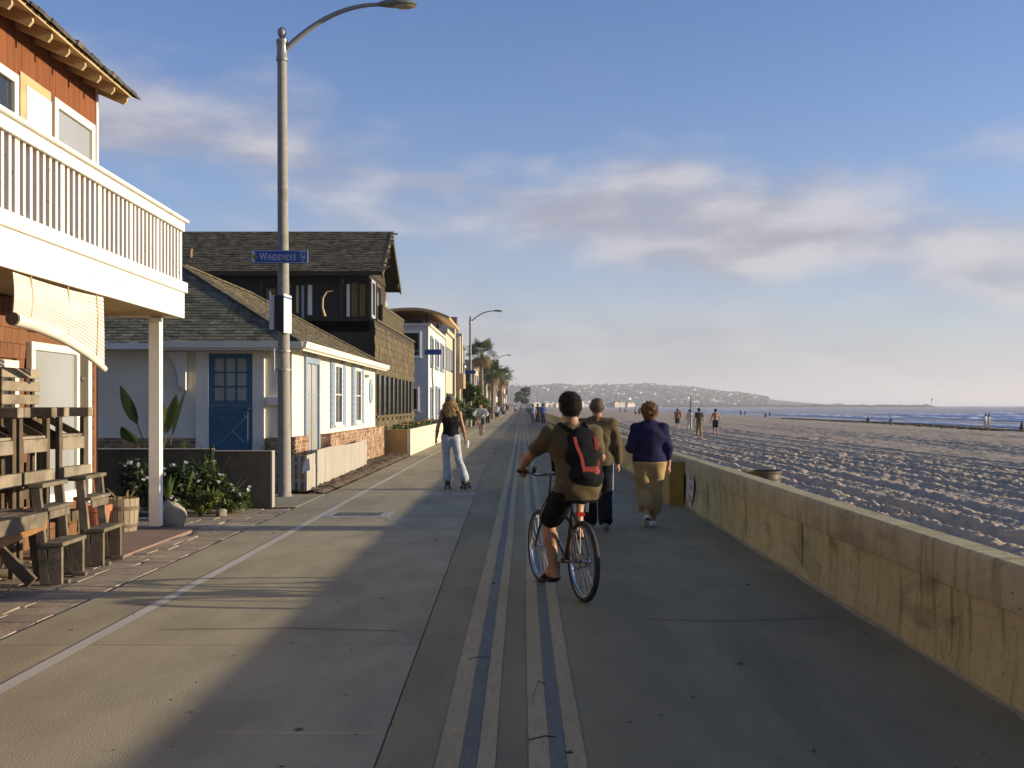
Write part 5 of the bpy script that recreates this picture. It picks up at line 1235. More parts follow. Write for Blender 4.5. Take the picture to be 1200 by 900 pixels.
def body_field(J, s=1.0, build=1.0, hands=None, feet=True, fwd=A_(0, 1, 0), arms=True):
    f = Field(); rt = A_(1, 0, 0); n = FW
    f.cap(J['pelvis'] - rt * .06, J['pelvis'] + rt * .06, .105 * build, None, .05, n, 1.15)
    f.chain([J['pelvis'], J['waist'], J['chest']], [.125 * build, .12 * build, .14 * build], .05, n, 1.3)
    f.cap(J['chest'] - rt * .07, J['chest'] + rt * .07, .115 * build, None, .05, n, 1.2)
    f.cap(J['shL'], J['shR'], .055, None, .05)
    for sg, q in ((-1, 'L'), (1, 'R')):
        f.cap(J['neck'], (J['neck'] + J['sh' + q]) / 2 + A_(0, 0, .0), .055, .045, .05)
        if arms:
            f.cap(J['sh' + q], J['el' + q], .050 * build, .038 * build, .03)
            m = J['el' + q] * .65 + J['wr' + q] * .35; f.cap(J['el' + q], m, .038 * build, .039 * build, .02); f.cap(m, J['wr' + q], .039 * build, .026, .02)
            d = J['wr' + q] - J['el' + q]; hp = (hands or {}).get(q, {})
            hand_prims(f, J['wr' + q], hp.get('d', d), hp.get('pn', A_(-sg, .25, 0)), s, hp.get('curl', .55), thumb=hp.get('thumb', -sg * 1 if True else 1))
        hp_, kn, an, to = J['hip' + q], J['kn' + q], J['an' + q], J['toe' + q]
        f.cap(hp_, hp_ * .5 + kn * .5, .088 * build, .072 * build, .04); f.cap(hp_ * .5 + kn * .5, kn, .072 * build, .054 * build, .03)
        calf = kn * .68 + an * .32; back = np.cross(np.cross(an - kn, A_(1, 0, 0)), an - kn); back = back / (np.linalg.norm(back) + 1e-9)
        cb = calf + A_(0, -.018, 0); f.cap(kn, cb, .052 * build, .056 * build, .03); f.cap(cb, an, .056 * build, .036, .03)
        if feet:
            hl = an + (an - to) / np.linalg.norm(an - to) * .05; hl[2] = an[2] - .045 if abs(hl[2] - an[2]) < .04 else hl[2]
            f.cap(an, hl, .036, .034, .02); f.cap(hl, to, .033, .030, .02, (0, 0, 1), 1.2); f.cap(an, to, .034, .026, .03)
    head_prims(f, J, s, fwd)
    return f
def torso_cloth(J, inf=.016, build=1.0, hem=None, sleeve=1.0, neck=True, k=.05, hipw=1.0):
    """shirt: torso shell plus sleeves; sleeve 0..1 upper arm, 1..2 down the forearm"""
    f = Field(); rt = A_(1, 0, 0); n = FW
    f.cap(J['pelvis'] - rt * .06 * hipw, J['pelvis'] + rt * .065 * hipw, .118 * build + inf, None, k, n, 1.12)
    f.chain([J['pelvis'] - A_(0, 0, .10), J['pelvis'], J['waist'], J['chest']], [.126 * build + inf, .134 * build + inf, .140 * build + inf, .147 * build + inf], k, n, 1.24)
    f.cap(J['chest'] - rt * .075, J['chest'] + rt * .075, .118 * build + inf, None, k, n, 1.15)
    f.cap(J['shL'], J['shR'], .058 + inf, None, k)
    for q in 'LR':
        f.cap(J['neck'] - A_(0, 0, .005), (J['neck'] + J['sh' + q]) / 2, .050 + inf * .6, .046 + inf, .04)
        if sleeve > 0:
            e = J['sh' + q] + (J['el' + q] - J['sh' + q]) * min(1, sleeve); f.cap(J['sh' + q], e, .056 * build + inf, (.048 - .004 * min(1, sleeve)) * build + inf, .035)
            if sleeve > 1:
                w = J['el' + q] + (J['wr' + q] - J['el' + q]) * min(1, sleeve - 1); f.cap(J['el' + q], w, .044 * build + inf, .030 + inf, .025)
    if hem is not None: f.cut((0, 0, -1), (0, 0, hem))
    return f
def leg_cloth(J, inf=.016, build=1.0, end=2.0, flare=0.0, top=None, seat=.0):
    """trousers: end 0..1 along the thigh, 1..2 down the shin"""
    f = Field(); rt = A_(1, 0, 0); n = FW
    f.cap(J['pelvis'] - rt * .06, J['pelvis'] + rt * .06, .114 * build + inf, None, .045, n, 1.08 - seat)
    f.cap(J['pelvis'], J['waist'], .122 * build + inf, .116 * build + inf, .04, n, 1.25)
    for q in 'LR':
        h, kn, an = J['hip' + q], J['kn' + q], J['an' + q]
        e = h + (kn - h) * min(1, end); f.cap(h, e, .094 * build + inf, (.094 - .034 * min(1, end)) * build + inf + (flare if end <= 1 else 0), .03)
        if end > 1:
            w = kn + (an - kn) * (end - 1); f.cap(kn, w, .060 * build + inf, .050 + inf + flare, .03)
    if top is not None: f.cut((0, 0, 1), (0, 0, top))
    return f
def strands(parent, ob, n, ln, m, seed, down=.7, jit=.4, w_=.0022):
    """short hair strands standing on the hair surface"""
    r = np.random.default_rng(seed); me = ob.data; k = len(me.vertices); co = np.empty(k * 3, np.float32); no = np.empty(k * 3, np.float32); me.vertices.foreach_get('co', co); me.vertices.foreach_get('normal', no)
    co = co.reshape(-1, 3); no = no.reshape(-1, 3); i = r.integers(0, k, n); p = co[i] + r.normal(0, .003, (n, 3)); d = no[i] * .55 + np.array([0, -.1, -down]) + r.normal(0, jit, (n, 3)); d /= np.linalg.norm(d, axis=1)[:, None]
    s_ = np.cross(d, no[i]); s_ /= np.linalg.norm(s_, axis=1)[:, None] + 1e-9; L_ = ln * r.uniform(.5, 1.2, (n, 1)); p = p - no[i] * .003
    V = np.stack([p - s_ * w_, p + s_ * w_, p + d * L_], 1).reshape(-1, 3); o = link('hair_strands', np_mesh('hair_strands', V, np.arange(3 * n).reshape(-1, 3), False), m, parent); o['kind'] = 'stuff'; return o
def cloth(name, c1, rough=.9, scale=9, bump=.35):
    return mat(name, c1, tuple(.78 * a for a in c1), rough, scale, bump=bump, bscale=90, spec=.12, sheen=.12 if max(c1) > .06 else 0)
m_skin = mat('skin', (0.40, 0.22, 0.13), (0.35, 0.19, 0.11), .55, 14, spec=.4)
m_skint = mat('tanned_skin', (0.33, 0.17, 0.085), (0.28, 0.14, 0.07), .5, 14, spec=.4)
m_blk = cloth('black_cloth', (0.010, 0.010, 0.011))
m_rub = mat('black_rubber', (0.022, 0.021, 0.02), (0.035, 0.033, 0.03), .75, 20, bump=.3, bscale=120)
m_chr = mat('chrome', (0.62, 0.61, 0.58), (0.5, 0.49, 0.47), .22, 9, metal=1.0)
m_blkm = mat('black_frame_paint', (0.016, 0.016, 0.018), (0.022, 0.022, 0.024), .3, 6, spec=.5, coat=.4)

# ------------------------------------------------------------------ bicycle
def make_bicycle(label, rear, heading, group='bicycles'):
    t = thing('bicycle', label, 'bicycle', (rear[0], rear[1], 0), heading, group=group)
    RW = .335; RH, FH, BB = Vector((0, 0, RW)), Vector((0, 1.08, RW)), Vector((0, .42, .29)); HT0, HT1 = Vector((0, .855, .68)), Vector((0, .81, .88)); ST = Vector((0, .235, .76))
    for hub in (RH, FH):
        w = MB()
        w.lathe([(.050, -.028), (.012, -.03), (.012, .03), (.050, .028)], (0, hub.y, hub.z), 14, 'X', caps=False); wo = w.build('wheel', m_chr, t, smooth=True)
        q = MB(); n1, n2 = 56, 10; vs = [(.024 * math.cos(b_), hub.y + (RW - .025 + .025 * math.sin(b_)) * math.cos(a), hub.z + (RW - .025 + .025 * math.sin(b_)) * math.sin(a)) for a in [2 * math.pi * i / n1 for i in range(n1)] for b_ in [2 * math.pi * j / n2 for j in range(n2)]]
        q.add(vs, [(i * n2 + j, i * n2 + (j + 1) % n2, ((i + 1) % n1) * n2 + (j + 1) % n2, ((i + 1) % n1) * n2 + j) for i in range(n1) for j in range(n2)]); q.build('tyre', m_rub, wo, smooth=True, autosmooth=False)
        q = MB(); q.lathe([(RW - .052, -.013), (RW - .038, -.016), (RW - .038, .016), (RW - .052, .013), (RW - .058, 0), (RW - .052, -.013)], (0, hub.y, hub.z), 56, 'X', caps=False); q.build('rim', m_chr, wo, smooth=True)
        q = MB()
        for k in range(28):
            a = 2 * math.pi * k / 28; a2 = a + (.35 if k % 4 < 2 else -.35); sx = .022 if k % 2 else -.022
            q.tube([(sx, hub.y + .04 * math.cos(a2), hub.z + .04 * math.sin(a2)), (0, hub.y + (RW - .05) * math.cos(a), hub.z + (RW - .05) * math.sin(a))], .0016, 4, False)
        o = q.build('spokes', m_chr, wo); o['kind'] = 'stuff'
    f = MB(); f.tube([BB, ST + Vector((0, -.01, .04))], .016, 10); f.tube([BB, BB * .55 + HT0 * .45 + Vector((0, .03, -.015)), HT0 + Vector((0, 0, .03))], .019, 10)
    f.tube([BB * .28 + ST * .72, Vector((0, .5, .69)), Vector((0, .7, .78)), HT1 + Vector((0, 0, -.03))], .016, 10); f.tube([HT0, HT1], .021, 12)
    for s in (-1, 1):
        f.tube([BB + Vector((s * .02, 0, 0)), Vector((s * .05, .2, .31)), RH + Vector((s * .062, 0, 0))], .010, 8); f.tube([ST + Vector((s * .012, .02, -.06)), Vector((s * .05, .12, .58)), RH + Vector((s * .062, 0, 0))], .009, 8)
    f.lathe([(.024, -.04), (.024, .04)], tuple(BB), 14, 'X'); f.build('frame', m_blkm, t, smooth=True)
    f = MB()
    f.tube([HT0 + Vector((-.0, .0, -.02)), HT0 + Vector((0, .005, -.03))], .03, 8)
    for s in (-1, 1): f.tube([HT0 + Vector((s * .02, 0, -.02)), HT0 + Vector((s * .05, .01, -.05)), Vector((s * .055, .97, .50)), FH + Vector((s * .058, -.01, 0))], .012, 8)
    f.build('fork', m_blkm, t, smooth=True)
    f = MB(); f.tube([HT1, HT1 + Vector((0, -.015, .10)), Vector((0, .84, 1.0))], .014, 8)
    f.build('stem', m_blkm, t, smooth=True)
    f = MB(); pts = []
    for (x, y, z) in ((-.33, .70, 1.045), (-.22, .76, 1.03), (-.13, .85, 1.0), (-.04, .87, 1.0), (.04, .87, 1.0), (.13, .85, 1.0), (.22, .76, 1.03), (.33, .70, 1.045)): pts.append((x, y, z))
    f.tube(pts, .012, 8); hb = f.build('handlebar', m_blkm, t, smooth=True)
    for s in (-1, 1):
        g = MB(); g.tube([(s * .345, .69, 1.048), (s * .235, .752, 1.033)], .017, 10); g.build('grip', m_rub, hb, smooth=True)
    g = MB(); g.tube([(-.16, .80, 1.03), (-.16, .78, 1.075)], .022, 10); g.build('bell', m_blkm, hb, smooth=True)
    fl = Field(); fl.cap((-.06, .10, .835), (.06, .10, .835), .05, None, .03, (0, 0, 1), 1.6); fl.cap((0, .14, .84), (0, .34, .835), .06, .022, .03, (0, 0, 1), 1.7); link('saddle', fl.mesh('saddle', .008), m_rub, t)
    f = MB(); f.tube([ST, Vector((0, .205, .82))], .012, 8); f.build('seat_post', m_chr, t, smooth=True)
    for s in (-1, 1):
        g = MB(); pr = []
        for k in range(26): a = k * 1.25; pr.append((s * .055 + .016 * math.cos(a), .07 + .016 * math.sin(a), .735 + .0028 * k))
        g.tube(pr, .0045, 6); g.build('saddle_spring', m_chr, t, smooth=True)
    g = MB(); g.box(-.035, .035, .055, .075, .70, .735); g.build('reflector', mat('red_reflector', (.42, .02, .015), None, .25, 8, spec=.6), t, bevel=.006)
    g = MB(); g.lathe([(.0, -.003), (.088, -.003), (.092, 0), (.088, .003), (0, .003)], (.05, BB.y, BB.z), 28, 'X', caps=False); ck = g.build('chainring', m_chr, t, smooth=True)
    for (s, dz, dy) in ((-1, -.165, .0), (1, .165, .02)):
        g = MB(); g.beam((s * .062, BB.y, BB.z), (s * .068, BB.y + dy, BB.z + dz), .014, .022, up=(1, 0, 0)); c = g.build('crank', m_chr, t, bevel=.003)
        g = MB(); g.box(s * .125 - .045, s * .125 + .045, BB.y + dy - .04, BB.y + dy + .04, BB.z + dz - .012, BB.z + dz + .012); g.tube([(s * .068, BB.y + dy, BB.z + dz), (s * .10, BB.y + dy, BB.z + dz)], .007, 6); g.build('pedal', m_rub, c)
    g = MB(); cp = []
    for k in range(24):
        a = math.pi / 2 + math.pi * k / 23 * -1; cp.append((.05, BB.y + .09 * math.cos(a), BB.z + .09 * math.sin(a)))
    for k in range(12):
        a = -math.pi / 2 - math.pi * k / 11; cp.append((.05, .036 * math.cos(a), RW + .036 * math.sin(a)))
    cp.append(cp[0]); g.tube(cp, .0045, 4, False); g.build('chain', m_rub, t)
    g = MB(); vs = []; n_ = 26                                    # rear reflector stay / small fender plate on the hub
    g.lathe([(.03, .03), (.045, .035), (.045, .045), (.03, .05)], (0, 0, RW), 16, 'X', caps=False); g.build('sprocket', m_chr, t)
    return t
HEAD = R(18)
REAR = (.495, 9.12)
make_bicycle('black cruiser bicycle ridden by the man with the backpack', REAR, HEAD)

# ------------------------------------------------------------------ the rider
m_olv = cloth('olive_brown_shirt', (0.092, 0.066, 0.027)); m_hairb = mat('dark_brown_hair', (0.010, 0.007, 0.005), (0.018, 0.012, 0.008), .9, 60, bump=.6, bscale=140, spec=.3)
def place(t, nm, me, m): return link(nm, me, m, t)
J = joints(1.76)
J.update(pelvis=A_(0, .12, .955), waist=A_(0, .15, 1.08), chest=A_(0, .235, 1.25), neck=A_(0, .285, 1.425), head=A_(0.005, .335, 1.60), shL=A_(-.195, .27, 1.37), shR=A_(.195, .27, 1.37),
         elL=A_(-.335, .44, 1.17), wrL=A_(-.315, .665, 1.075), elR=A_(.33, .44, 1.17), wrR=A_(.315, .665, 1.075), hipL=A_(-.095, .15, .91), knL=A_(-.14, .47, .62), anL=A_(-.125, .375, .215), toeL=A_(-.14, .53, .165),
         hipR=A_(.095, .15, .91), knR=A_(.15, .57, .89), anR=A_(.125, .43, .545), toeR=A_(.14, .58, .50))
RD = thing('person', 'cyclist in olive brown t-shirt and black shorts riding with a backpack', 'person', (REAR[0], REAR[1], 0), HEAD)
hd = dict(L=dict(d=A_(.35, .8, -.25), pn=A_(0, -.15, -1), curl=1.15, thumb=-1), R=dict(d=A_(-.35, .8, -.25), pn=A_(0, -.15, -1), curl=1.15, thumb=1))
place(RD, 'body', body_field(J, 1.0, 1.0, hd).mesh('body', .008), m_skint)
f = torso_cloth(J, .020, 1.02, hem=.835, sleeve=.62, k=.05); place(RD, 'shirt', f.mesh('shirt', .009, (.0065, 30, .3)), m_olv)
f = leg_cloth(J, .024, 1.02, end=.80, flare=.012, top=.90); sh = place(RD, 'shorts', f.mesh('shorts', .009, (.004, 38, 1.0)), m_blk)
g = MB(); pts = [J['hipL'] + (J['knL'] - J['hipL']) * s + A_(-.107 + .012 * s, .0, .038 - .03 * s) for s in np.linspace(-.1, .82, 8)]
g.tube([tuple(p) for p in pts], .010, 6); g.build('stripe', cloth('pale_stripe', (.36, .31, .25)), sh, smooth=True)
f = Field(); h = J['head']
f.cap(h + A_(0, -.026, .036), h + A_(0, .012, .044), .099, .097, .02, (1, 0, 0), 1.10); f.cap(h + A_(0, -.035, -.01), h + A_(0, -.03, -.045), .082, .064, .03, (1, 0, 0), 1.0); f.cut((0, .80, -.42), h + A_(0, .040, .0)); f.cut((0, .55, -1), h + A_(0, -.06, -.078))
ho = place(RD, 'hair', f.mesh('hair', .006, (.0012, 130, .4)), m_hairb); strands(ho, ho, 5200, .016, m_hairb, 1, .35, .45)
m_sole = mat('tan_sole', (.30, .20, .10), (.24, .16, .08), .8, 9)
for q in 'LR':
    an, to = J['an' + q], J['toe' + q]; f = Field(); hl = an + A_(0, -.055, -.062); f.cap(hl, to + A_(0, .02, -.032), .042, .045, .02, (0, 0, 1), 3.0); s = place(RD, 'sandal', f.mesh('sandal', .006), m_blk)
    f = Field(); f.cap(to + A_(-.045, -.07, -.01), to + A_(0, -.03, .03), .012, .012, .01); f.cap(to + A_(.045, -.07, -.01), to + A_(0, -.03, .03), .012, .012, .01); f.cap(to + A_(0, -.03, .03), to + A_(0, .0, .0), .012, .008, .01); place(s, 'strap', f.mesh('strap', .006), m_blk)
# backpack
BPK = thing('backpack', 'black backpack with red trim worn by the cyclist', 'backpack', (REAR[0], REAR[1], 0), HEAD)
f = Field(); c0 = A_(.035, .055, 1.03); c1 = A_(.035, .125, 1.33)
f.cap(c0 - A_(.07, 0, 0), c0 + A_(.07, 0, 0), .095, None, .04, FW, 1.15); f.cap(c1 - A_(.045, 0, 0), c1 + A_(.045, 0, 0), .085, None, .05, FW, 1.2); f.cap((c0 + c1) / 2 - A_(.062, .0, 0), (c0 + c1) / 2 + A_(.062, .0, 0), .105, None, .06, FW, 1.15); f.cap(c0, c1, .12, .10, .05, FW, 1.3)
f.cap(c0 + A_(-.03, -.045, .02), c0 + A_(.03, -.045, .02), .055, None, .03)
place(BPK, 'pack', f.mesh('pack', .008, (.0025, 40, 2)), m_blk)
m_redc = cloth('red_nylon', (.26, .03, .02), .6)
def on_back(x, z, off=.006):                                     # point on the rear face of the pack
    t = (z - c0[2]) / (c1[2] - c0[2]); yb = c0[1] + (c1[1] - c0[1]) * t - (.106 - .012 * abs(t - .4)) - off; return (x, yb + 1.5 * (x - .035) ** 2 * 2.2, z)
for nm, pts in (('trim', [(-.055, 1.36), (-.045, 1.28), (-.02, 1.2), (-.01, 1.12), (0.0, 1.06)]), ('trim', [(.125, 1.36), (.13, 1.28), (.132, 1.2), (.128, 1.12), (.11, 1.06)])):
    g = MB(); pp = [Vector(on_back(*p)) for p in pts]; wv = Vector((.014, 0, 0)); vs = []
    for p in pp: vs += [p - wv + Vector((0, -.004, 0)), p + wv + Vector((0, -.004, 0)), p + wv + Vector((0, .012, 0)), p - wv + Vector((0, .012, 0))]
    g.add(vs, [(4 * i + a, 4 * i + b, 4 * i + 4 + b, 4 * i + 4 + a) for i in range(len(pp) - 1) for a, b in ((0, 1), (1, 2), (2, 3), (3, 0))] + [(0, 3, 2, 1), (16, 17, 18, 19)]); g.build(nm, m_redc, BPK, smooth=True)
f = Field(); p = on_back(.055, 1.07, -.045); f.cap((p[0] - .035, p[1], p[2]), (p[0] + .03, p[1], p[2]), .062, None, .03, FW, 1.2); f.cut((0, 0, 1), (0, 0, 1.115)); place(BPK, 'pocket', f.mesh('pocket', .007), m_redc)
for s in (-1, 1):
    f = Field(); f.chain([A_(.035 * 0 + s * .075 + .015, .14, 1.41), A_(s * .11, .25, 1.455), A_(s * .125, .36, 1.40), A_(s * .13, .40, 1.25), A_(s * .15, .30, 1.08), A_(s * .10 + .02, .12, 1.0)], [.022, .024, .024, .022, .018, .014], .01)
    place(BPK, 'shoulder_strap', f.mesh('shoulder_strap', .008), m_blk)

# ------------------------------------------------------------------ older man walking
MW = thing('person', 'man in brown long sleeved top and black track trousers walking ahead', 'person', (.965, 14.45, 0), R(-3))
J = joints(1.70, 1.04); J['head'] = A_(.0, .05, 1.585); J['knL'] = A_(-.09, .10, .50); J['anL'] = A_(-.09, .12, .085); J['toeL'] = A_(-.10, .26, .03); J['knR'] = A_(.10, -.02, .49); J['anR'] = A_(.10, -.20, .12); J['toeR'] = A_(.115, -.07, .03)
J['shL'] = A_(-.19, .0, 1.37); J['shR'] = A_(.19, .0, 1.37); J['elR'] = A_(.258, .0, 1.10); J['wrR'] = A_(.275, .05, .87); J['elL'] = A_(-.252, -.08, 1.11); J['wrL'] = A_(-.25, .06, .90)
place(MW, 'body', body_field(J, .98, 1.0).mesh('body', .009), m_skint)
f = torso_cloth(J, .022, 1.04, hem=.80, sleeve=1.88, k=.05); place(MW, 'sweatshirt', f.mesh('sweatshirt', .010, (.010, 24, 1.1)), cloth('brown_sweatshirt', (.10, .072, .034)))
f = leg_cloth(J, .030, 1.02, end=1.93, flare=.012, top=.84); tr = place(MW, 'trousers', f.mesh('trousers', .010, (.005, 24, .2)), cloth('black_track_trousers', (.006, .0065, .009), .9, bump=.1))
g = MB(); pts = []
for s in np.linspace(0, 1, 9): p = J['hipR'] + (J['knR'] - J['hipR']) * s + A_(.118 - .020 * s, 0, 0); pts.append(tuple(p))
for s in np.linspace(.12, .92, 7): p = J['knR'] + (J['anR'] - J['knR']) * s + A_(.098 + .002 * s, 0, 0); pts.append(tuple(p))
g.tube(pts, .013, 6); g.build('stripe', cloth('pale_blue_stripe', (.34, .40, .55)), tr, smooth=True)
h = J['head']; f = Field(); f.cap(h + A_(0, -.025, .035), h + A_(0, .012, .038), .093, .092, .02, (1, 0, 0), 1.10); f.cap(h + A_(0, -.03, 0), h + A_(0, -.03, -.04), .078, .062, .03); f.cut((0, .8, -.42), h + A_(0, .036, -.0)); f.cut((0, .55, -1), h + A_(0, -.06, -.065))
ho = place(MW, 'hair', f.mesh('hair', .006, (.001, 110, .9)), mat('brown_grey_hair', (.09, .06, .035), (.13, .095, .06), .7, 50, bump=.8, bscale=140)); strands(ho, ho, 3600, .014, MATS['brown_grey_hair'], 2, .5, .35)
for q in 'LR':
    an, to = J['an' + q], J['toe' + q]; f = Field(); f.cap(an + A_(0, -.045, -.045), to + A_(0, .01, .005), .048, .042, .03); f.cut((0, 0, -1), (0, 0, .004)); place(MW, 'shoe', f.mesh('shoe', .008), mat('grey_shoe', (.20, .18, .16), (.15, .14, .12), .7, 9))

# ------------------------------------------------------------------ woman in purple
PW = thing('person', 'woman in purple sweater and tan cropped trousers walking by the wall', 'person', (1.68, 14.75, 0), R(2))
J = joints(1.63, 1.0); J['head'] = A_(.0, .03, 1.52); J['neck'] = A_(0, -.01, 1.375)
J['shL'] = A_(-.175, -.01, 1.31); J['shR'] = A_(.175, -.01, 1.31); J['chest'] = A_(0, -.01, 1.20); J['waist'] = A_(0, .01, 1.03); J['pelvis'] = A_(0, 0, .91)
J['elL'] = A_(-.25, -.03, 1.06); J['wrL'] = A_(-.18, .17, 1.02); J['elR'] = A_(.24, -.02, 1.05); J['wrR'] = A_(.265, .03, .83)
J['hipL'] = A_(-.09, 0, .87); J['hipR'] = A_(.09, 0, .87); J['knL'] = A_(-.075, .02, .475); J['anL'] = A_(-.065, -.20, .175); J['toeL'] = A_(-.07, -.10, .035); J['knR'] = A_(.075, .05, .47); J['anR'] = A_(.055, .06, .085); J['toeR'] = A_(.06, .19, .03)
place(PW, 'body', body_field(J, .94, 1.04, feet=False).mesh('body', .009), m_skin)
f = torso_cloth(J, .018, 1.12, hem=.845, sleeve=1.55, k=.05, hipw=1.2); f.cap(J['neck'] + A_(0, 0, .0), J['neck'] + A_(0, .015, .03), .068, .062, .02); place(PW, 'sweater', f.mesh('sweater', .010, (.0075, 22, 2.3)), cloth('purple_sweater', (.020, .018, .056), .95))
f = leg_cloth(J, .030, 1.16, end=1.56, flare=.028, top=.875, seat=.05); place(PW, 'cropped_trousers', f.mesh('cropped_trousers', .010, (.006, 22, .7)), cloth('tan_cotton', (.36, .25, .095), .85))
h = J['head']; f = Field(); f.cap(h + A_(0, -.02, .045), h + A_(0, .015, .045), .104, .10, .02); f.cap(h + A_(0, -.03, .0), h + A_(0, -.025, -.05), .095, .075, .03); rr5 = random.Random(3)
for k in range(90):
    a = rr5.uniform(0, 6.28); e = rr5.uniform(-.7, 1.4); d = A_(math.cos(a) * math.cos(e), math.sin(a) * math.cos(e) - .1, math.sin(e)); f.ball(h + A_(0, -.015, .03) + d * .10, rr5.uniform(.014, .024), .012)
f.cut((0, .85, -.42), h + A_(0, .045, .0)); f.cut((0, .2, -1), h + A_(0, -.05, -.10))
ho = place(PW, 'hair', f.mesh('hair', .007), mat('auburn_hair', (.20, .10, .035), (.13, .065, .025), .65, 40, bump=.8, bscale=120)); strands(ho, ho, 5000, .024, MATS['auburn_hair'], 3, .2, .8)
m_whs = mat('white_shoe', (.62, .60, .57), (.54, .52, .49), .7, 9); m_dsole = mat('dark_sole', (.07, .065, .06), (.1, .09, .085), .8, 20)
f = Field(); f.cap(J['anR'] + A_(0, -.045, -.045), J['toeR'] + A_(0, .01, .008), .046, .040, .03); f.cut((0, 0, -1), (0, 0, .004)); place(PW, 'shoe', f.mesh('shoe', .007), m_whs)
f = Field(); a_, t_ = J['anL'] + A_(0, -.03, -.03), J['toeL'] + A_(0, .0, .005); f.cap(a_, t_, .045, .040, .03); s = place(PW, 'shoe', f.mesh('shoe', .007), m_whs)
f = Field(); f.cap(a_ + A_(0, -.030, -.012), t_ + A_(0, -.024, -.012), .034, .032, .02, (0, .75, .66), 2.4); place(s, 'sole', f.mesh('sole', .007), m_dsole)

# ------------------------------------------------------------------ woman on roller skates
SK = thing('person', 'blonde woman in black tank top and pale jeans on roller skates', 'person', (-1.40, 21.4, 0), R(4))
J = joints(1.70, .93); z = .085
for k in J: J[k] = J[k] + A_(0, 0, z)
J['shL'] = A_(-.165, -.01, 1.465); J['shR'] = A_(.165, -.01, 1.465); J['chest'] = A_(0, -.01, 1.33); J['elL'] = A_(-.245, -.05, 1.20); J['wrL'] = A_(-.275, .03, .985); J['elR'] = A_(.235, -.03, 1.19); J['wrR'] = A_(.285, .06, .97)
J['head'] = A_(-.005, .035, 1.66); J['neck'] = A_(0, -.01, 1.515); J['knL'] = A_(-.085, .06, .59); J['anL'] = A_(-.055, .02, .19); J['toeL'] = A_(-.06, .15, .12); J['knR'] = A_(.15, -.02, .59); J['anR'] = A_(.275, -.12, .20); J['toeR'] = A_(.34, .0, .13)
place(SK, 'body', body_field(J, .95, .90, feet=False).mesh('body', .009), m_skint)
f = torso_cloth(J, .008, .90, hem=1.02, sleeve=0, k=.045); f.sub((-.215, 0, 1.52), (-.205, 0, 1.30), .085, .01); f.sub((.215, 0, 1.52), (.205, 0, 1.30), .085, .01); f.cut((0, 0, 1), (0, 0, 1.515)); place(SK, 'tank_top', f.mesh('tank_top', .009, (.002, 30, .2)), m_blk)
f = leg_cloth(J, .015, .89, end=1.92, flare=.026, top=1.06); place(SK, 'jeans', f.mesh('jeans', .010, (.004, 26, .9)), cloth('pale_blue_jeans', (.40, .43, .47), .9))
h = J['head']; f = Field(); f.cap(h + A_(0, -.02, .035), h + A_(0, .01, .035), .098, .096, .02); rr5 = random.Random(9)
for k in range(170):
    t_ = rr5.random(); a = rr5.uniform(-2.9, -.25); wd = .085 + .075 * math.sin(min(1, t_ * 1.1) * 2.6); f.ball(h + A_(math.cos(a) * wd, math.sin(a) * (.085 + .03 * t_) - .01, .03 - .36 * t_), rr5.uniform(.018, .032), .012)
f.cut((0, .9, -.3), h + A_(0, .05, .02))
ho = place(SK, 'hair', f.mesh('hair', .009), mat('blonde_hair', (.42, .28, .10), (.24, .15, .055), .6, 45, bump=1.0, bscale=110)); strands(ho, ho, 5000, .05, MATS['blonde_hair'], 4, .9, .6)
f = Field(); f.cap(h + A_(0, -.02, .06), h + A_(0, .015, .065), .103, .10, .02); f.cap(h + A_(-.03, .10, .07), h + A_(.03, .10, .07), .05, None, .03, (0, 0, 1), 3.0); f.cut((0, -.12, -1), h + A_(0, 0, .035)); place(SK, 'cap', f.mesh('cap', .008), cloth('grey_cap', (.15, .13, .10)))
for q in 'LR':
    an, to = J['an' + q], J['toe' + q]; d = to - an; d[2] = 0; d = d / np.linalg.norm(d); f = Field(); f.cap(an + A_(0, 0, .06), an + A_(0, 0, -.06), .058, .055, .03); f.cap(an - d * .05 + A_(0, 0, -.065), an + d * .15 + A_(0, 0, -.075), .048, .042, .03)
    sk_ = place(SK, 'roller_skate', f.mesh('roller_skate', .009), m_rub); sdv = np.cross(d, A_(0, 0, 1)); zz = .036
    for (o1, o2) in ((-.06, -.04), (-.06, .04), (.12, -.04), (.12, .04)):
        c = an + d * o1 + sdv * o2; g = MB(); g.tube([tuple(A_(c[0], c[1], zz + an[2] - .19) - sdv * .016), tuple(A_(c[0], c[1], zz + an[2] - .19) + sdv * .016)], .034, 12); g.build('skate_wheel', m_dsole, sk_, smooth=True)
    g = MB(); c = an + d * .03; g.beam(tuple(A_(c[0], c[1], an[2] - .125) - d * .1), tuple(A_(c[0], c[1], an[2] - .125) + d * .11), .05, .03); g.build('truck', m_metal, sk_)
CUP = thing('paper_cup', 'white paper cup held by the woman on skates', 'cup', (SK.location.x + .315, SK.location.y + .09, .80))
g = MB(); g.lathe([(.0, 0), (.030, 0), (.040, .13), (.042, .135), (.040, .14), (0, .14)], n=18, caps=False); g.build('cup', m_whs, CUP, smooth=True)

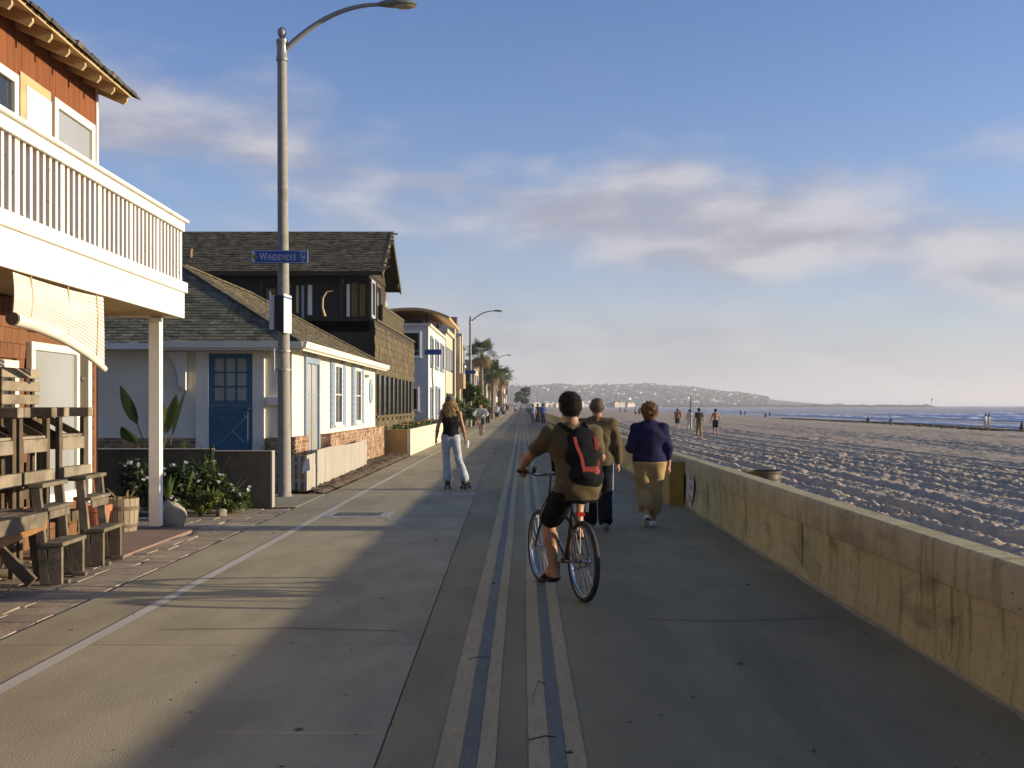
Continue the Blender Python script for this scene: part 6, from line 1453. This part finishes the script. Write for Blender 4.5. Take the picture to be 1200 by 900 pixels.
# ------------------------------------------------------------------ smaller, farther people
SKN = {'a': m_skint, 'b': m_skin}
CL = {}
def cm(c):
    k = tuple(round(a, 3) for a in c)
    if k not in CL: CL[k] = cloth('cloth_tone_%d' % len(CL), c)
    return CL[k]
def small_person(label, x, y, zg, rot, H, top, bottom, res=.02, short=True, sleeve=.6, step=.12, arms=.06, hair=(.03, .02, .012), group=None, bare=False, female=False, long_hair=False, cat='person'):
    t = thing('person', label, cat, (x, y, zg), rot, group=group); J = joints(H, .95 if female else 1.03); s = H / 1.75
    J['anL'][1] += step; J['toeL'][1] += step; J['knL'][1] += step * .7; J['anR'][1] -= step; J['toeR'][1] -= step; J['knR'][1] -= step * .2
    for q, sg in (('L', -1), ('R', 1)): J['wr' + q][0] += sg * arms; J['el' + q][0] += sg * arms * .6; J['wr' + q][1] -= sg * step * .6
    hs = res < .016
    b = body_field(J, s, .95 if female else 1.02); place(t, 'body', b.mesh('body', res), m_skint)
    if not bare: place(t, 'top', torso_cloth(J, .018, 1.0, hem=.84 * s, sleeve=sleeve).mesh('top', res), cm(top))
    place(t, 'shorts' if short else 'trousers', leg_cloth(J, .022, 1.0, end=.85 if short else 1.9, flare=.012, top=1.02 * s).mesh('legs', res), cm(bottom))
    h = J['head']; f = Field(); f.cap(h + A_(0, -.02, .04), h + A_(0, .01, .045), .102, .10, .02); f.cap(h + A_(0, -.035, 0), h + A_(0, -.04, -.17 if long_hair else -.05), .085, .07, .03); f.cut((0, .85, -.4), h + A_(0, .05, 0)); place(t, 'hair', f.mesh('hair', min(res, .018)), cm(hair))
    return t
sb_ = lambda x, y: float(sand_base(x, y)) - .02
G1 = 'people walking on the sand'
small_person('bare chested man in black shorts on the sand, rightmost of the four', 13.1, 75.5, sb_(13.1, 75.5), R(5), 1.76, (0, 0, 0), (.015, .02, .018), .018, True, bare=True, group=G1, arms=.1)
small_person('man in dark green shirt and tan trousers walking on the sand', 11.1, 70.0, sb_(11.1, 70), R(3), 1.80, (.045, .06, .035), (.25, .18, .08), .018, False, group=G1)
small_person('woman in long white clothes walking on the sand', 14.1, 94, sb_(14.1, 94), R(0), 1.66, (.50, .46, .46), (.60, .56, .56), .02, False, sleeve=0, female=True, group=G1)
small_person('man in dark shorts carrying a towel, leftmost of the four on the sand', 13.0, 93.5, sb_(13, 93.5), R(-4), 1.72, (.25, .12, .05), (.03, .035, .035), .02, True, sleeve=.2, group=G1)
tw = thing('towel', 'yellow brown towel slung over the leftmost beach walker', 'towel', (13.1, 93.3, .55)); f = Field(); f.cap((.15, -.08, .45), (.18, -.12, .12), .10, .08, .03); f.cap((.05, -.1, .62), (.15, -.1, .40), .07, .09, .03); place(tw, 'towel', f.mesh('towel', .02), cm((.36, .22, .08)))
# boardwalk crowd
small_person('pedestrian in white top and dark shorts on the left boardwalk edge', -2.55, 108, 0, R(175), 1.75, (.52, .56, .62), (.03, .03, .035), .022, True, group='pedestrians far down the boardwalk')
small_person('pedestrian in bright blue shirt near the wall, farther along', 1.75, 97, 0, R(6), 1.74, (.07, .14, .42), (.05, .06, .12), .022, False, sleeve=.8, group='pedestrians far down the boardwalk')
small_person('pedestrian in black jacket left of the blue shirted one', 1.30, 99, 0, R(6), 1.74, (.03, .03, .035), (.04, .04, .05), .022, False, sleeve=1.8, group='pedestrians far down the boardwalk')
small_person('pedestrian in pale grey blue shirt left of the black jacketed one', .88, 98, 0, R(6), 1.70, (.30, .36, .42), (.20, .20, .22), .022, False, sleeve=.8, group='pedestrians far down the boardwalk')
small_person('pedestrian in dark clothes behind the oncoming cyclist', -3.05, 96, 0, R(180), 1.72, (.02, .02, .022), (.03, .03, .03), .022, False, sleeve=1.8, group='pedestrians far down the boardwalk')
small_person('pedestrian in pale shirt walking just past the second lamp', -3.4, 88, 0, R(180), 1.7, (.5, .48, .46), (.18, .14, .1), .022, True, group='pedestrians far down the boardwalk')
rr6 = random.Random(19)
pal = [(.5, .48, .5), (.03, .03, .04), (.08, .1, .25), (.3, .08, .06), (.4, .38, .32), (.15, .15, .16), (.03, .03, .03), (.55, .55, .58)]
pnm = ['pale grey', 'black', 'dark blue', 'dark red', 'beige', 'dark grey', 'black', 'white']
crowd = []
for k in range(20):
    y = rr6.uniform(135, 300); x = rr6.uniform(-3.2, -1.2) if k < 14 else rr6.uniform(-1.2, 1.6); crowd.append((x / y, x, y, R(rr6.choice([0, 180])), rr6.uniform(1.6, 1.8), rr6.randrange(8), rr6.choice(pal), rr6.random() < .5))
crowd.sort()
onm = 'first second third fourth fifth sixth seventh eighth ninth tenth eleventh twelfth thirteenth fourteenth fifteenth sixteenth seventeenth eighteenth nineteenth last'.split()
for k, (_, x, y, ro, H, ti, bo_, sh_) in enumerate(crowd):
    small_person('tiny pedestrian in %s top, %s from left in the far crowd' % (pnm[ti], onm[k]), x, y, 0, ro, H, pal[ti], bo_, .032, sh_, group='far crowd on the boardwalk')
# oncoming cyclist
oc = make_bicycle('bicycle of the oncoming cyclist in front of the second lamp', (-2.25, 58.9), R(180)); oc.location = (-2.25, 59.3, 0)
J = joints(1.72); J.update(pelvis=A_(0, .12, .955), waist=A_(0, .15, 1.08), chest=A_(0, .24, 1.25), neck=A_(0, .30, 1.42), head=A_(0, .38, 1.58), shL=A_(-.20, .28, 1.36), shR=A_(.20, .28, 1.36), elL=A_(-.36, .42, 1.17), wrL=A_(-.31, .64, 1.06), elR=A_(.36, .42, 1.17), wrR=A_(.31, .64, 1.06),
         hipL=A_(-.095, .15, .91), knL=A_(-.14, .47, .62), anL=A_(-.125, .375, .215), toeL=A_(-.14, .53, .165), hipR=A_(.095, .15, .91), knR=A_(.15, .57, .89), anR=A_(.125, .43, .545), toeR=A_(.14, .58, .50))
OC = thing('person', 'oncoming cyclist in pale grey jacket riding toward the camera', 'person', (-2.25, 59.3, 0), R(180))
place(OC, 'body', body_field(J).mesh('body', .018), m_skin); place(OC, 'jacket', torso_cloth(J, .03, 1.08, hem=.9, sleeve=1.8).mesh('jacket', .016), cm((.34, .36, .37))); place(OC, 'shorts', leg_cloth(J, .03, 1.0, end=.9, top=1.02).mesh('shorts', .018), cm((.05, .045, .04)))
h = J['head']; f = Field(); f.cap(h + A_(0, -.02, .04), h + A_(0, .02, .045), .102, .10, .02); f.cut((0, .85, -.4), h + A_(0, .05, 0)); place(OC, 'hair', f.mesh('hair', .016), cm((.04, .025, .015)))
# person on the terrace of the dark house
TP = small_person('person in patterned pale top standing on the dark house terrace', -5.15, 40.95, 4.06, R(-90), 1.68, (.42, .40, .26), (.2, .2, .2), .02, False, female=True, hair=(.12, .05, .02), sleeve=.9)
# tiny people at the water's edge
for (px, yd, zg, lb, sit) in ((897, 260, -1.15, 'person in dark clothes sitting on the far sand', True), (1197, 135, -1.0, 'person crouched at the waterline by the right picture edge', True), (902, 300, -1.3, 'tiny figure standing near the water, right of the sitting one', False), (1017, 165, -1.75, 'tiny figure standing in the shallow water, left of a second one', False), (1044, 150, -1.75, 'tiny dark figure in the shallow water below the breakwater', False),
                               (868, 330, -1.3, 'tiny far figure near the waterline, left one of a pair', False), (873, 330, -1.3, 'tiny far figure near the waterline, right one of a pair', False), (745, 210, -.42, 'tiny dark figure on the sand left of the four walkers', False), (749, 212, -.42, 'second tiny dark figure just left of the four walkers', False), (733, 270, -.5, 'tiny figure far off on the sand behind the woman in purple', False), (727, 300, -.5, 'farther tiny figure on the sand behind the woman in purple', False)):
    x = (px - 613) / F * yd; zz = zg if zg < -1.7 else sb_(x, yd)
    if sit:
        t = thing('person', lb, 'person', (x, yd, zz)); f = Field(); f.cap((0, 0, .25), (0, -.1, .75), .26, .18, .1); f.cap((0, -.08, .8), (0, -.06, 1.05), .10, .13, .05); f.cap((-.1, 0, .18), (-.1, .5, .35), .12, .09, .06); f.cap((.1, 0, .18), (.1, .5, .35), .12, .09, .06); place(t, 'body', f.mesh('body', .03), cm((.05, .045, .04)))
    else: small_person(lb, x, yd, zz, R(0), 1.72, rr6.choice(pal), (.03, .03, .035), .032, True)
for (px, yd, lb, c) in ((1155, 132, 'person in pale grey jacket standing at the waterline far right', (.42, .42, .44)), (1159, 133, 'second person beside the pale jacketed one at the waterline', (.3, .28, .28))):
    x = (px - 613) / F * yd; small_person(lb, x, yd, sb_(x, yd), R(40), 1.7, c, (.35, .34, .34), .03, False, sleeve=1.8)
x = (1147 - 613) / F * 132; bo = thing('beached_boat', 'small tan boat lying at the waterline beside two people', 'boat', (x - .4, 132, sb_(x, 132) + .02))
f = Field(); f.cap((-.5, 0, .1), (.5, 0, .14), .22, .12, .05, (0, 0, 1), 1.3); place(bo, 'hull', f.mesh('hull', .04), cm((.30, .24, .10)))

# ------------------------------------------------------------------ farther houses along the boardwalk
m_wht2 = mat('cool_white_stucco', (0.60, 0.58, 0.54), (0.54, 0.52, 0.485), 0.8, 1.5, bump=.2, bscale=20)
m_ply = mat('curved_roof_wood', (0.58, 0.36, 0.15), (0.48, 0.29, 0.11), .6, 5, stretch=(.3, 3, 1))
H4 = thing('curved_roof_house', 'white two storey house with curved timber canopy on its roof', 'house', (-4.5, 53, 0), world=True)
WX, W0, W1 = -4.5, 52.7, 64.0
b = MB(); b.box(-13, WX, W0, W1, 0, 5.4); b.build('wall', m_wht2, H4)
b = MB(); b.box(-13, WX + .12, W0 - .1, W1 + .1, 5.403, 5.52); b.build('cornice', m_white, H4)
win(H4, 'Y', W0 - .002, -6.7, -4.85, 3.9, 5.15, m_white, m_glass, fw=.1, trans=(.25,)); win(H4, 'Y', W0 - .002, -6.4, -4.95, 1.35, 2.5, m_white, m_glass, fw=.1)
for (a0, a1, z0, z1) in ((53.6, 55.0, 3.5, 5.0), (56.6, 58.6, 3.5, 5.0), (60.2, 62.4, 3.5, 5.0), (53.6, 55.0, 1.0, 2.5), (56.8, 59.4, 1.0, 2.6)): win(H4, 'X', WX + .002, a0, a1, z0, z1, m_bframe, m_glassg, fw=.12, proud=.08)
for y in (53.2, 59.8):
    for x in (-7.0, -4.62): piece('canopy_post', H4, m_dk, x - .05, x + .05, y - .05, y + .05, 5.5, 5.98, b=.0)
vs = []
n_ = 16
for k in range(n_ + 1):
    s = k / n_; x = -8.0 + 4.55 * s
    zt = 6.20 - .42 * ((x + 5.2) / 1.75) ** 2 * (1 if x > -5.2 else .45)
    for (y, dz) in ((51.9, 0), (60.3, 0)): vs += [(x, y, zt + dz), (x, y, zt - .12)]
fs = []
for k in range(n_):
    a = 4 * k; c = a + 4
    fs += [(a, c, c + 2, a + 2), (a + 1, a + 3, c + 3, c + 1), (a, a + 1, c + 1, c), (a + 2, c + 2, c + 3, a + 3)]
fs += [(0, 2, 3, 1), (4 * n_, 4 * n_ + 1, 4 * n_ + 3, 4 * n_ + 2)]
MB().add(vs, fs).build('curved_canopy', m_ply, H4)
b = MB(); b.box(-7.6, -4.9, 53.4, 59.5, 5.5, 5.72); b.build('roof_room', m_dk, H4)

FARM = [mat('far_stucco_cream', (.50, .435, .315), (.43, .375, .27), .85, 1.2), mat('far_stucco_sand', (.42, .365, .27), (.36, .315, .23), .85, 1.2), mat('far_stucco_white', (.66, .64, .60), (.6, .58, .54), .85, 1.2),
        mat('far_stucco_grey', (.36, .36, .36), (.31, .31, .31), .85, 1.2), mat('far_stucco_tan', (.36, .26, .16), (.31, .22, .13), .85, 1.2), mat('far_olive', (.16, .16, .10), (.13, .13, .08), .85, 1.2), mat('far_pink', (.50, .36, .29), (.44, .31, .25), .85, 1.2)]
m_froof = mat('far_roof', (.14, .10, .08), (.10, .075, .06), .9, 1)
def far_house(label, xf, y0, y1, h, m, roof='flat', wins=2, depth=9.0, group='houses farther down the boardwalk', zb=0.0, cols=None):
    t = thing('beach_house', label, 'house', (xf, y0, zb), world=True, group=group)
    b = MB(); b.box(xf - depth, xf, y0, y1, zb - .3, zb + h); b.build('wall', m, t)
    if roof == 'flat':
        b = MB(); b.box(xf - depth - .1, xf + .12, y0 - .12, y1 + .12, zb + h + .003, zb + h + .25); b.build('parapet', m, t)
    elif roof == 'gable':
        mx = xf - depth / 2; b = MB(); b.prism([(xf + .5, y0 - .4, zb + h), (mx, y0 - .4, zb + h + depth * .22), (xf - depth - .5, y0 - .4, zb + h)], (0, y1 - y0 + .8, 0)); b.build('roof', m_froof, t)
    else:
        my = (y0 + y1) / 2; b = MB(); b.prism([(xf + .5, y0 - .4, zb + h), (xf + .5, my, zb + h + (y1 - y0) * .28), (xf + .5, y1 + .4, zb + h)], (-depth - 1, 0, 0)); b.build('roof', m_froof, t)
    fl = max(1, int(h / 2.7)); nw = cols or wins
    for f_ in range(fl):
        z0 = zb + f_ * 2.75 + .95
        for k in range(nw):
            a0 = y0 + (y1 - y0) * (k + .18) / nw; a1 = y0 + (y1 - y0) * (k + .82) / nw
            q = MB(); q.box(xf - .05, xf + .03, a0, a1, z0, z0 + 1.4); q.build('window', m_glass, t)
        for k in range(2):
            a0 = xf - 3.4 + k * 1.8; q = MB(); q.box(a0, a0 + 1.1, y0 - .03, y0 + .05, z0, z0 + 1.4); q.build('window', m_glass, t)
    return t
far_house('cream stucco house just beyond the curved roof house', -4.55, 65.2, 71.5, 5.9, FARM[0], 'flat', 3)
hb = far_house('taller sand coloured house with stepped piers beyond the cream one', -4.75, 72.2, 80.5, 6.0, FARM[1], 'flat', 3)
for (y, h, x) in ((72.3, 6.9, -4.45), (76.3, 6.4, -4.35), (80, 6.8, -4.4)): piece('pier', hb, FARM[0], x - .9, x, y, y + 1.0, 0, h, b=.0)
piece('balcony', hb, FARM[4], -4.74, -3.95, 73.5, 76.2, 2.75, 3.75, b=.0)
far_house('olive green flat roofed house behind the second street lamp', -4.95, 86.0, 94, 6.3, FARM[5], 'flat', 3)
rr3 = random.Random(41); y = 96.0; names = ['cream', 'sand', 'white', 'grey', 'tan', 'olive', 'pink']
pos = 4
ords = ['fourth', 'fifth', 'sixth', 'seventh', 'eighth', 'ninth', 'tenth', 'eleventh', 'twelfth', 'thirteenth', 'fourteenth', 'fifteenth', 'sixteenth', 'seventeenth', 'eighteenth', 'nineteenth', 'twentieth']
i = 0
while y < 560 and i < len(ords):
    wd = rr3.uniform(8, 12) * (1 if y < 200 else 1.8); mi = rr3.choice([0, 0, 1, 2, 2, 3, 4, 6]); h = rr3.uniform(4.6, 7.2)
    far_house('%s small hazy house beyond the olive one, %s walled' % (ords[i], names[mi]), -5.2 - rr3.uniform(0, 1.4), y, y + wd - .8, h, FARM[mi], rr3.choice(['flat', 'flat', 'gable', 'side']), 2)
    y += wd + rr3.uniform(.5, 5); i += 1
# houses where the shore bends, beyond the end of the boardwalk
# ------------------------------------------------------------------ palms and trees
m_trunk = mat('palm_trunk', (0.24, 0.19, 0.13), (0.17, 0.135, 0.09), .9, 3, stretch=(1, 1, 4), bump=.8, bscale=8)
def palm(label, x, y, h, seed, crown=1.5, nfr=46):
    t = thing('palm_tree', label, 'palm tree', (x, y, 0), group='fan palms along the boardwalk'); r = random.Random(seed)
    q = MB(); q.tube([(0, 0, -.2), (.03, 0, h * .3), (.08 * r.uniform(-1, 1), 0, h * .7), (0, 0, h)], [.24, .17, .15, .16], 10); q.build('trunk', m_trunk, t, smooth=True)
    for (nm, m, cnt, e0, e1, ln) in (('crown', m_leaf, nfr, -.35, 1.35, crown), ('dead_fronds', m_dry, nfr // 2, -1.35, -.6, crown * .85)):
        vs = []; fs = []
        for k in range(cnt):
            a = r.uniform(0, 6.28); e = r.uniform(e0, e1); d = Vector((math.cos(a) * math.cos(e), math.sin(a) * math.cos(e), math.sin(e))); L_ = ln * r.uniform(.75, 1.15)
            hub = Vector((0, 0, h)) + d * L_ * .48; s = d.cross(Vector((0, 0, 1))); s = s.normalized() if s.length > .01 else Vector((1, 0, 0)); u = s.cross(d)
            n = len(vs); w_ = .02; vs += [Vector((0, 0, h)) - s * w_, Vector((0, 0, h)) + s * w_, hub + s * w_, hub - s * w_]; fs.append((n, n + 1, n + 2, n + 3))
            for j in range(13):
                b_ = (j - 6) / 6 * 1.35; dd = d * math.cos(b_) + s * math.sin(b_); tip = hub + dd * L_ * .62 * (1 - .18 * abs(b_)) + Vector((0, 0, -.16 * L_ * abs(math.sin(b_)) - .10 * L_)) + u * .05 * r.uniform(-1, 1)
                md = hub + dd * L_ * .34 + u * .03; sd_ = dd.cross(u) * .035 * (crown / 1.5)
                n = len(vs); vs += [hub, md + sd_, tip, md - sd_]; fs.append((n, n + 1, n + 2, n + 3))
        MB().add(vs, fs).build(nm, m, t)
    return t
palm('tallest fan palm, just behind the second street lamp', -3.95, 107, 6.6, 1, 1.75)
palm('shorter fan palm with shaggy skirt right of the tallest palm', -3.75, 136, 5.6, 2, 1.7)
palm('far fan palm standing right of the shaggy one', -3.85, 200, 6.8, 3, 2.3)
palm('small distant fan palm left of the far one', -5.0, 176, 5.2, 4, 1.8)
def tree(label, x, y, h, rx, n, m, seed, leaf=.2, zb=0.0, kind='tree', trunk=.25, grp=None):
    t = thing('leafy_tree', label, kind, (x, y, zb), world=True, group=grp); r = random.Random(seed); bl = []; q = MB()
    q.tube([(x, y, zb - .3), (x + .1, y, zb + h * .35), (x, y, zb + h * .75)], [trunk * .5, trunk * .4, trunk * .15], 8)
    for k in range(14):
        a = r.uniform(0, 6.28); d = r.uniform(.1, .75); zz = zb + h * r.uniform(.32, .92); c = (x + math.cos(a) * rx * d, y + math.sin(a) * rx * d, zz)
        bl.append((*c, rx * r.uniform(.25, .42), rx * r.uniform(.25, .42), h * r.uniform(.10, .17)))
        if k % 2: q.tube([(x, y, zb + h * .35), ((x + c[0]) / 2, (y + c[1]) / 2, (zz + zb + h * .4) / 2), c], [trunk * .2, trunk * .12, trunk * .04], 5)
    q.build('trunk', m_bark, t); leaf_cloud('crown', t, m, bl, n, leaf, seed, shell=.4); return t
tree('bushy leafy tree under the second street lamp', -4.35, 80.6, 3.2, 1.25, 2600, m_leaf, 11, .17)
t2 = tree('yellow green big leaved tree right of the second lamp post', -3.95, 88, 3.0, 1.25, 1800, m_leafy, 12, .26)
tree('dark hedge tree at the foot of the cream houses', -4.6, 74, 2.0, .8, 1400, m_leafd, 13, .13)
tree('tall grey green tree at the far end of the boardwalk', -.6, 470, 9.2, 4.4, 2600, leafmat('leaf_grey_green', (.07, .085, .05), (.10, .11, .065)), 14, .5, trunk=.6)
tree('dark tree among the far houses', -7.5, 230, 6.5, 2.6, 1600, m_leafd, 15, .35, trunk=.4)
for k, (x, y, lb) in enumerate(((-3.85, 60, 'small bush at the foot of the white curved roof house'), (-3.9, 68, 'green bush beside the cream house path'), (-3.95, 94, 'dark bush beyond the big leaved tree'))):
    tree(lb, x, y, 1.1, .55, 700, m_leafd if k else m_leaf, 50 + k, .09, kind='bush', trunk=.08)
# plants in the stucco planter
for k in range(4):
    x, y = -4.2 + .1 * (k % 2), 38.0 + k * 3.1
    t = thing('planter_plant', '%s low green plant with orange flowers in the stucco planter' % ('nearest', 'second', 'third', 'farthest')[k], 'plant', (x, y, .74), world=True, group='plants in the stucco planter')
    leaf_cloud('foliage', t, m_leaf, [(x, y, .86, .3, .9, .14), (x + .1, y + .8, .9, .2, .5, .16)], 420, .05, 90 + k)
    leaf_cloud('flowers', t, mat('orange_petal', (.45, .15, .05), (.5, .25, .08), .6, 9), [(x + .15, y + .2, .98, .2, .8, .06)], 26, .03, 190 + k, aspect=.8)
# low white fence beyond the planter
WF = thing('low_white_wall', 'short pale painted wall beyond the planter near the skater', 'wall', (-3.75, 56, 0), world=True)
b = MB(); b.box(-4.3, -3.72, 56, 58.5, 0, .95); b.build('wall', m_wht2, WF)

# ------------------------------------------------------------------ hill, jetty and sea marks in the haze
m_hill = mat('hill_scrub', (0.07, 0.08, 0.05), (0.13, 0.12, 0.09), .95, .012, detail=8, dirt=(.20, .18, .15), dscale=.02, dlo=.5, dhi=.7)
HP = [(-2500, 40), (-300, 52), (0, 55), (100, 60), (230, 55), (330, 62), (370, 66), (430, 61), (520, 50), (620, 36), (700, 24), (780, 12), (850, 3), (900, -4), (1400, -6)]
def hill_h(x, y):
    top = np.interp(x, [p[0] for p in HP], [p[1] for p in HP]); s = np.clip((y - 2250) / 1250, 0, 1); s = s * s * (3 - 2 * s)
    near = np.interp(x, [-2500, 480, 560], [0, 0, 0]); lum = (fbm(x * .008, y * .006, 4) - .5) * 22 * s * np.clip(top / 50, 0, 1)
    back = np.clip((5200 - y) / 1200, 0, 1)
    return -2.5 + (top + lum + 2.5) * s * back + near + 1.2 * np.clip((420 - x) / 300, 0, 1) * np.clip((y - 2250) / 60, 0, 1)
struct(link('hill', grid_mesh('hill', np.linspace(-2500, 1400, 320), np.concatenate([np.linspace(2250, 3700, 110), np.linspace(3750, 5200, 20)]), hill_h), m_hill))
hm = []
for i, c in enumerate(((.80, .78, .74), (.62, .56, .48), (.50, .40, .32), (.70, .70, .70))):
    b = MB(); b.box(-1, 1, -1, 1, -1, 1); b.prism([(-1.08, -1.08, 1.0), (1.08, -1.08, 1.0), (0, -1.08, 1.55)], (0, 2.16, 0)); me = b.mesh('hill_house'); fix_normals(me)
    me.materials.append(mat('hill_house_paint_%s' % 'abcd'[i], c, tuple(.9 * a for a in c), .8, 1)); hm.append(me)
rr3 = random.Random(77)
for k in range(60):
    px = 614 + k * 2.1 + rr3.uniform(-2, 2); Yd = rr3.uniform(1100, 2100); X_ = (px - 613) / F * Yd
    s = rr3.uniform(2.4, 4.2); hz = rr3.uniform(1.5, 2.8)
    o = link('shore_house', rr3.choice(hm[1:3]), None, None, (X_, Yd, hz - .5), (0, 0, rr3.uniform(.2, 1.2)), (s, s, hz))
    setp(o, 'tiny pale house in the far row where the shore bends', 'house', 'far houses at the bend of the shore')
rr4 = random.Random(5)
for k in range(170):
    Yd = rr4.uniform(2350, 3450); px = rr4.uniform(606, 885); X_ = (px - 613) / F * Yd
    z = float(hill_h(np.array([X_]), np.array([Yd]))[0])
    if z < 0.5: continue
    s = rr4.uniform(3.5, 7.0); hz = rr4.uniform(2.2, 4.0)
    o = link('hill_house', rr4.choice(hm), None, None, (X_, Yd, z + hz * .8), (0, 0, rr4.uniform(-.2, 1.3)), (s, s * .8, hz))
    setp(o, 'tiny pale house among the many dotting the hazy hillside', 'house', 'houses dotted over the hazy hillside')
# trees on the hill as one soft mass
r = np.random.default_rng(3); n = 3600; Yd = r.uniform(2320, 3550, n); X_ = (r.uniform(600, 900, n) - 613) / F * Yd; zz = hill_h(X_, Yd); ok = zz > .5
X_, Yd, zz = X_[ok], Yd[ok], zz[ok]; bm = bmesh.new(); bmesh.ops.create_icosphere(bm, subdivisions=1, radius=1)
bv = np.array([v.co[:] for v in bm.verts]); bf = np.array([[v.index for v in f.verts] for f in bm.faces]); bm.free()
sz = r.uniform(3, 7, len(X_)); V = np.stack([X_, Yd, zz + sz * .5], 1)[:, None, :] + bv[None] * np.stack([sz * 1.25, sz, sz * .8], 1)[:, None, :] * r.uniform(.75, 1.25, (len(X_), len(bv), 1))
Fq = (bf[None] + (np.arange(len(X_)) * len(bv))[:, None, None]).reshape(-1, 3)
ht = link('hillside_trees', np_mesh('hillside_trees', V.reshape(-1, 3), Fq), m_hill and mat('hill_tree', (.045, .055, .03), (.07, .075, .045), .95, .05)); setp(ht, 'dark trees covering the hazy hillside in one mass', 'trees', kind='stuff')
# jetty of dark boulders
def jet(x, y):
    return -3 + 5.6 * np.exp(-((y - 1900) / 9) ** 2) * (.8 + .5 * vnoise(x * .11, y * .2)) * np.clip((720 - x) / 30, 0, 1)
jt = link('breakwater', grid_mesh('breakwater', np.linspace(240, 735, 260), np.linspace(1875, 1925, 16), jet), mat('breakwater_rock', (.06, .055, .05), (.09, .085, .075), .95, .2)); setp(jt, 'long dark rock breakwater on the sea horizon', 'breakwater')
lt = thing('harbour_beacon', 'thin beacon tower at the end of the breakwater', 'beacon', (700, 1900, 1)); 
b = MB(); b.tube([(0, 0, 0), (0, 0, 9)], [.9, .7], 8); b.build('tower', m_white, lt); b = MB(); b.lathe([(1.6, 9), (1.6, 10), (1, 12), (0, 13)], n=10); b.build('lantern', m_dk, lt)
isl = link('rocky_islet', grid_mesh('rocky_islet', np.linspace(-60, 60, 30), np.linspace(-20, 20, 10), lambda x, y: -4 + 10 * np.exp(-(x / 26) ** 2 - (y / 14) ** 2) * (.6 + .8 * vnoise(x * .09, y * .1))), MATS['breakwater_rock'], None, (1240, 2600, -.6)); setp(isl, 'small dark rocky islet on the horizon right of the beacon', 'islet')
bt = link('far_headland', grid_mesh('far_headland', np.linspace(-110, 110, 50), np.linspace(-14, 14, 7), lambda x, y: -4 + 9.5 * np.exp(-(y / 10) ** 2) * np.clip((100 - np.abs(x)) / 20, 0, 1) * (.8 + .4 * vnoise(x * .05, y))), MATS['breakwater_rock'], None, (770, 2950, 0)); setp(bt, 'low dark headland strip left of the long breakwater', 'headland')
# weed line on the sand
r = np.random.default_rng(12); n = 5200; yv = r.uniform(55, 210, n) ** 1.0; xv = 50 + 2 * np.sin(yv * .05) + .02 * np.clip(yv - 120, 0, None) + r.normal(0, .8, n) * np.where((yv > 75) & (yv < 110), .5, 1.4)
zv = sand_h(xv, yv); a = r.uniform(0, 6.28, n); s = r.uniform(.1, .4, n)
V = np.stack([np.stack([xv - np.cos(a) * s, yv - np.sin(a) * s, zv], 1), np.stack([xv + np.sin(a) * s * .3, yv, zv + .12], 1), np.stack([xv + np.cos(a) * s, yv + np.sin(a) * s, zv + .02], 1)], 1).reshape(-1, 3)
wk = link('seaweed', np_mesh('seaweed', V, np.arange(3 * n).reshape(-1, 3), False), mat('seaweed_brown', (.06, .045, .02), (.09, .065, .03), .9, 5)); setp(wk, 'dark seaweed line lying along the wet sand', 'seaweed', kind='stuff')
# pole on the sand
vp = thing('beach_pole', 'thin dark pole standing among the walkers on the sand', 'pole', (13.6, 90, float(sand_base(13.6, 90)) - .1))
b = MB(); b.tube([(0, 0, 0), (0, 0, 2.9)], [.045, .035], 8); b.build('pole', m_dk, vp)

# ------------------------------------------------------------------ sea haze: one closed box of thin air round everything
HZ = MB(); HZ.box(-3600, 9100, -80, 9100, -4.5, 95)
hm_ = bpy.data.materials.new('sea_haze'); hm_.use_nodes = True; hn = hm_.node_tree
for n in list(hn.nodes):
    if n.type != 'OUTPUT_MATERIAL': hn.nodes.remove(n)
pv = hn.nodes.new('ShaderNodeVolumePrincipled'); pv.inputs['Color'].default_value = (.93, .94, 1.0, 1); pv.inputs['Density'].default_value = HAZE; pv.inputs['Anisotropy'].default_value = 0.2
hn.links.new(pv.outputs[0], [n for n in hn.nodes if n.type == 'OUTPUT_MATERIAL'][0].inputs['Volume'])
hzo = HZ.build('haze', hm_); setp(hzo, 'thin pale sea haze filling the air over beach and sea', 'haze', kind='stuff')
